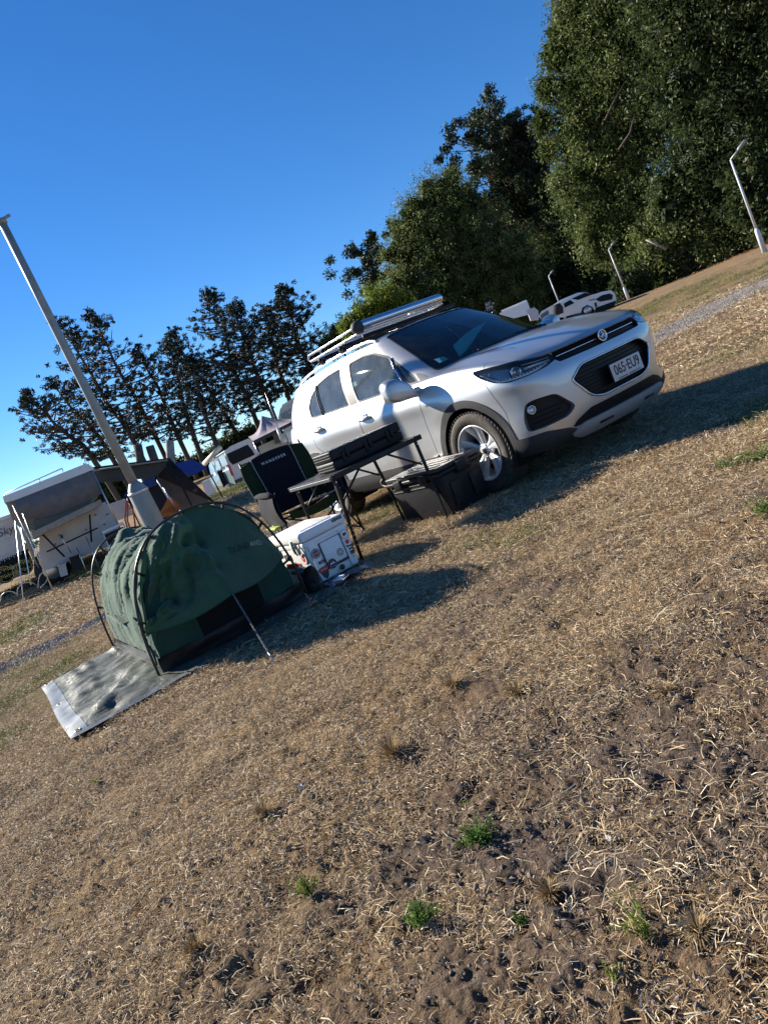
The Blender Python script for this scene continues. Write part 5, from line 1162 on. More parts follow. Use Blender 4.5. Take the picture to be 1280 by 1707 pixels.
# ------------------------------------------------------------------ small things by the swag
bg = MB(); pr = []
for k in range(9):
    a = k/8; pr.append([( -.02+.12*math.cos(t)*(1-.3*a)*(1+.12*math.sin(3*t+k)), -2.66+.07*math.sin(t)*(1-.35*a)*(1+.15*math.cos(2*t+k*.7)), .02+.17*a+.02*math.sin(2*t+k)) for t in np.linspace(0, 2*math.pi, 17)])
bo = tag(MB().sheet(pr+[[(-.02, -2.66, .185)]*17]).build('dark_bag', PVC, None, True), 'slumped dark bag between the swag and the white cooler', 'bag')
mt = MB().sheet([[(x_, y_, .024+.012*math.sin(x_*31+y_*17)+.008*math.sin(y_*53)) for y_ in np.linspace(-2.60, -2.24, 14)] for x_ in np.linspace(-.02, .17, 10)]).build('mat_corner', mat('blue_grey_mat', (.16, .19, .24), .6, noise=.3, nscale=25), None, True)
tag(mt, 'crumpled blue grey mat lying in front of the white cooler', 'mat')
tag(MB().box((.13, -2.52, .045), (.05, .09, .012), (0, 0, .5), .004).build('white_packet', mat('packet_white', (.75, .76, .78), .4), None), 'small white packet lying on the blue grey mat', 'packet')
# ------------------------------------------------------------------ surveying aid for the camp behind: a vertical working plane at a known distance
class Site:
    def __init__(s, px, py, D, turn=0.0):
        p = pix(px, py, D); s.o = Vector(p); az = math.atan2(p[1]-CAM_POS[1], p[0]-CAM_POS[0])+turn
        s.back = Vector((math.cos(az), math.sin(az), 0)); s.right = Vector((math.sin(az), -math.cos(az), 0)); s.up = PLUMB; s.rotz = az-math.pi/2
        s.gz = float(terrain(s.o.x, s.o.y))
    def p(s, px, py, w=0.0):
        """world point on the plane w metres behind the working plane"""
        d = Vector(CF+CR*(px-640)/FPX-CU*(py-853.5)/FPX); n_ = s.back; t = (s.o+n_*w-Vector(CAM_POS)).dot(n_)/d.dot(n_); return Vector(CAM_POS)+d*t
    def poly(s, pts, w0, w1): a = [s.p(x, y, w0) for x, y in pts]; n_ = len(a); b_ = [q+s.back*(w1-w0) for q in a]; return a+b_, [tuple(range(n_-1, -1, -1)), tuple(range(n_, 2*n_))]+[(i, (i+1) % n_, n_+(i+1) % n_, n_+i) for i in range(n_)]
def part(site, name, pts, w0, w1, m, par, **k): return MB().add(*site.poly(pts, w0, w1)).build(name, m, par, off=tuple(par.location), **k)
def line(site, name, pts, r, m, par, w=0.0):
    P = [site.p(q[0], q[1], q[2] if len(q) > 2 else w) for q in pts]; return MB().tube(P, r, 8).build(name, m, par, True, off=tuple(par.location))
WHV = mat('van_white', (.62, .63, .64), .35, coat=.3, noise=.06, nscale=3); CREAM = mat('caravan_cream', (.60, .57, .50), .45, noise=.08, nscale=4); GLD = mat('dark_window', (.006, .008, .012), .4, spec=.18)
TGREY = fabric_mat('tent_grey', (.16, .155, .155), .9, sheen=.05, transl=.05, wr=.15); TBEI = fabric_mat('tent_beige', (.32, .29, .245), .9, sheen=.05); ALU = mat('aluminium', (.6, .6, .6), .35, .9); TYB = mat('tyre_far', (.02, .02, .02), .8)
def base_of(site, px, py):
    q = site.p(px, py); return (q.x, q.y, q.z)

# street lamp behind the swag: flared base plate column, slim shaft, empty bracket on top
GALV = mat('galvanised', (.26, .285, .27), .5, .15, noise=.18, nscale=9)
lp = thing('lamp_post', 'tall galvanised lamp post with flared base right behind the green swag', 'lamp post', (-4.2, -2.29, 0), group='lamp posts')
tl = Vector((-4.2+.0, -2.415, 4.42)); bl = Vector((-4.2, -2.29, 0)); ax = (tl-bl).normalized(); f_ = lambda h: bl+ax*h
MB().tube([f_(h) for h in (0, .35, .8, 1.14, 1.20, 1.25, 1.27)], [.128, .125, .120, .116, .100, .068, .056], 24).build('base_column', GALV, lp, True, off=tuple(lp.location))
MB().tube([f_(h) for h in (1.26, 2.4, 3.5, 4.40)], [.055, .050, .046, .042], 20).build('shaft', GALV, lp, True, off=tuple(lp.location))
MB().tube([f_(4.39), f_(4.44)], [.055, .055], 16).build('cap', GALV, lp, True, off=tuple(lp.location)); MB().tube([f_(4.42)+Vector((-.05, -.09, 0)), f_(4.43)+Vector((.05, .10, .02))], .018, 8).build('bracket', GALV, lp, True, off=tuple(lp.location))
MB().tube([f_(1.13), f_(1.165)], [.120, .119], 24).build('collar', ALU, lp, True, off=tuple(lp.location))

# lamps at the right
def far_lamp(base, top, arm, D, label, hd=True):
    s = Site(base[0], base[1], D); o = base_of(s, *base); t = thing('street_lamp', label, 'lamp post', (o[0], o[1], gz(o[0], o[1])), group='lamp posts')
    B, T_, A_ = Vector(o), s.p(*top), s.p(*arm); B.z = gz(o[0], o[1])-.05; L = (T_-B).length; ax = (T_-B)/L
    MB().tube([B, B+ax*L*.24, B+ax*L*.27], [.115, .10, .06], 14).build('base_column', WHV, t, True, off=tuple(t.location)); MB().tube([B+ax*L*.26, T_], [.055, .040], 12).build('shaft', WHV, t, True, off=tuple(t.location))
    MB().tube([T_, T_+(A_-T_)*.45], [.032, .03], 8).build('arm', WHV, t, True, off=tuple(t.location)); q = T_+(A_-T_)*.45; d = (A_-q)
    MB().tube([q, q+d*.15, q+d*.85, A_], [.035, .075, .065, .02], 8).build('lamp_head', mat('lamp_head_grey', (.25, .27, .3), .4, .3), t, True, off=tuple(t.location)); return t
far_lamp((1275, 423), (1217, 266), (1243, 232), 37, 'white lamp post with angled arm on the grass at the right edge')
far_lamp((1049, 503), (1014, 416), (1024, 402), 55, 'white lamp post with angled arm behind the white pickup nose')
far_lamp((938, 520), (914, 460), (922, 450), 58, 'thin white lamp post in front of dark trees behind the white pickup cab')

# ---- camper with fold-out bed end, left
cs_ = Site(95, 965, 16.0); cp = thing('camper_trailer', 'off white camper trailer with fold-out bed end and hanging grey canvas', 'camper', base_of(cs_, 100, 955))
WB = mat('camper_white', (.50, .48, .46), .5, noise=.1, nscale=3)
part(cs_, 'body', [(66, 892), (176, 836), (206, 893), (198, 905), (128, 932), (76, 950), (66, 940)], .6, 4.6, WB, cp)
part(cs_, 'bed_base', [(52, 888), (168, 832), (172, 841), (56, 898)], -.4, 4.4, TBEI, cp)
part(cs_, 'tent_canvas', [(20, 832), (30, 826), (148, 777), (152, 780), (168, 822), (152, 842), (58, 884), (40, 880)], .0, 4.2, TBEI, cp)
g = []
for i in range(16):
    a = i/15; top = (21+(149-21)*a, 829+(779-829)*a); bot = (38+(170-38)*a, 868+(823-868)*a-(0 if a in (0, 1) else 0)+9*math.sin(math.pi*a)**1.0)
    g.append([cs_.p(top[0]+(bot[0]-top[0])*k/9, top[1]+(bot[1]-top[1])*k/9, -.12-.16*math.sin(k*.33)+.02*math.sin(i*1.3+k)) for k in range(10)])
MB().sheet(g).build('canvas_flap', TGREY, cp, True, off=tuple(cp.location))
part(cs_, 'window_strip', [(56, 870), (150, 834), (154, 842), (60, 884)], -.1, .05, mat('camper_window', (.10, .085, .07), .5), cp)
part(cs_, 'roof', [(5, 828), (140, 774), (152, 776), (158, 782), (25, 834), (8, 838)], -.2, 4.4, WHV, cp)
line(cs_, 'roof_rail', [(8, 824, .2), (104, 781, .2)], .014, ALU, cp); 
for q in ((8, 824), (66, 799), (104, 781)): line(cs_, 'rail_post', [(q[0], q[1], .2), (q[0]+2, q[1]+7, .2)], .012, ALU, cp)
part(cs_, 'trim_strip', [(78, 919), (163, 879), (164, 881), (79, 921)], .57, .60, GLD, cp); 
for a, b_ in (((70, 889), (108, 928)), ((150, 858), (153, 903))): line(cs_, 'strut', [(a[0], a[1], .3), (b_[0], b_[1], .5)], .018, BLK, cp)
part(cs_, 'side_board', [(10, 838), (24, 834), (52, 888), (60, 940), (66, 948), (54, 930), (34, 880), (22, 868)], -.05, .2, TBEI, cp)
part(cs_, 'access_hatch', [(100, 893), (104, 891), (106, 897), (102, 899)], .56, .6, GLD, cp)
for q in ((56, 903), (93, 907), (144, 883), (160, 858), (175, 874), (180, 857)): part(cs_, 'fitting', [(q[0]-1.6, q[1]-.5), (q[0]+1.2, q[1]-1.2), (q[0]+1.6, q[1]+.6), (q[0]-1.2, q[1]+1.2)], .55, .6, GLD, cp)
for (a, b_, w) in (((18, 834), (90, 985), -.6), ((30, 834), (88, 984), -.6), ((26, 868), (40, 1008), -1.2), ((36, 880), (52, 975), -.8), ((150, 778), (205, 890), -.3), ((144, 895), (165, 945), -.3), ((98, 890), (120, 922), .1), ((128, 912), (146, 955), -.2)): line(cs_, 'pole', [(a[0], a[1], w*.3), (b_[0], b_[1], w)], .010, ALU, cp)
for (wx, wy, ww) in ((88, 948, .9), (88, 946, 3.4)):
    c_ = cs_.p(wx, wy, ww); w_ = MB().lathe([(.0005, -.1), (.33, -.1), (.35, -.05), (.35, .05), (.33, .1), (.0005, .1)], (c_.x, c_.y, gz(c_.x, c_.y)+.33), cs_.back, 24).build('wheel', TYB, cp, True, off=tuple(cp.location))
    MB().lathe([(.0005, -.115), (.19, -.115), (.2, -.1)], (c_.x, c_.y, gz(c_.x, c_.y)+.33), cs_.back, 16).build('rim', ALU, w_, True, off=tuple(cp.location))
# clutter under and beside the camper
for i, (pts, m, lab, nm, cat) in enumerate(((((98, 945), (110, 940), (114, 958), (102, 962)), WB, 'pale grey box on the ground under the camper body', 'storage_box', 'box'), (((118, 932), (134, 926), (138, 945), (122, 950)), DARKIN, 'dark crate standing under the camper body', 'crate', 'crate'))):
    t_ = thing(nm, lab, cat, base_of(cs_, *pts[3])); s_ = part(cs_, 'box_body', pts, .2, .7, m, t_); part(cs_, 'box_lid', [(pts[0][0]-1, pts[0][1]-2), (pts[1][0]+1, pts[1][1]-2), (pts[1][0]+1, pts[1][1]-.2), (pts[0][0]-1, pts[0][1]-.2)], .15, .75, m, t_)
ft = thing('camp_kitchen', 'white framed camp bench with dark panels at the end of the camper', 'bench', base_of(cs_, 200, 930)); part(cs_, 'top', [(170, 886), (206, 870), (207, 874), (172, 890)], -.3, .3, WHV, ft); part(cs_, 'panel', [(174, 892), (206, 878), (216, 900), (186, 916)], -.1, .1, GLD, ft)
for q in (((172, 889), (195, 940)), ((206, 873), (232, 925))): line(cs_, 'leg', [(q[0][0], q[0][1], -.28), (q[1][0], q[1][1], -.28)], .014, WHV, ft)
hs = thing('hose', 'looped pale hose lying on the grass at the left edge', 'hose', base_of(cs_, 30, 985))
for pts in (((1, 1003, .2), (3, 993, .1), (10, 987, 0), (20, 986, 0), (28, 990, 0)), ((29, 992, 0), (31, 980, 0), (40, 972, 0), (52, 971, 0), (60, 974, .2)), ((64, 980, 0), (66, 962, 0), (74, 954, 0), (80, 965, 0), (68, 980, 0))):
    P = [tuple(cs_.p(*q)) for q in pts]; MB().tube(spl(P, 5), .009, 6).build('hose_loop', mat('hose_white', (.5, .52, .52), .4), hs, True, off=tuple(hs.location))

# ---- white caravan at the left edge
c2 = Site(10, 985, 18.5); cv2 = thing('caravan', 'white caravan cut by the left edge with two covered spare wheels', 'caravan', base_of(c2, 10, 975))
part(c2, 'body', [(-120, 905), (-60, 890), (22, 860), (40, 900), (46, 915), (-120, 985)], .3, 5.5, WHV, cv2); part(c2, 'roof', [(-122, 902), (-60, 884), (20, 856), (24, 861), (-60, 891), (-120, 907)], .2, 5.6, WHV, cv2)
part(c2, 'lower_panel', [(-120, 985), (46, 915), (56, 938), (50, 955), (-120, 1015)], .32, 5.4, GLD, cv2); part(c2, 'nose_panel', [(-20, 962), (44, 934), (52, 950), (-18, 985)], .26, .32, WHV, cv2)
for k in range(5): part(c2, 'body_rib', [(-60, 903+k*12), (26+k*2.5, 868+k*11), (26+k*2.5, 869+k*11), (-60, 904+k*12)], .27, .3, WHV, cv2)
for q in ((9, 957, 17), (41, 945, 15)):
    c_ = c2.p(q[0], q[1], -.05); rr0 = (c2.p(q[0]+q[2], q[1], 0)-c2.p(q[0], q[1], 0)).length; w_ = MB().lathe([(.0005, -.13), (rr0*.86, -.13), (rr0*.98, -.10), (rr0, 0), (rr0*.98, .1), (.0005, .12)], c_, c2.back, 28).build('spare_wheel_cover', GLD, cv2, True, off=tuple(cv2.location))
    MB().tube([c_-c2.back*.14+(c2.right*math.cos(a)+c2.up*math.sin(a))*rr0*.84 for a in np.linspace(0, 2*math.pi, 29)[:-1]], .01, 5, closed=True).build('cover_ring', mat('yellow_print', (.55, .45, .10), .5), w_, True, off=tuple(cv2.location))
    for k, tx in ((.10, '######'), (-.05, '#######')): o_ = c_-c2.back*.14+c2.up*(k)-Vector(cv2.location); text_part(tx, .13, frame(o_, c2.right, c2.up), MATS['yellow_print'], w_, 'lettering', .002)
o_ = c2.p(9, 886, .24)-Vector(cv2.location); text_part('Sky', .24, frame(o_, c2.right, c2.up), mat('print_blue', (.05, .07, .14), .5), cv2, 'lettering', .003, shear=.3)
o_ = c2.p(13, 929, .22)-Vector(cv2.location); text_part('######', .17, frame(o_, c2.right, c2.up), WHV, cv2, 'lettering', .003, bold=.004)

# ---- awning and tent wall between the camper and the vans
aw = Site(355, 845, 19.0); at_ = thing('awning', 'dark awning roof with sloping grey tent wall behind the lamp post', 'awning', base_of(aw, 300, 855))
AWN = fabric_mat('awning_dark', (.11, .095, .08), .9, sheen=.05); 
g = [[aw.p(155+(284-155)*i/10, 785+(765-785)*i/10-3*math.sin(math.pi*i/10)+k*.2, .0+3.2*k/6) for k in range(7)] for i in range(11)]
g2 = [[aw.p(157+(258-157)*i/10+(1-i/10)*0, (787+(792-787)*i/10)+(18-18*i/10)*0, 0) for k in range(2)] for i in range(11)]
part(aw, 'awning_roof', [(153, 781), (283, 764), (286, 769), (260, 795), (215, 800), (168, 804), (158, 800)], -.1, 2.5, AWN, at_)
part(aw, 'front_beam', [(152, 779), (284, 763), (285, 766), (153, 783)], -.18, -.1, GLD, at_)
line(aw, 'awning_beam', [(157, 784, -.2), (280, 767, -.2)], .022, TBEI, at_)
g = []
for i in range(9):
    a = i/8; top = (284-24*(1-a), 767+28*(1-a)); bot = (296+60*a, 862-18*a); g.append([aw.p(top[0]+(bot[0]-top[0])*k/8, top[1]+(bot[1]-top[1])*k/8, -.2+.9*(1-a)+.06*math.sin(k*2+i)) for k in range(9)])
MB().sheet(g).build('tent_wall', TGREY, at_, True, off=tuple(at_.location))
g = [[aw.p((284-24*(1-i/8))+(300-(284-24*(1-i/8)))*k/8+ (k/8)*(58*(i/8)), (767+28*(1-i/8))+((845-8*i/8)-(767+28*(1-i/8)))*k/8, -.25+.9*(1-i/8)) for k in range(9)] for i in range(9)]
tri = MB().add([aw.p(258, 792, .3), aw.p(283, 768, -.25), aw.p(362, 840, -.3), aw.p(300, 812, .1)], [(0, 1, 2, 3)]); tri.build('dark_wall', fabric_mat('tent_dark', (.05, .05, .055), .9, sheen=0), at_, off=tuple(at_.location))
for a, b_ in (((283, 767), (362, 843)), ((283, 767), (322, 848)), ((259, 794), (303, 862)), ((152, 780), (206, 892))): line(aw, 'awning_pole', [(a[0], a[1], -.3), (b_[0], b_[1], -.35)], .022, BLK if a[0] > 200 else ALU, at_)
# blue gazebo
BLUE = fabric_mat('gazebo_blue', (.03, .07, .34), .8, sheen=.1); bz = Site(250, 850, 22.0); gb = thing('blue_gazebo', 'bright blue gazebo roofs standing behind the dark awning', 'gazebo', base_of(bz, 260, 850))
part(bz, 'roof_panel', [(207, 825), (222, 812), (262, 790), (266, 806), (238, 817), (212, 832)], 0, 2.6, BLUE, gb); part(bz, 'roof_panel', [(284, 774), (322, 766), (346, 780), (322, 792), (300, 790)], .3, 2.8, BLUE, gb)
part(bz, 'wall_panel', [(222, 820), (266, 803), (300, 860), (262, 880), (240, 862)], .9, 1.0, mat('navy_wall', (.02, .024, .04), .8), gb)
for a, b_ in (((212, 830), (238, 885)), ((264, 806), (298, 866)), ((345, 780), (372, 830))): line(bz, 'gazebo_leg', [(a[0], a[1], .1), (b_[0], b_[1], .1)], .02, GLD, gb)
# white ribbed trailer behind, seen under the awning
tr_ = thing('white_trailer', 'ribbed white trailer side visible between camper and lamp post', 'trailer', base_of(bz, 200, 880)); part(bz, 'side', [(168, 845), (206, 832), (222, 858), (182, 874)], 1.4, 3.4, WHV, tr_)
for k in range(5): part(bz, 'rib', [(170+k*3, 849+k*5), (208+k*3, 836+k*5), (208+k*3, 837+k*5), (170+k*3, 850+k*5)], 1.37, 1.4, WHV, tr_)
# orange flag on a stand, orange straps
ORG = fabric_mat('flag_orange', (.75, .20, .05), .8, sheen=.1); of = Site(290, 865, 17.0); fg = thing('orange_flag', 'orange triangular flag hanging on poles beside the lamp post base', 'flag', base_of(of, 290, 865))
MB().add([of.p(282, 828), of.p(266, 856, .1), of.p(272, 863, .05), of.p(306, 853), of.p(296, 838, -.1)], [(0, 1, 2, 3, 4)]).build('cloth', ORG, fg, off=tuple(fg.location)); line(of, 'flag_pole', [(272, 812, -.05), (302, 862, -.05)], .012, ALU, fg); line(of, 'flag_pole', [(262, 800, .1), (300, 862, .1)], .012, WHV, fg)
for k, (pts) in enumerate((((212, 834), (209, 866), (214, 884)), ((214, 834), (213, 868), (219, 886)), ((219, 832), (224, 862), (227, 884)))):
    s_ = MB().tube([of.p(q[0], q[1], -.3+.05*k) for q in pts], .018, 6).build('orange_strap', mat('strap_orange', (.80, .13, .05), .6), None, True)
    tag(s_, ['orange strap hanging left of the lamp post, outermost', 'orange strap hanging left of the lamp post, middle one', 'orange strap hanging left of the lamp post, nearest the post'][k], 'strap', group='orange straps')

# ---- two-tone white passenger van, rear corner towards us, the far end of its side 4 m deeper
vn = Site(410, 812, 42.0); vo = thing('white_van', 'white van parked rear-on with open side door, behind the camp chair', 'van', base_of(vn, 410, 815))
def vq(name, pts, m, par, th=.03, **k):
    """panel through surveyed corners (px, py, depth), given a thickness towards the back"""
    a = [vn.p(*q) for q in pts]; nn = (a[1]-a[0]).cross(a[-1]-a[0]).normalized(); nn = nn if nn.dot(Vector(CF)) > 0 else -nn; b_ = [q+nn*th for q in a]; n_ = len(a)
    return MB().add(a+b_, [tuple(range(n_-1, -1, -1)), tuple(range(n_, 2*n_))]+[(i, (i+1) % n_, n_+(i+1) % n_, n_+i) for i in range(n_)]).build(name, m, par, off=tuple(par.location), **k)
TEAL = mat('van_side_teal', (.16, .22, .23), .3, coat=.3)
vq('rear_body', [(375, 752, 0), (384, 744, 0), (414, 731, 0), (422, 734, 0), (432, 757, 0), (438, 778, 0), (437, 787, 0), (394, 806, 0), (385, 788, 0), (378, 770, 0)], WHV, vo, .25)
MB().hexa([vn.p(393, 806, .1), vn.p(437, 786, .1), vn.p(404, 808, 4.3), vn.p(367, 823, 4.3), vn.p(376, 753, .1), vn.p(421, 734, .1), vn.p(382, 752, 4.1), vn.p(349, 770, 4.1)]).build('cabin_shell', WHV, vo, off=tuple(vo.location))
vq('side_lower', [(384, 782, -.02), (394, 807, -.02), (367, 823, 4.2), (352, 812, 4.4), (349, 797, 4.4)], TEAL, vo, .04)
vq('roof', [(374, 751, -.05), (420, 732, -.05), (384, 749, 4.2), (345, 770, 4.2)], WHV, vo, .06)
vq('rear_window', [(378, 757, -.04), (413, 741, -.04), (421, 751, -.04), (425, 758, -.04), (388, 775, -.04), (382, 768, -.04)], GLD, vo, .03)
vq('rear_bumper', [(391, 801, -.10), (438, 780, -.10), (439, 788, -.10), (394, 809, -.10)], mat('bumper_grey', (.05, .05, .055), .6), vo, .15)
for q in ([(379, 775, -.05), (382.5, 774, -.05), (390, 792, -.05), (386, 793, -.05)], [(429, 757, -.05), (432, 756, -.05), (437, 772, -.05), (434, 773, -.05)]): vq('tail_light', q, mat('lamp_red', (.40, .03, .03), .3), vo, .04)
vq('tailgate_strip', [(398, 777, -.06), (421, 767, -.06), (422, 769.5, -.06), (399, 779.5, -.06)], GLD, vo, .03); pp = vq('number_plate', [(402, 782, -.07), (419, 774.5, -.07), (420.5, 779, -.07), (403.5, 786.5, -.07)], PLATE, vo, .02)
text_part('######', .13, frame(vn.p(411.2, 780.5, -.08)-Vector(vo.location), vn.right, vn.up), PTXT, pp, 'plate_lettering', .002)
for q in ([(373, 757, .0), (380, 774, .0), (371, 779, 1.2), (364, 762, 1.2)], [(362, 763, 1.4), (369, 780, 1.4), (361, 785, 2.6), (355, 768, 2.6)], [(353, 769, 2.8), (359, 786, 2.8), (352, 792, 3.9), (348, 776, 3.9)]): vq('side_window', [(a, b_, c-.06) for a, b_, c in q], mat('window_blue', (.22, .30, .38), .12), vo, .03)
vq('open_door', [(362, 787, 1.3), (370, 782, 1.3), (380, 806, 1.3), (373, 813, 1.3)], GLD, vo, .05)
line(vn, 'roof_tube', [(341, 773, 3.0), (367, 746, 1.6)], .15, mat('tube_grey', (.45, .43, .38), .5), vo)
for q in ((366, 819, 3.9), (391, 804, .9), (433, 788, .5)):
    c_ = vn.p(*q); w_ = MB().lathe([(.0005, -.1), (.31, -.1), (.33, 0), (.31, .1), (.0005, .1)], c_, vn.right, 20).build('wheel', TYB, vo, True, off=tuple(vo.location)); MB().lathe([(.0005, -.12), (.17, -.12), (.18, -.1)], c_, vn.right, 14).build('hub_cap', ALU, w_, True, off=tuple(vo.location))
bt = thing('box_trailer', 'plain grey box trailer parked left of the white van', 'trailer', base_of(vn, 350, 830)); part(vn, 'box', [(337, 806), (350, 800), (362, 825), (348, 836)], .5, 2.2, WHV, bt); part(vn, 'lid', [(336, 804), (350, 798), (351, 801), (338, 807)], .45, 2.25, WHV, bt)

# ---- mauve gazebo, camp gear, motorhome behind the SUV tail
PINK = fabric_mat('gazebo_mauve', (.34, .29, .33), .85, sheen=.1, transl=.15); gs = Site(450, 760, 24.0); gz_ = thing('mauve_gazebo', 'mauve peaked gazebo beside the tail of the silver SUV', 'gazebo', base_of(gs, 455, 770))
pk = gs.p(437, 694, 1.2); cor = [gs.p(422, 736, 0), gs.p(500, 697, 0), gs.p(512, 690, 2.8), gs.p(414, 728, 2.6)]
for k in range(4):
    a, b_ = cor[k], cor[(k+1) % 4]; g = []
    for i in range(9):
        e_ = a+(b_-a)*i/8; g.append([e_+(pk-e_)*(j/6)**1.0+Vector((0, 0, -.16*math.sin(math.pi*j/6)+.02*math.sin(i*2.2))) for j in range(7)])
    MB().sheet(g).build('roof_panel', PINK, gz_, True, off=tuple(gz_.location))
part(gs, 'valance', [(422, 735), (500, 696), (501, 701), (424, 741)], -.02, .02, mat('valance_dark', (.05, .045, .05), .8), gz_)
for q in ((422, 737, 0), (444, 795, 0)): pass
for a, b_ in (((423, 738), (437, 770)), ((500, 698), (520, 745))): line(gs, 'gazebo_leg', [(a[0], a[1], 0), (b_[0], b_[1], 0)], .022, ALU, gz_)
ct = thing('camp_cupboard', 'cream camp cupboard with appliances under the mauve gazebo', 'cupboard', base_of(gs, 450, 765)); part(gs, 'cabinet', [(430, 745), (480, 722), (494, 755), (444, 775)], .8, 1.5, CREAM, ct)
part(gs, 'appliance', [(454, 723), (464, 718), (470, 736), (460, 740)], .6, 1.0, TGREY, ct); part(gs, 'appliance', [(468, 724), (474, 721), (480, 736), (474, 740)], .6, 1.0, WHV, ct); part(gs, 'appliance', [(476, 722), (486, 718), (492, 734), (482, 738)], .6, 1.0, ALU, ct)
an = thing('aerial', 'thin whip aerial rising in front of the mauve gazebo', 'aerial', base_of(gs, 466, 740)); line(gs, 'whip', [(442, 655, -.4), (467, 722, -.4)], .012, ALU, an); line(gs, 'aerial_base', [(463, 714, -.4), (472, 740, -.4)], .05, WHV, an)
mh = Site(500, 700, 36.0); mo_ = thing('motorhome', 'cream motorhome with side windows behind the silver SUV tail', 'motorhome', base_of(mh, 500, 720))
part(mh, 'body', [(464, 697), (467, 682), (472, 674), (505, 655), (560, 632), (580, 700), (480, 735)], 0, 2.6, CREAM, mo_); part(mh, 'roof_rim', [(470, 675), (508, 652), (556, 629), (558, 633), (508, 657), (472, 679)], -.08, 2.6, WHV, mo_)
for q in (((468, 692), (473, 687), (479, 697), (470, 698)), ((475, 686), (482, 682), (488, 694), (480, 698)), ((484, 681), (506, 669), (512, 684), (490, 694))):
    f_w = part(mh, 'window', q, -.04, 0, mat('window_grey', (.17, .20, .22), .15), mo_); line(mh, 'window_bar', [((q[0][0]+q[3][0])/2, (q[0][1]+q[3][1])/2, -.06), ((q[1][0]+q[2][0])/2, (q[1][1]+q[2][1])/2, -.06)], .02, WHV, f_w)
text_part('#####', .35, frame(mh.p(496, 679, -.06)-Vector(mo_.location), mh.right, mh.up), WHV, mo_, 'lettering', .003)

# ---- white pickup and tray truck up the slope
pk_ = Site(985, 512, 47.0); pu = thing('white_pickup', 'white dual-cab pickup parked nose-right below the dark trees', 'pickup', base_of(pk_, 985, 512))
part(pk_, 'body', [(897, 527), (902, 519), (918, 510), (932, 505), (945, 500), (960, 497), (985, 492), (1004, 486), (1018, 484), (1025, 490), (1027, 502), (1018, 511), (1000, 514), (990, 517), (986, 511), (978, 508), (970, 513), (968, 521), (940, 528), (905, 536)], 0, 1.85, mat('ute_white', (.72, .73, .74), .28, coat=.6), pu, autosmooth=R_(20))
part(pk_, 'cabin', [(916, 512), (934, 500), (962, 488), (975, 487), (990, 491), (960, 498), (936, 506)], .15, 1.7, MATS['ute_white'], pu, autosmooth=R_(20))
part(pk_, 'windscreen', [(952, 498), (974, 488), (989, 490), (963, 500)], -.05, .0, GLD, pu); part(pk_, 'side_window', [(939, 506), (950, 500), (957, 505), (941, 513)], -.03, 0, GLD, pu); part(pk_, 'side_window', [(900, 525), (913, 517), (915, 526), (902, 533)], -.03, 0, mat('ute_glass', (.10, .12, .13), .2), pu)
part(pk_, 'grille', [(992, 499), (1003, 492), (1016, 489), (1021, 492), (1020, 499), (1000, 503)], -.05, 0, GLD, pu); part(pk_, 'headlight', [(980, 500), (991, 497), (992, 500), (984, 502)], -.05, 0, mat('headlight_grey', (.3, .32, .34), .2), pu); part(pk_, 'bumper', [(992, 513), (1026, 501), (1025, 508), (1010, 520), (992, 522)], -.05, 1.8, GLD, pu); part(pk_, 'fog_lamp', [(990, 505), (993, 504), (995, 511), (992, 512)], -.06, 0, GLD, pu)
part(pk_, 'mirror', [(955, 507), (959, 505), (960, 510), (956, 512)], -.25, -.02, MATS['ute_white'], pu); part(pk_, 'door', [(940, 514), (957, 507), (962, 519), (942, 524)], -.015, 0, MATS['ute_white'], pu)
for q in ((979, 517, .15), (916, 536, .15), (979, 517, 1.7)):
    c_ = pk_.p(*q); w_ = MB().lathe([(.0005, -.1), (.36, -.1), (.38, 0), (.36, .1), (.0005, .1)], c_, pk_.back, 20).build('wheel', TYB, pu, True, off=tuple(pu.location)); MB().lathe([(.0005, -.12), (.22, -.12), (.23, -.1)], c_, pk_.back, 16).build('rim', ALU, w_, True, off=tuple(pu.location))
dr_ = MB().lathe([(.0005, -.3), (.25, -.3), (.33, 0), (.25, .3), (.0005, .3)], pk_.p(929, 516, -.8), (0, 0, 1), 10); tag(dr_.build('dark_sack', DARKIN, None, True), 'dark bulky sack standing in front of the white pickup door', 'sack')
tt = Site(860, 525, 42.0); tk = thing('tray_truck', 'white steel utility tray with raised sides beyond the SUV windscreen', 'truck', base_of(tt, 860, 530)); part(tt, 'tray_side', [(832, 522), (870, 506), (877, 501), (882, 514), (890, 522), (836, 536)], 0, .12, MATS['ute_white'], tk); part(tt, 'tray_side', [(834, 518), (876, 500), (879, 502), (838, 521)], 1.6, 1.72, MATS['ute_white'], tk)
part(tt, 'cab_guard', [(868, 506), (878, 501), (884, 516), (874, 520)], .12, 1.6, MATS['ute_white'], tk); part(tt, 'mudguard', [(878, 517), (890, 512), (897, 518), (898, 532), (884, 534)], -.05, 1.7, mat('mudguard_grey', (.5, .5, .52), .4), tk)  # mudguard in a greyer white than the tray sides
sn = thing('sign_panel', 'small white lettered sign tilted beside the utility tray', 'sign', base_of(tt, 815, 520)); line(tt, 'post', [(820, 520, -.3), (828, 535, -.3)], .02, ALU, sn); MB().box(tt.p(815, 510, -.3), (.35, .06, .50), Matrix.Rotation(tt.rotz, 3, 'Z'), .01).build('panel', mat('sign_dark', (.05, .05, .05), .6), sn, off=tuple(sn.location))
for k, tx in enumerate(('##', '###')): text_part(tx, .22, frame(tt.p(813+3*k, 507+6*k, -.36)-Vector(sn.location), tt.right, tt.up), WHV, sn, 'lettering', .004, bold=.01)
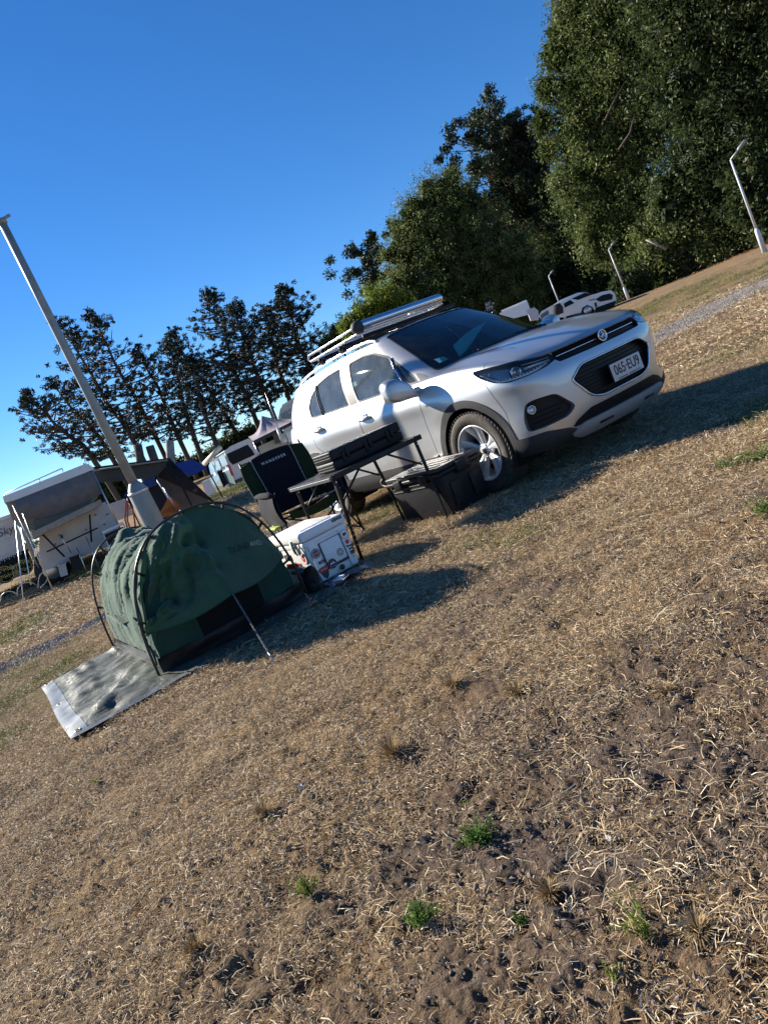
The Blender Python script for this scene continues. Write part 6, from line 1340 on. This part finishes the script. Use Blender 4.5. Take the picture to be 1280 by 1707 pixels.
# ------------------------------------------------------------------ trees
def leaf_mat(name, stops, gloss=.52, transl=.34, spec=.2):
    m = vcol_mat(name, stops, gloss, transl, spec); return m
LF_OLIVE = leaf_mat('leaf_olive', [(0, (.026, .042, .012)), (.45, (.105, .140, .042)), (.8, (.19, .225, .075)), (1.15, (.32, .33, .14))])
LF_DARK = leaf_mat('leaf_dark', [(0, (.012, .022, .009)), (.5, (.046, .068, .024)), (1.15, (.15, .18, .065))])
LF_BRIGHT = leaf_mat('leaf_bright', [(0, (.05, .08, .008)), (.5, (.13, .175, .02)), (1.15, (.27, .32, .055))], .5, .35)
LF_BROWN = leaf_mat('leaf_brown', [(0, (.014, .016, .009)), (.5, (.042, .040, .020)), (1.15, (.11, .095, .05))], .7, .15, .2)
NEEDLE = leaf_mat('pine_needle', [(0, (.008, .014, .009)), (.5, (.020, .032, .018)), (1.15, (.06, .075, .042))], .6, .1, .3)
NEEDLEB = leaf_mat('bunya_needle', [(0, (.010, .018, .008)), (.5, (.026, .042, .018)), (1.15, (.07, .095, .035))], .6, .1, .3)
BARK = mat('bark', (.085, .068, .055), .95, noise=.5, nscale=6, bump=.6, bscale=14); BARKP = mat('bark_pale', (.30, .27, .23), .9, noise=.4, nscale=5, bump=.4, bscale=14)
trs = np.random.RandomState(11)
def quads_mesh(name, C, L, W, par, m, bias=None, tone=None, loc=(0, 0, 0)):
    """many small leaves: centres C, lengths L, widths W"""
    N = len(C); d = trs.normal(size=(N, 3)); 
    if bias is not None: d = d+bias
    d /= np.linalg.norm(d, axis=1)[:, None]; e = trs.normal(size=(N, 3)); e -= d*(d*e).sum(1)[:, None]; e /= np.linalg.norm(e, axis=1)[:, None]
    a, b_ = d*L[:, None]*.5, e*W[:, None]*.5
    V = np.stack([C-a, C+b_-a*.1, C+a, C-b_-a*.1], 1).reshape(-1, 3)-np.array(loc)
    me = bpy.data.meshes.new(name); me.vertices.add(N*4); me.vertices.foreach_set('co', V.astype(np.float32).ravel()); me.loops.add(N*4); me.loops.foreach_set('vertex_index', np.arange(N*4, dtype=np.int32))
    me.polygons.add(N); me.polygons.foreach_set('loop_start', (np.arange(N)*4).astype(np.int32)); me.update(calc_edges=True)
    at = me.attributes.new('tone', 'FLOAT', 'POINT'); t = tone if tone is not None else trs.normal(.45, .2, N); at.data.foreach_set('value', np.repeat(np.clip(t, 0, 1), 4).astype(np.float32)); me.materials.append(m)
    o = bpy.data.objects.new(name, me); COL.objects.link(o); o.parent = par; return o
KD = 1.42
def leaf_tree(name, label, cat, blobs, base, D, m, nleaf, leaf=(.16, .30), dens=1.0, trunk=BARK, group=None, core=True, clump=.55, limbs=True, depth=.85, tr=.35):
    D = D*KD; leaf = (leaf[0]*KD, leaf[1]*KD); tr = tr*KD
    s = Site(base[0], base[1], D); o = s.p(*base); zz = gz(o.x, o.y); t = thing(name, label, cat, (o.x, o.y, min(zz, o.z+.5)), group=group); B = []; clump = clump*.72*KD
    for q in blobs:
        px, py, r = q[:3]; w = q[3] if len(q) > 3 else 0; c = s.p(px, py, w); rm = r*(D+w)/FPX*1.02; B.append((np.array(c), rm))
    vol = np.array([b_[1]**2 for b_ in B]); vol /= vol.sum(); nc = nleaf//26; Cs = []; Ts = []
    for (c, r), v in zip(B, vol):
        k = int(nc*v)+1; d = trs.normal(size=(k, 3)); d /= np.linalg.norm(d, axis=1)[:, None]; rr = r*np.clip(trs.normal(.86, .16, k), .2, 1.12); lump = 1+.26*np.sin(d[:, 0]*6+d[:, 2]*5+c[0])*np.cos(d[:, 1]*5+c[2])+.16*np.sin(d[:, 1]*13+d[:, 2]*11+c[1])
        P = c+d*(rr*lump)[:, None]*np.array([depth, depth, 1]); Cs.append(P); Ts.append(trs.normal(.42, .15, k)+trs.normal(0, .08))
    Cs = np.concatenate(Cs); Ts = np.concatenate(Ts)
    n_each = np.maximum(6, trs.poisson(26, len(Cs))); idx = np.repeat(np.arange(len(Cs)), n_each); N = len(idx)
    P = Cs[idx]+trs.normal(size=(N, 3))*clump*.55; keep = P[:, 2] > zz+.1; P = P[keep]; idx = idx[keep]; N = len(P)
    sz = trs.uniform(leaf[0], leaf[1], N); loc = tuple(t.location)
    quads_mesh('crown', P, sz, sz*trs.uniform(.28, .45, N), t, m, np.array([0, 0, -.3]), np.clip(Ts[idx]+trs.normal(0, .17, N), 0, 1), loc)
    if core:   # ragged inner foliage so the middle of the crown is closed
        Q = []
        for (c, r) in B: k = int(420*(r/2.5/KD)**2)+60; d = trs.normal(size=(k, 3)); d /= np.linalg.norm(d, axis=1)[:, None]; Q.append(c+d*(r*trs.uniform(.2, .74, k))[:, None]*np.array([depth, depth, 1]))
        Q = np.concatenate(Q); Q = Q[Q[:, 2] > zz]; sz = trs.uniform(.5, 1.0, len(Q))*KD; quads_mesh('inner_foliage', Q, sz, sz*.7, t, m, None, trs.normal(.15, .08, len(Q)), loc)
    mb = MB(); cen = sum(b_[0] for b_ in B)/len(B); b0 = np.array([o.x, o.y, zz-.2]); top = cen+np.array([0, 0, 1.0]); mb.tube([b0, b0*.6+top*.4+np.array([.3, 0, 0]), top], [tr*1.25, tr*.8, tr*.35], 10); mb.build('trunk', trunk, t, True, off=loc)
    if limbs:
        for (c, r) in B:
            k = trs.uniform(.25, .7); st = b0*(1-k)+top*k; md = (st+c)/2+trs.normal(size=3)*.3; MB().tube([st, md, c], [tr*.45, tr*.3, tr*.12], 7).build('limb', trunk, t, True, off=loc)
    return t
def tuft_pts(c, r, n):
    d = trs.normal(size=(n, 3)); d /= np.linalg.norm(d, axis=1)[:, None]; return c+d*(r*trs.uniform(.3, .95, n))[:, None]*np.array([1, 1, .8])
def pine(name, label, base, top, D, rad, m, ntuft, tr=.45, tuft=.42, bare=.3, group=None, shape='hoop', base_z=None, bark=BARK, gaps=.5, side=0.0, seed=0):
    """bare leaning trunk, whorled limbs, rounded foliage tufts at their ends"""
    s = Site(base[0], base[1], D); b0 = s.p(*base); b1 = s.p(*top); zz = float(terrain(b0.x, b0.y)); t = thing(name, label, 'tree', (b0.x, b0.y, min(b0.z, zz)), group=group); loc = tuple(t.location); rg = np.random.RandomState(seed)
    ax = b1-b0; H = ax.length; foot = Vector((b0.x, b0.y, min(b0.z, zz)))-ax.normalized()*.3; crook = [Vector((rg.normal(0, .12), rg.normal(0, .12), 0)) for _ in range(6)]
    TP = [foot]+[b0+ax*k+crook[i] for i, k in enumerate((.2, .4, .6, .8))]+[b1]
    MB().tube([tuple(p) for p in spl([tuple(p) for p in TP], 3)], list(np.linspace(tr, tr*.16, 16)), 9).build('trunk', bark, t, True, off=loc)
    T_ = []; tones = []; LM = MB(); nl = int(ntuft/3.4)
    for k in range(nl):
        h = bare+(1-bare)*(k+rg.rand())/nl; p = b0+ax*h; a = rg.rand()*6.283
        env = (math.sin(math.pi*min(1, (h-bare)/(1-bare)*.80+.20))**.85) if shape == 'hoop' else (.55+.45*math.sin(math.pi*(h-bare)/(1-bare)))
        L = rad*env*rg.uniform(.45, 1.1)
        if rg.rand() < gaps*.25: continue
        d = Vector((math.cos(a), math.sin(a), rg.uniform(.05, .55)+.5*max(0, h-.75))); d.normalize(); d = d+s.right*side; e = p+d*L; mid = p+d*L*.5+Vector((0, 0, -.08*L))
        LM.tube([p, mid, e], [.075*(1.15-h)+.03, .05, .025], 5)
        nt2 = rg.randint(2, 6)
        for q in range(nt2):
            f = 1-.28*q*rg.uniform(.5, 1.1) if q else 1.0
            if f < .2: continue
            c = np.array(p+(e-p)*f)+rg.normal(size=3)*.42*tuft/.42*np.array([1, 1, .7]); rr = tuft*rg.uniform(.6, 1.15); T_.append((c, rr)); 
    T_.append((np.array(b1), tuft)); n = int(34*(tuft/.36)**1.5); Cs = []; Ls = []
    for c, r in T_: Cs.append(tuft_pts(c, r, n)); tones.append(np.full(n, trs.normal(.4, .15)))
    C = np.concatenate(Cs); tn = np.concatenate(tones)+trs.normal(0, .12, len(C)); L = trs.uniform(.15, .30, len(C))*(.6+.4*tuft/.42)
    quads_mesh('crown', C, L*1.15, L*.42, t, m, None, tn, loc); LM.build('limbs', bark, t, True, off=loc)['kind'] = 'stuff'
    return t
pl_ = [((173, 776), (44, 656), 3.6, 120, 'leftmost of the sparse pines, leaning low over the camper'), ((199, 772), (84, 632), 3.2, 110, 'second sparse pine from the left, leaning above the camper roof'), ((240, 765), (100, 535), 3.2, 150, 'tall thin pine whose top shows just right of the lamp post shaft'),
 ((271, 750), (150, 520), 3.6, 190, 'tall forked-looking pine in the left group, right of the lamp post'), ((306, 746), (230, 578), 3.3, 150, 'shorter full pine at the middle of the left group'), ((322, 738), (282, 560), 2.6, 90, 'slim pine in the dip between the two tall pine clusters'), ((400, 728), (285, 555), 3.1, 150, 'leaning pine on the left flank of the right pine cluster'),
 ((424, 702), (345, 484), 3.4, 200, 'tallest pine of the right cluster with open top'), ((455, 692), (388, 508), 3.2, 180, 'full pine at the centre of the right cluster'), ((479, 672), (440, 512), 3.0, 160, 'pine left of the rightmost pine in the cluster'), ((520, 632), (470, 480), 3.4, 220, 'rightmost dense pine of the cluster beside the SUV rack'), ((360, 742), (318, 600), 2.8, 100, 'low dark pine above the white van')]
for k, (b_, t_, r, n, lab) in enumerate(pl_):
    pine('pine_tree', lab, b_, t_, 70+(k*7) % 11, r*1.16, NEEDLE, int(n*2.1), tr=.27, tuft=.36, bare=.06, group='sparse pines behind the caravans', seed=k+1, side=-.12)
pine('bunya_pine', 'dark bunya pine with round tufts between pine cluster and big trees', (640, 560), (612, 408), 82, 3.9, NEEDLEB, 95, tr=.35, tuft=.85, bare=.05, shape='b', seed=31, gaps=.2)
pine('bunya_pine', 'tallest bunya pine with rounded tufts rising above the broad trees', (880, 420), (822, 190), 84, 6.0, NEEDLEB, 170, tr=.5, tuft=1.02, bare=.2, shape='b', seed=32, gaps=.2, side=-.3)
pine('bunya_pine', 'small bunya crown touching the left edge of the huge tree', (900, 420), (872, 205), 86, 3.3, NEEDLEB, 50, tr=.35, tuft=.6, bare=.55, shape='b', seed=33, gaps=.2)
leaf_tree('brown_casuarina', 'brownish fine-leaved tree beside the tallest bunya pine', 'tree', [(855, 225, 34), (885, 255, 42), (850, 290, 50), (895, 320, 52), (860, 370, 60), (920, 385, 62), (900, 440, 60)], (900, 505), 60, LF_BROWN, 26000, (.14, .30), clump=.5)
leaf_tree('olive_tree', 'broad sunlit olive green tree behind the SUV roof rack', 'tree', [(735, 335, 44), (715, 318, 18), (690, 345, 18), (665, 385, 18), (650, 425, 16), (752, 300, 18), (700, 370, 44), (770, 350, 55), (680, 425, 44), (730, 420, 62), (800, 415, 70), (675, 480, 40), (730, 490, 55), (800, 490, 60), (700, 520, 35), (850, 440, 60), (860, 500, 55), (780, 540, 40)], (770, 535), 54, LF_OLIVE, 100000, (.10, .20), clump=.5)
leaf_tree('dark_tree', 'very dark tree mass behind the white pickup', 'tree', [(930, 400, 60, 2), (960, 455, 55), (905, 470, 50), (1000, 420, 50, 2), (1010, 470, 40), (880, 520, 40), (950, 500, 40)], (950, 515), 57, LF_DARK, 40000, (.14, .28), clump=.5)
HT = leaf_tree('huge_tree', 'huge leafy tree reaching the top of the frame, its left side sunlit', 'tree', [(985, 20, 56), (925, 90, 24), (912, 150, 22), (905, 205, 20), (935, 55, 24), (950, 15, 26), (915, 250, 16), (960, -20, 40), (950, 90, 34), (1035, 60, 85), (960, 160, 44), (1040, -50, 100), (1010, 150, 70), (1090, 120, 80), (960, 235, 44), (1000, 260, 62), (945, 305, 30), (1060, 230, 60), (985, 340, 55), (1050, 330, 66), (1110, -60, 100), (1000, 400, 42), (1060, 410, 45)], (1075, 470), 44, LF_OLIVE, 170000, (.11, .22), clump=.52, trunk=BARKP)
hs_ = Site(1075, 470, 44*KD)
for pts in (((1008, 200), (1020, 176), (1042, 136)), ((1096, 62), (1110, 36), (1120, 8)), ((1104, 58), (1128, 54), (1150, 60)), ((1122, 88), (1142, 82), (1156, 92)), ((1030, 250), (1050, 222), (1058, 190))):
    MB().tube([tuple(hs_.p(q[0], q[1], -3.6)) for q in pts], [.07, .10, .05], 7).build('limb', BARKP if pts[0][0] > 1090 else BARK, HT, True, off=tuple(HT.location))
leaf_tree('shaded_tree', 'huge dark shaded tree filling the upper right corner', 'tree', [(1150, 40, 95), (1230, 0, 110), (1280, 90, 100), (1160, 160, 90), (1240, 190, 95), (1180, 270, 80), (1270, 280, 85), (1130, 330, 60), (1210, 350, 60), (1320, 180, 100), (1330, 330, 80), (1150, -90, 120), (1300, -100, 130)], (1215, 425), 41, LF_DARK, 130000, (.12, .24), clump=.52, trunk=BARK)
leaf_tree('fern_tree', 'soft feathery low tree behind the lamp post at the right edge', 'tree', [(1260, 290, 40), (1285, 330, 45), (1250, 350, 30), (1300, 380, 40)], (1290, 405), 39, LF_DARK, 16000, (.12, .4), clump=.35, limbs=False, tr=.12)
leaf_tree('weeping_tree', 'weeping mid green tree hanging over the slope left of the right lamp post', 'tree', [(1100, 400, 42), (1140, 390, 42), (1120, 440, 30), (1180, 390, 40), (1075, 450, 28)], (1120, 470), 42.5, LF_OLIVE, 30000, (.14, .30), clump=.5, tr=.2)
leaf_tree('golden_bush', 'rounded bright yellow green tree just behind the roof rack', 'tree', [(645, 515, 36), (612, 532, 28), (675, 530, 28), (590, 550, 22)], (640, 575), 43, LF_BRIGHT, 24000, (.13, .24), clump=.4, tr=.2)
leaf_tree('olive_bush', 'small dull green bush left of the golden tree', 'bush', [(572, 558, 22), (552, 575, 20)], (575, 590), 52, LF_OLIVE, 7000, (.12, .22), clump=.35, tr=.12)
for k, (q, lab) in enumerate((((1085, 475, 26), 'low shrub on the slope edge nearest the middle lamp post'), ((1120, 462, 24), 'second low shrub along the slope edge under the weeping tree'), ((1155, 446, 24), 'third low shrub along the slope edge, brownish'), ((1190, 430, 26), 'fourth low shrub along the slope edge left of the right lamp post'), ((1235, 408, 26), 'low dark shrub directly left of the right lamp post base'), ((1050, 490, 20), 'low shrub behind the middle lamp post base'), ((1290, 390, 26), 'shrub at the right edge behind the lamp post'))):
    leaf_tree('shrub', lab, 'shrub', [(q[0], q[1]-6, q[2]), (q[0]+14, q[1]-16, q[2]*.9), (q[0]-12, q[1]-14, q[2]*.8)], (q[0], q[1]+8), 43-k*.5, (LF_OLIVE, LF_DARK, LF_BROWN, LF_OLIVE, LF_DARK, LF_DARK, LF_OLIVE)[k], 8500, (.12, .26), clump=.35, tr=.06, limbs=False, group='shrubs along the slope edge')
for k, (q, lab) in enumerate((((345, 775, 26), 'dark bush at the foot of the pines left of the white van'), ((392, 745, 24), 'dark bush above the white van roof'), ((430, 728, 20), 'dark bush between white van and mauve gazebo'), ((300, 790, 22), 'dark bush behind the blue gazebo roof'), ((180, 815, 20), 'dark bush glimpsed under the awning roof'), ((200, 842, 16), 'low bush beside the orange straps'))):
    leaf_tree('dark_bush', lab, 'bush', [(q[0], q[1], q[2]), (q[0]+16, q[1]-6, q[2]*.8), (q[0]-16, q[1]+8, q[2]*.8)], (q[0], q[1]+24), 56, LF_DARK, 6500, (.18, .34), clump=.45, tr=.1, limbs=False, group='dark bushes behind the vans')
# distant wood closing the view behind everything
D = []; T_ = []
for k in range(900):
    a = YAW+R_(75)-R_(150)*trs.rand(); r = trs.uniform(110, 170); x_, y_ = CAM_POS[0]+r*math.cos(a), CAM_POS[1]+r*math.sin(a); h = trs.uniform(.8, 1.6)
    n = 60; z_ = float(terrain(x_, y_)); P = np.array([x_, y_, z_])+trs.normal(size=(n, 3))*np.array([2.2, 2.2, h*.28])+np.array([0, 0, h*.6]); D.append(P); T_.append(trs.normal(.4, .2, n))
P = np.concatenate(D); sz = trs.uniform(.4, .8, len(P)); wo = quads_mesh('distant_wood', P, sz, sz*.7, None, LF_DARK, None, np.concatenate(T_)); wo['kind'] = 'stuff'; wo['label'] = 'low dark wood along the horizon'
# cut stumps between awning and pines, bare trunk lying in the undergrowth
st = Site(265, 770, 30)
for q, lab in (((238, 785, 230, 742), 'cut grey tree stump left of the two others above the awning'), ((262, 780, 250, 744), 'middle cut tree stump above the awning roof'), ((286, 775, 283, 735), 'tall pale cut trunk at the right above the awning roof')):
    a, b_ = st.p(q[0], q[1]), st.p(q[2], q[3]); t_ = thing('tree_stump', lab, 'stump', (a.x, a.y, min(a.z, 0.2)), group='cut stumps'); a2 = Vector((a.x, a.y, min(0.1, a.z)))
    MB().tube([a2, a, b_], [.20, .18, .16], 12).build('stump_trunk', BARK if q[0] < 280 else BARKP, t_, True, off=tuple(t_.location)); MB().disc(b_, b_-a, .15, 12, .02).build('cut_face', BARKP, t_, off=tuple(t_.location))
ft_ = Site(1090, 410, 57); fl2 = MB().tube([ft_.p(1076, 400, -1.2), ft_.p(1090, 405, -1.3), ft_.p(1110, 416, -1.2)], [.05, .08, .10], 8).build('fallen_branch', BARKP, None, True); tag(fl2, 'pale bare branch sticking out of the weeping tree', 'branch')

# ------------------------------------------------------------------ small plants of the foreground
WEED = leaf_mat('weed_green', [(0, (.04, .085, .015)), (.5, (.10, .19, .035)), (1.1, (.22, .33, .08))], .5, .35); WEEDY = leaf_mat('weed_yellow', [(0, (.09, .12, .02)), (.5, (.20, .25, .05)), (1.1, (.34, .36, .10))], .5, .35)
TUS = leaf_mat('tussock_straw', [(0, (.10, .06, .03)), (.5, (.27, .18, .09)), (1.1, (.46, .36, .2))], .8, .1, .1)
def ground_pt(px, py):
    d = CF+CR*(px-640)/FPX-CU*(py-853.5)/FPX; t = -CAM_POS[2]/d[2]; p = CAM_POS+t*d; return p[0], p[1], gz(p[0], p[1])
def weed(px, py, r, lab, m=None, n=150, hgt=1.0, cat='weed', lean=0.0):
    x_, y_, z_ = ground_pt(px, py); t = thing('green_weed', lab, cat, (x_, y_, z_), group='green weeds in the dry grass'); C = []; bias = []; st = MB()
    for k in range(max(5, n//14)):
        a = trs.rand()*6.283; el = trs.uniform(.35, 1.3); L = r*trs.uniform(.6, 1.15); d = np.array([math.cos(a)*math.cos(el)+lean, math.sin(a)*math.cos(el), math.sin(el)*hgt]); st.tube([(0, 0, 0), tuple(d*L*.5+np.array([0, 0, .004])), tuple(d*L)], [.0014, .001, .0006], 4)
        for q in range(14): f = trs.uniform(.25, 1.05); C.append(d*L*f+trs.normal(size=3)*r*.10); bias.append(d*1.2)
    C = np.array(C); L = trs.uniform(.010, .020, len(C))*(r/.05)**.4; st.build('stems', WEED, t)['kind'] = 'stuff'; quads_mesh('leaves', C, L, L*.22, t, m or WEED, np.array(bias), None)['kind'] = 'stuff'; return t
weed(793, 1392, .060, 'largest feathery green weed right of centre in the foreground', n=420); weed(706, 1535, .052, 'feathery green weed near the bottom, left of the tall thin one', n=380); weed(866, 1530, .026, 'tiny green sprout between the lower weeds', n=120)
weed(518, 1490, .050, 'straggly yellow green weed left of the bottom weeds', WEEDY, 240, 1.3, lean=-.5); weed(1080, 1560, .055, 'tall thin yellow green weed at the lower right', WEEDY, 150, 1.5, lean=-.6); weed(1020, 1625, .030, 'faint thin sprout near the bottom right', WEEDY, 70); weed(610, 1440, .022, 'small pale green sprout left of the largest weed', WEEDY, 80)
weed(1222, 775, .13, 'low green weed patch near the right edge by the car shadow', n=420, hgt=.5); weed(1265, 765, .12, 'green weed clump at the right edge above the bare soil', n=380, hgt=.6); weed(1278, 860, .09, 'bright green weed cut by the right edge', n=260); weed(775, 1330, .016, 'tiny yellow sprout above the largest weed', WEEDY, 50); weed(166, 1306, .03, 'small yellow green sprout left of the tarp end', WEEDY, 60); weed(540, 1050, .05, 'single pale flower stalk in front of the swag', WEEDY, 40, 1.6); weed(465, 1395, .02, 'tiny green tip in the dry grass at the left', WEED, 40)
def tussock(px, py, r, lab, n=240):
    x_, y_, z_ = ground_pt(px, py); t = thing('dry_tussock', lab, 'tussock', (x_, y_, z_), group='dry tussocks in the foreground'); vs = []; fs = []; tone = []
    for k in range(n):
        a = trs.rand()*6.283; el = trs.uniform(.25, 1.35); L = r*trs.uniform(.5, 1.1); d = np.array([math.cos(a)*math.cos(el), math.sin(a)*math.cos(el), math.sin(el)]); o = np.array([math.cos(a), math.sin(a), 0])*r*.18*trs.rand(); sd_ = np.array([-math.sin(a), math.cos(a), 0])*.0011; m_ = o+d*L*.6; e_ = o+d*L+np.array([0, 0, -.2*L]); i0 = len(vs)
        vs += [tuple(o-sd_), tuple(o+sd_), tuple(m_+sd_*.8), tuple(m_-sd_*.8), tuple(e_)]; fs += [(i0, i0+1, i0+2, i0+3), (i0+3, i0+2, i0+4)]; tone += [float(np.clip(trs.normal(.5, .25), 0, 1))]*5
    me = bpy.data.meshes.new('blades'); me.from_pydata(vs, [], fs); me.materials.append(TUS); at = me.attributes.new('tone', 'FLOAT', 'POINT'); at.data.foreach_set('value', tone); o_ = bpy.data.objects.new('blades', me); COL.objects.link(o_); o_.parent = t; o_['kind'] = 'stuff'
tussock(655, 1255, .085, 'reddish dry tussock standing left of centre in the foreground', 260); tussock(442, 1360, .06, 'flat pale tussock at the left of the foreground'); tussock(330, 1590, .065, 'dark-shadowed tussock at the bottom left', 300); tussock(755, 1145, .075, 'small tussock in the middle distance right of the swag rope'); tussock(860, 1150, .075, 'golden tussock right of centre in the middle distance')
tussock(1165, 1555, .05, 'short tussock above the lower right shadow'); tussock(480, 1255, .06, 'dull tussock behind the flat pale one'); tussock(915, 1490, .045, 'small brown tussock between the lower weeds'); tussock(1105, 1150, .05, 'pale straw knot on the soil at the right')
# loose bits: dead leaves and a chip of paper
def leaf_bit(px, py, sz, m, lab, nm='dead_leaf', cat='leaf'):
    x_, y_, z_ = ground_pt(px, py); g = [[((i-3)*sz/6, (j-2)*sz/8*math.sin(math.pi*(i+.3)/6.6), .004+.006*math.sin(i*.8)+.004*math.cos(j*1.2)) for j in range(5)] for i in range(7)]; o = MB().sheet(g).build(nm, m, None, True); o.location = (x_, y_, z_+.012); o.rotation_euler = (trs.uniform(-.3, .3), trs.uniform(-.3, .3), trs.rand()*6); tag(o, lab, cat)
GLF = mat('dead_leaf_grey', (.26, .24, .22), .8); leaf_bit(1008, 1392, .035, GLF, 'curled grey dead leaf right of the largest weed'); leaf_bit(825, 1255, .03, GLF, 'small grey dead leaf left of the pale stones'); leaf_bit(843, 1237, .04, mat('dead_leaf_tan', (.42, .34, .25), .8), 'tan dead leaf in the middle foreground'); leaf_bit(1068, 1290, .03, GLF, 'small grey leaf on the soil at the right'); leaf_bit(505, 1318, .022, mat('white_chip', (.6, .6, .58), .7), 'white paper chip in the dry grass', 'paper_chip', 'litter')
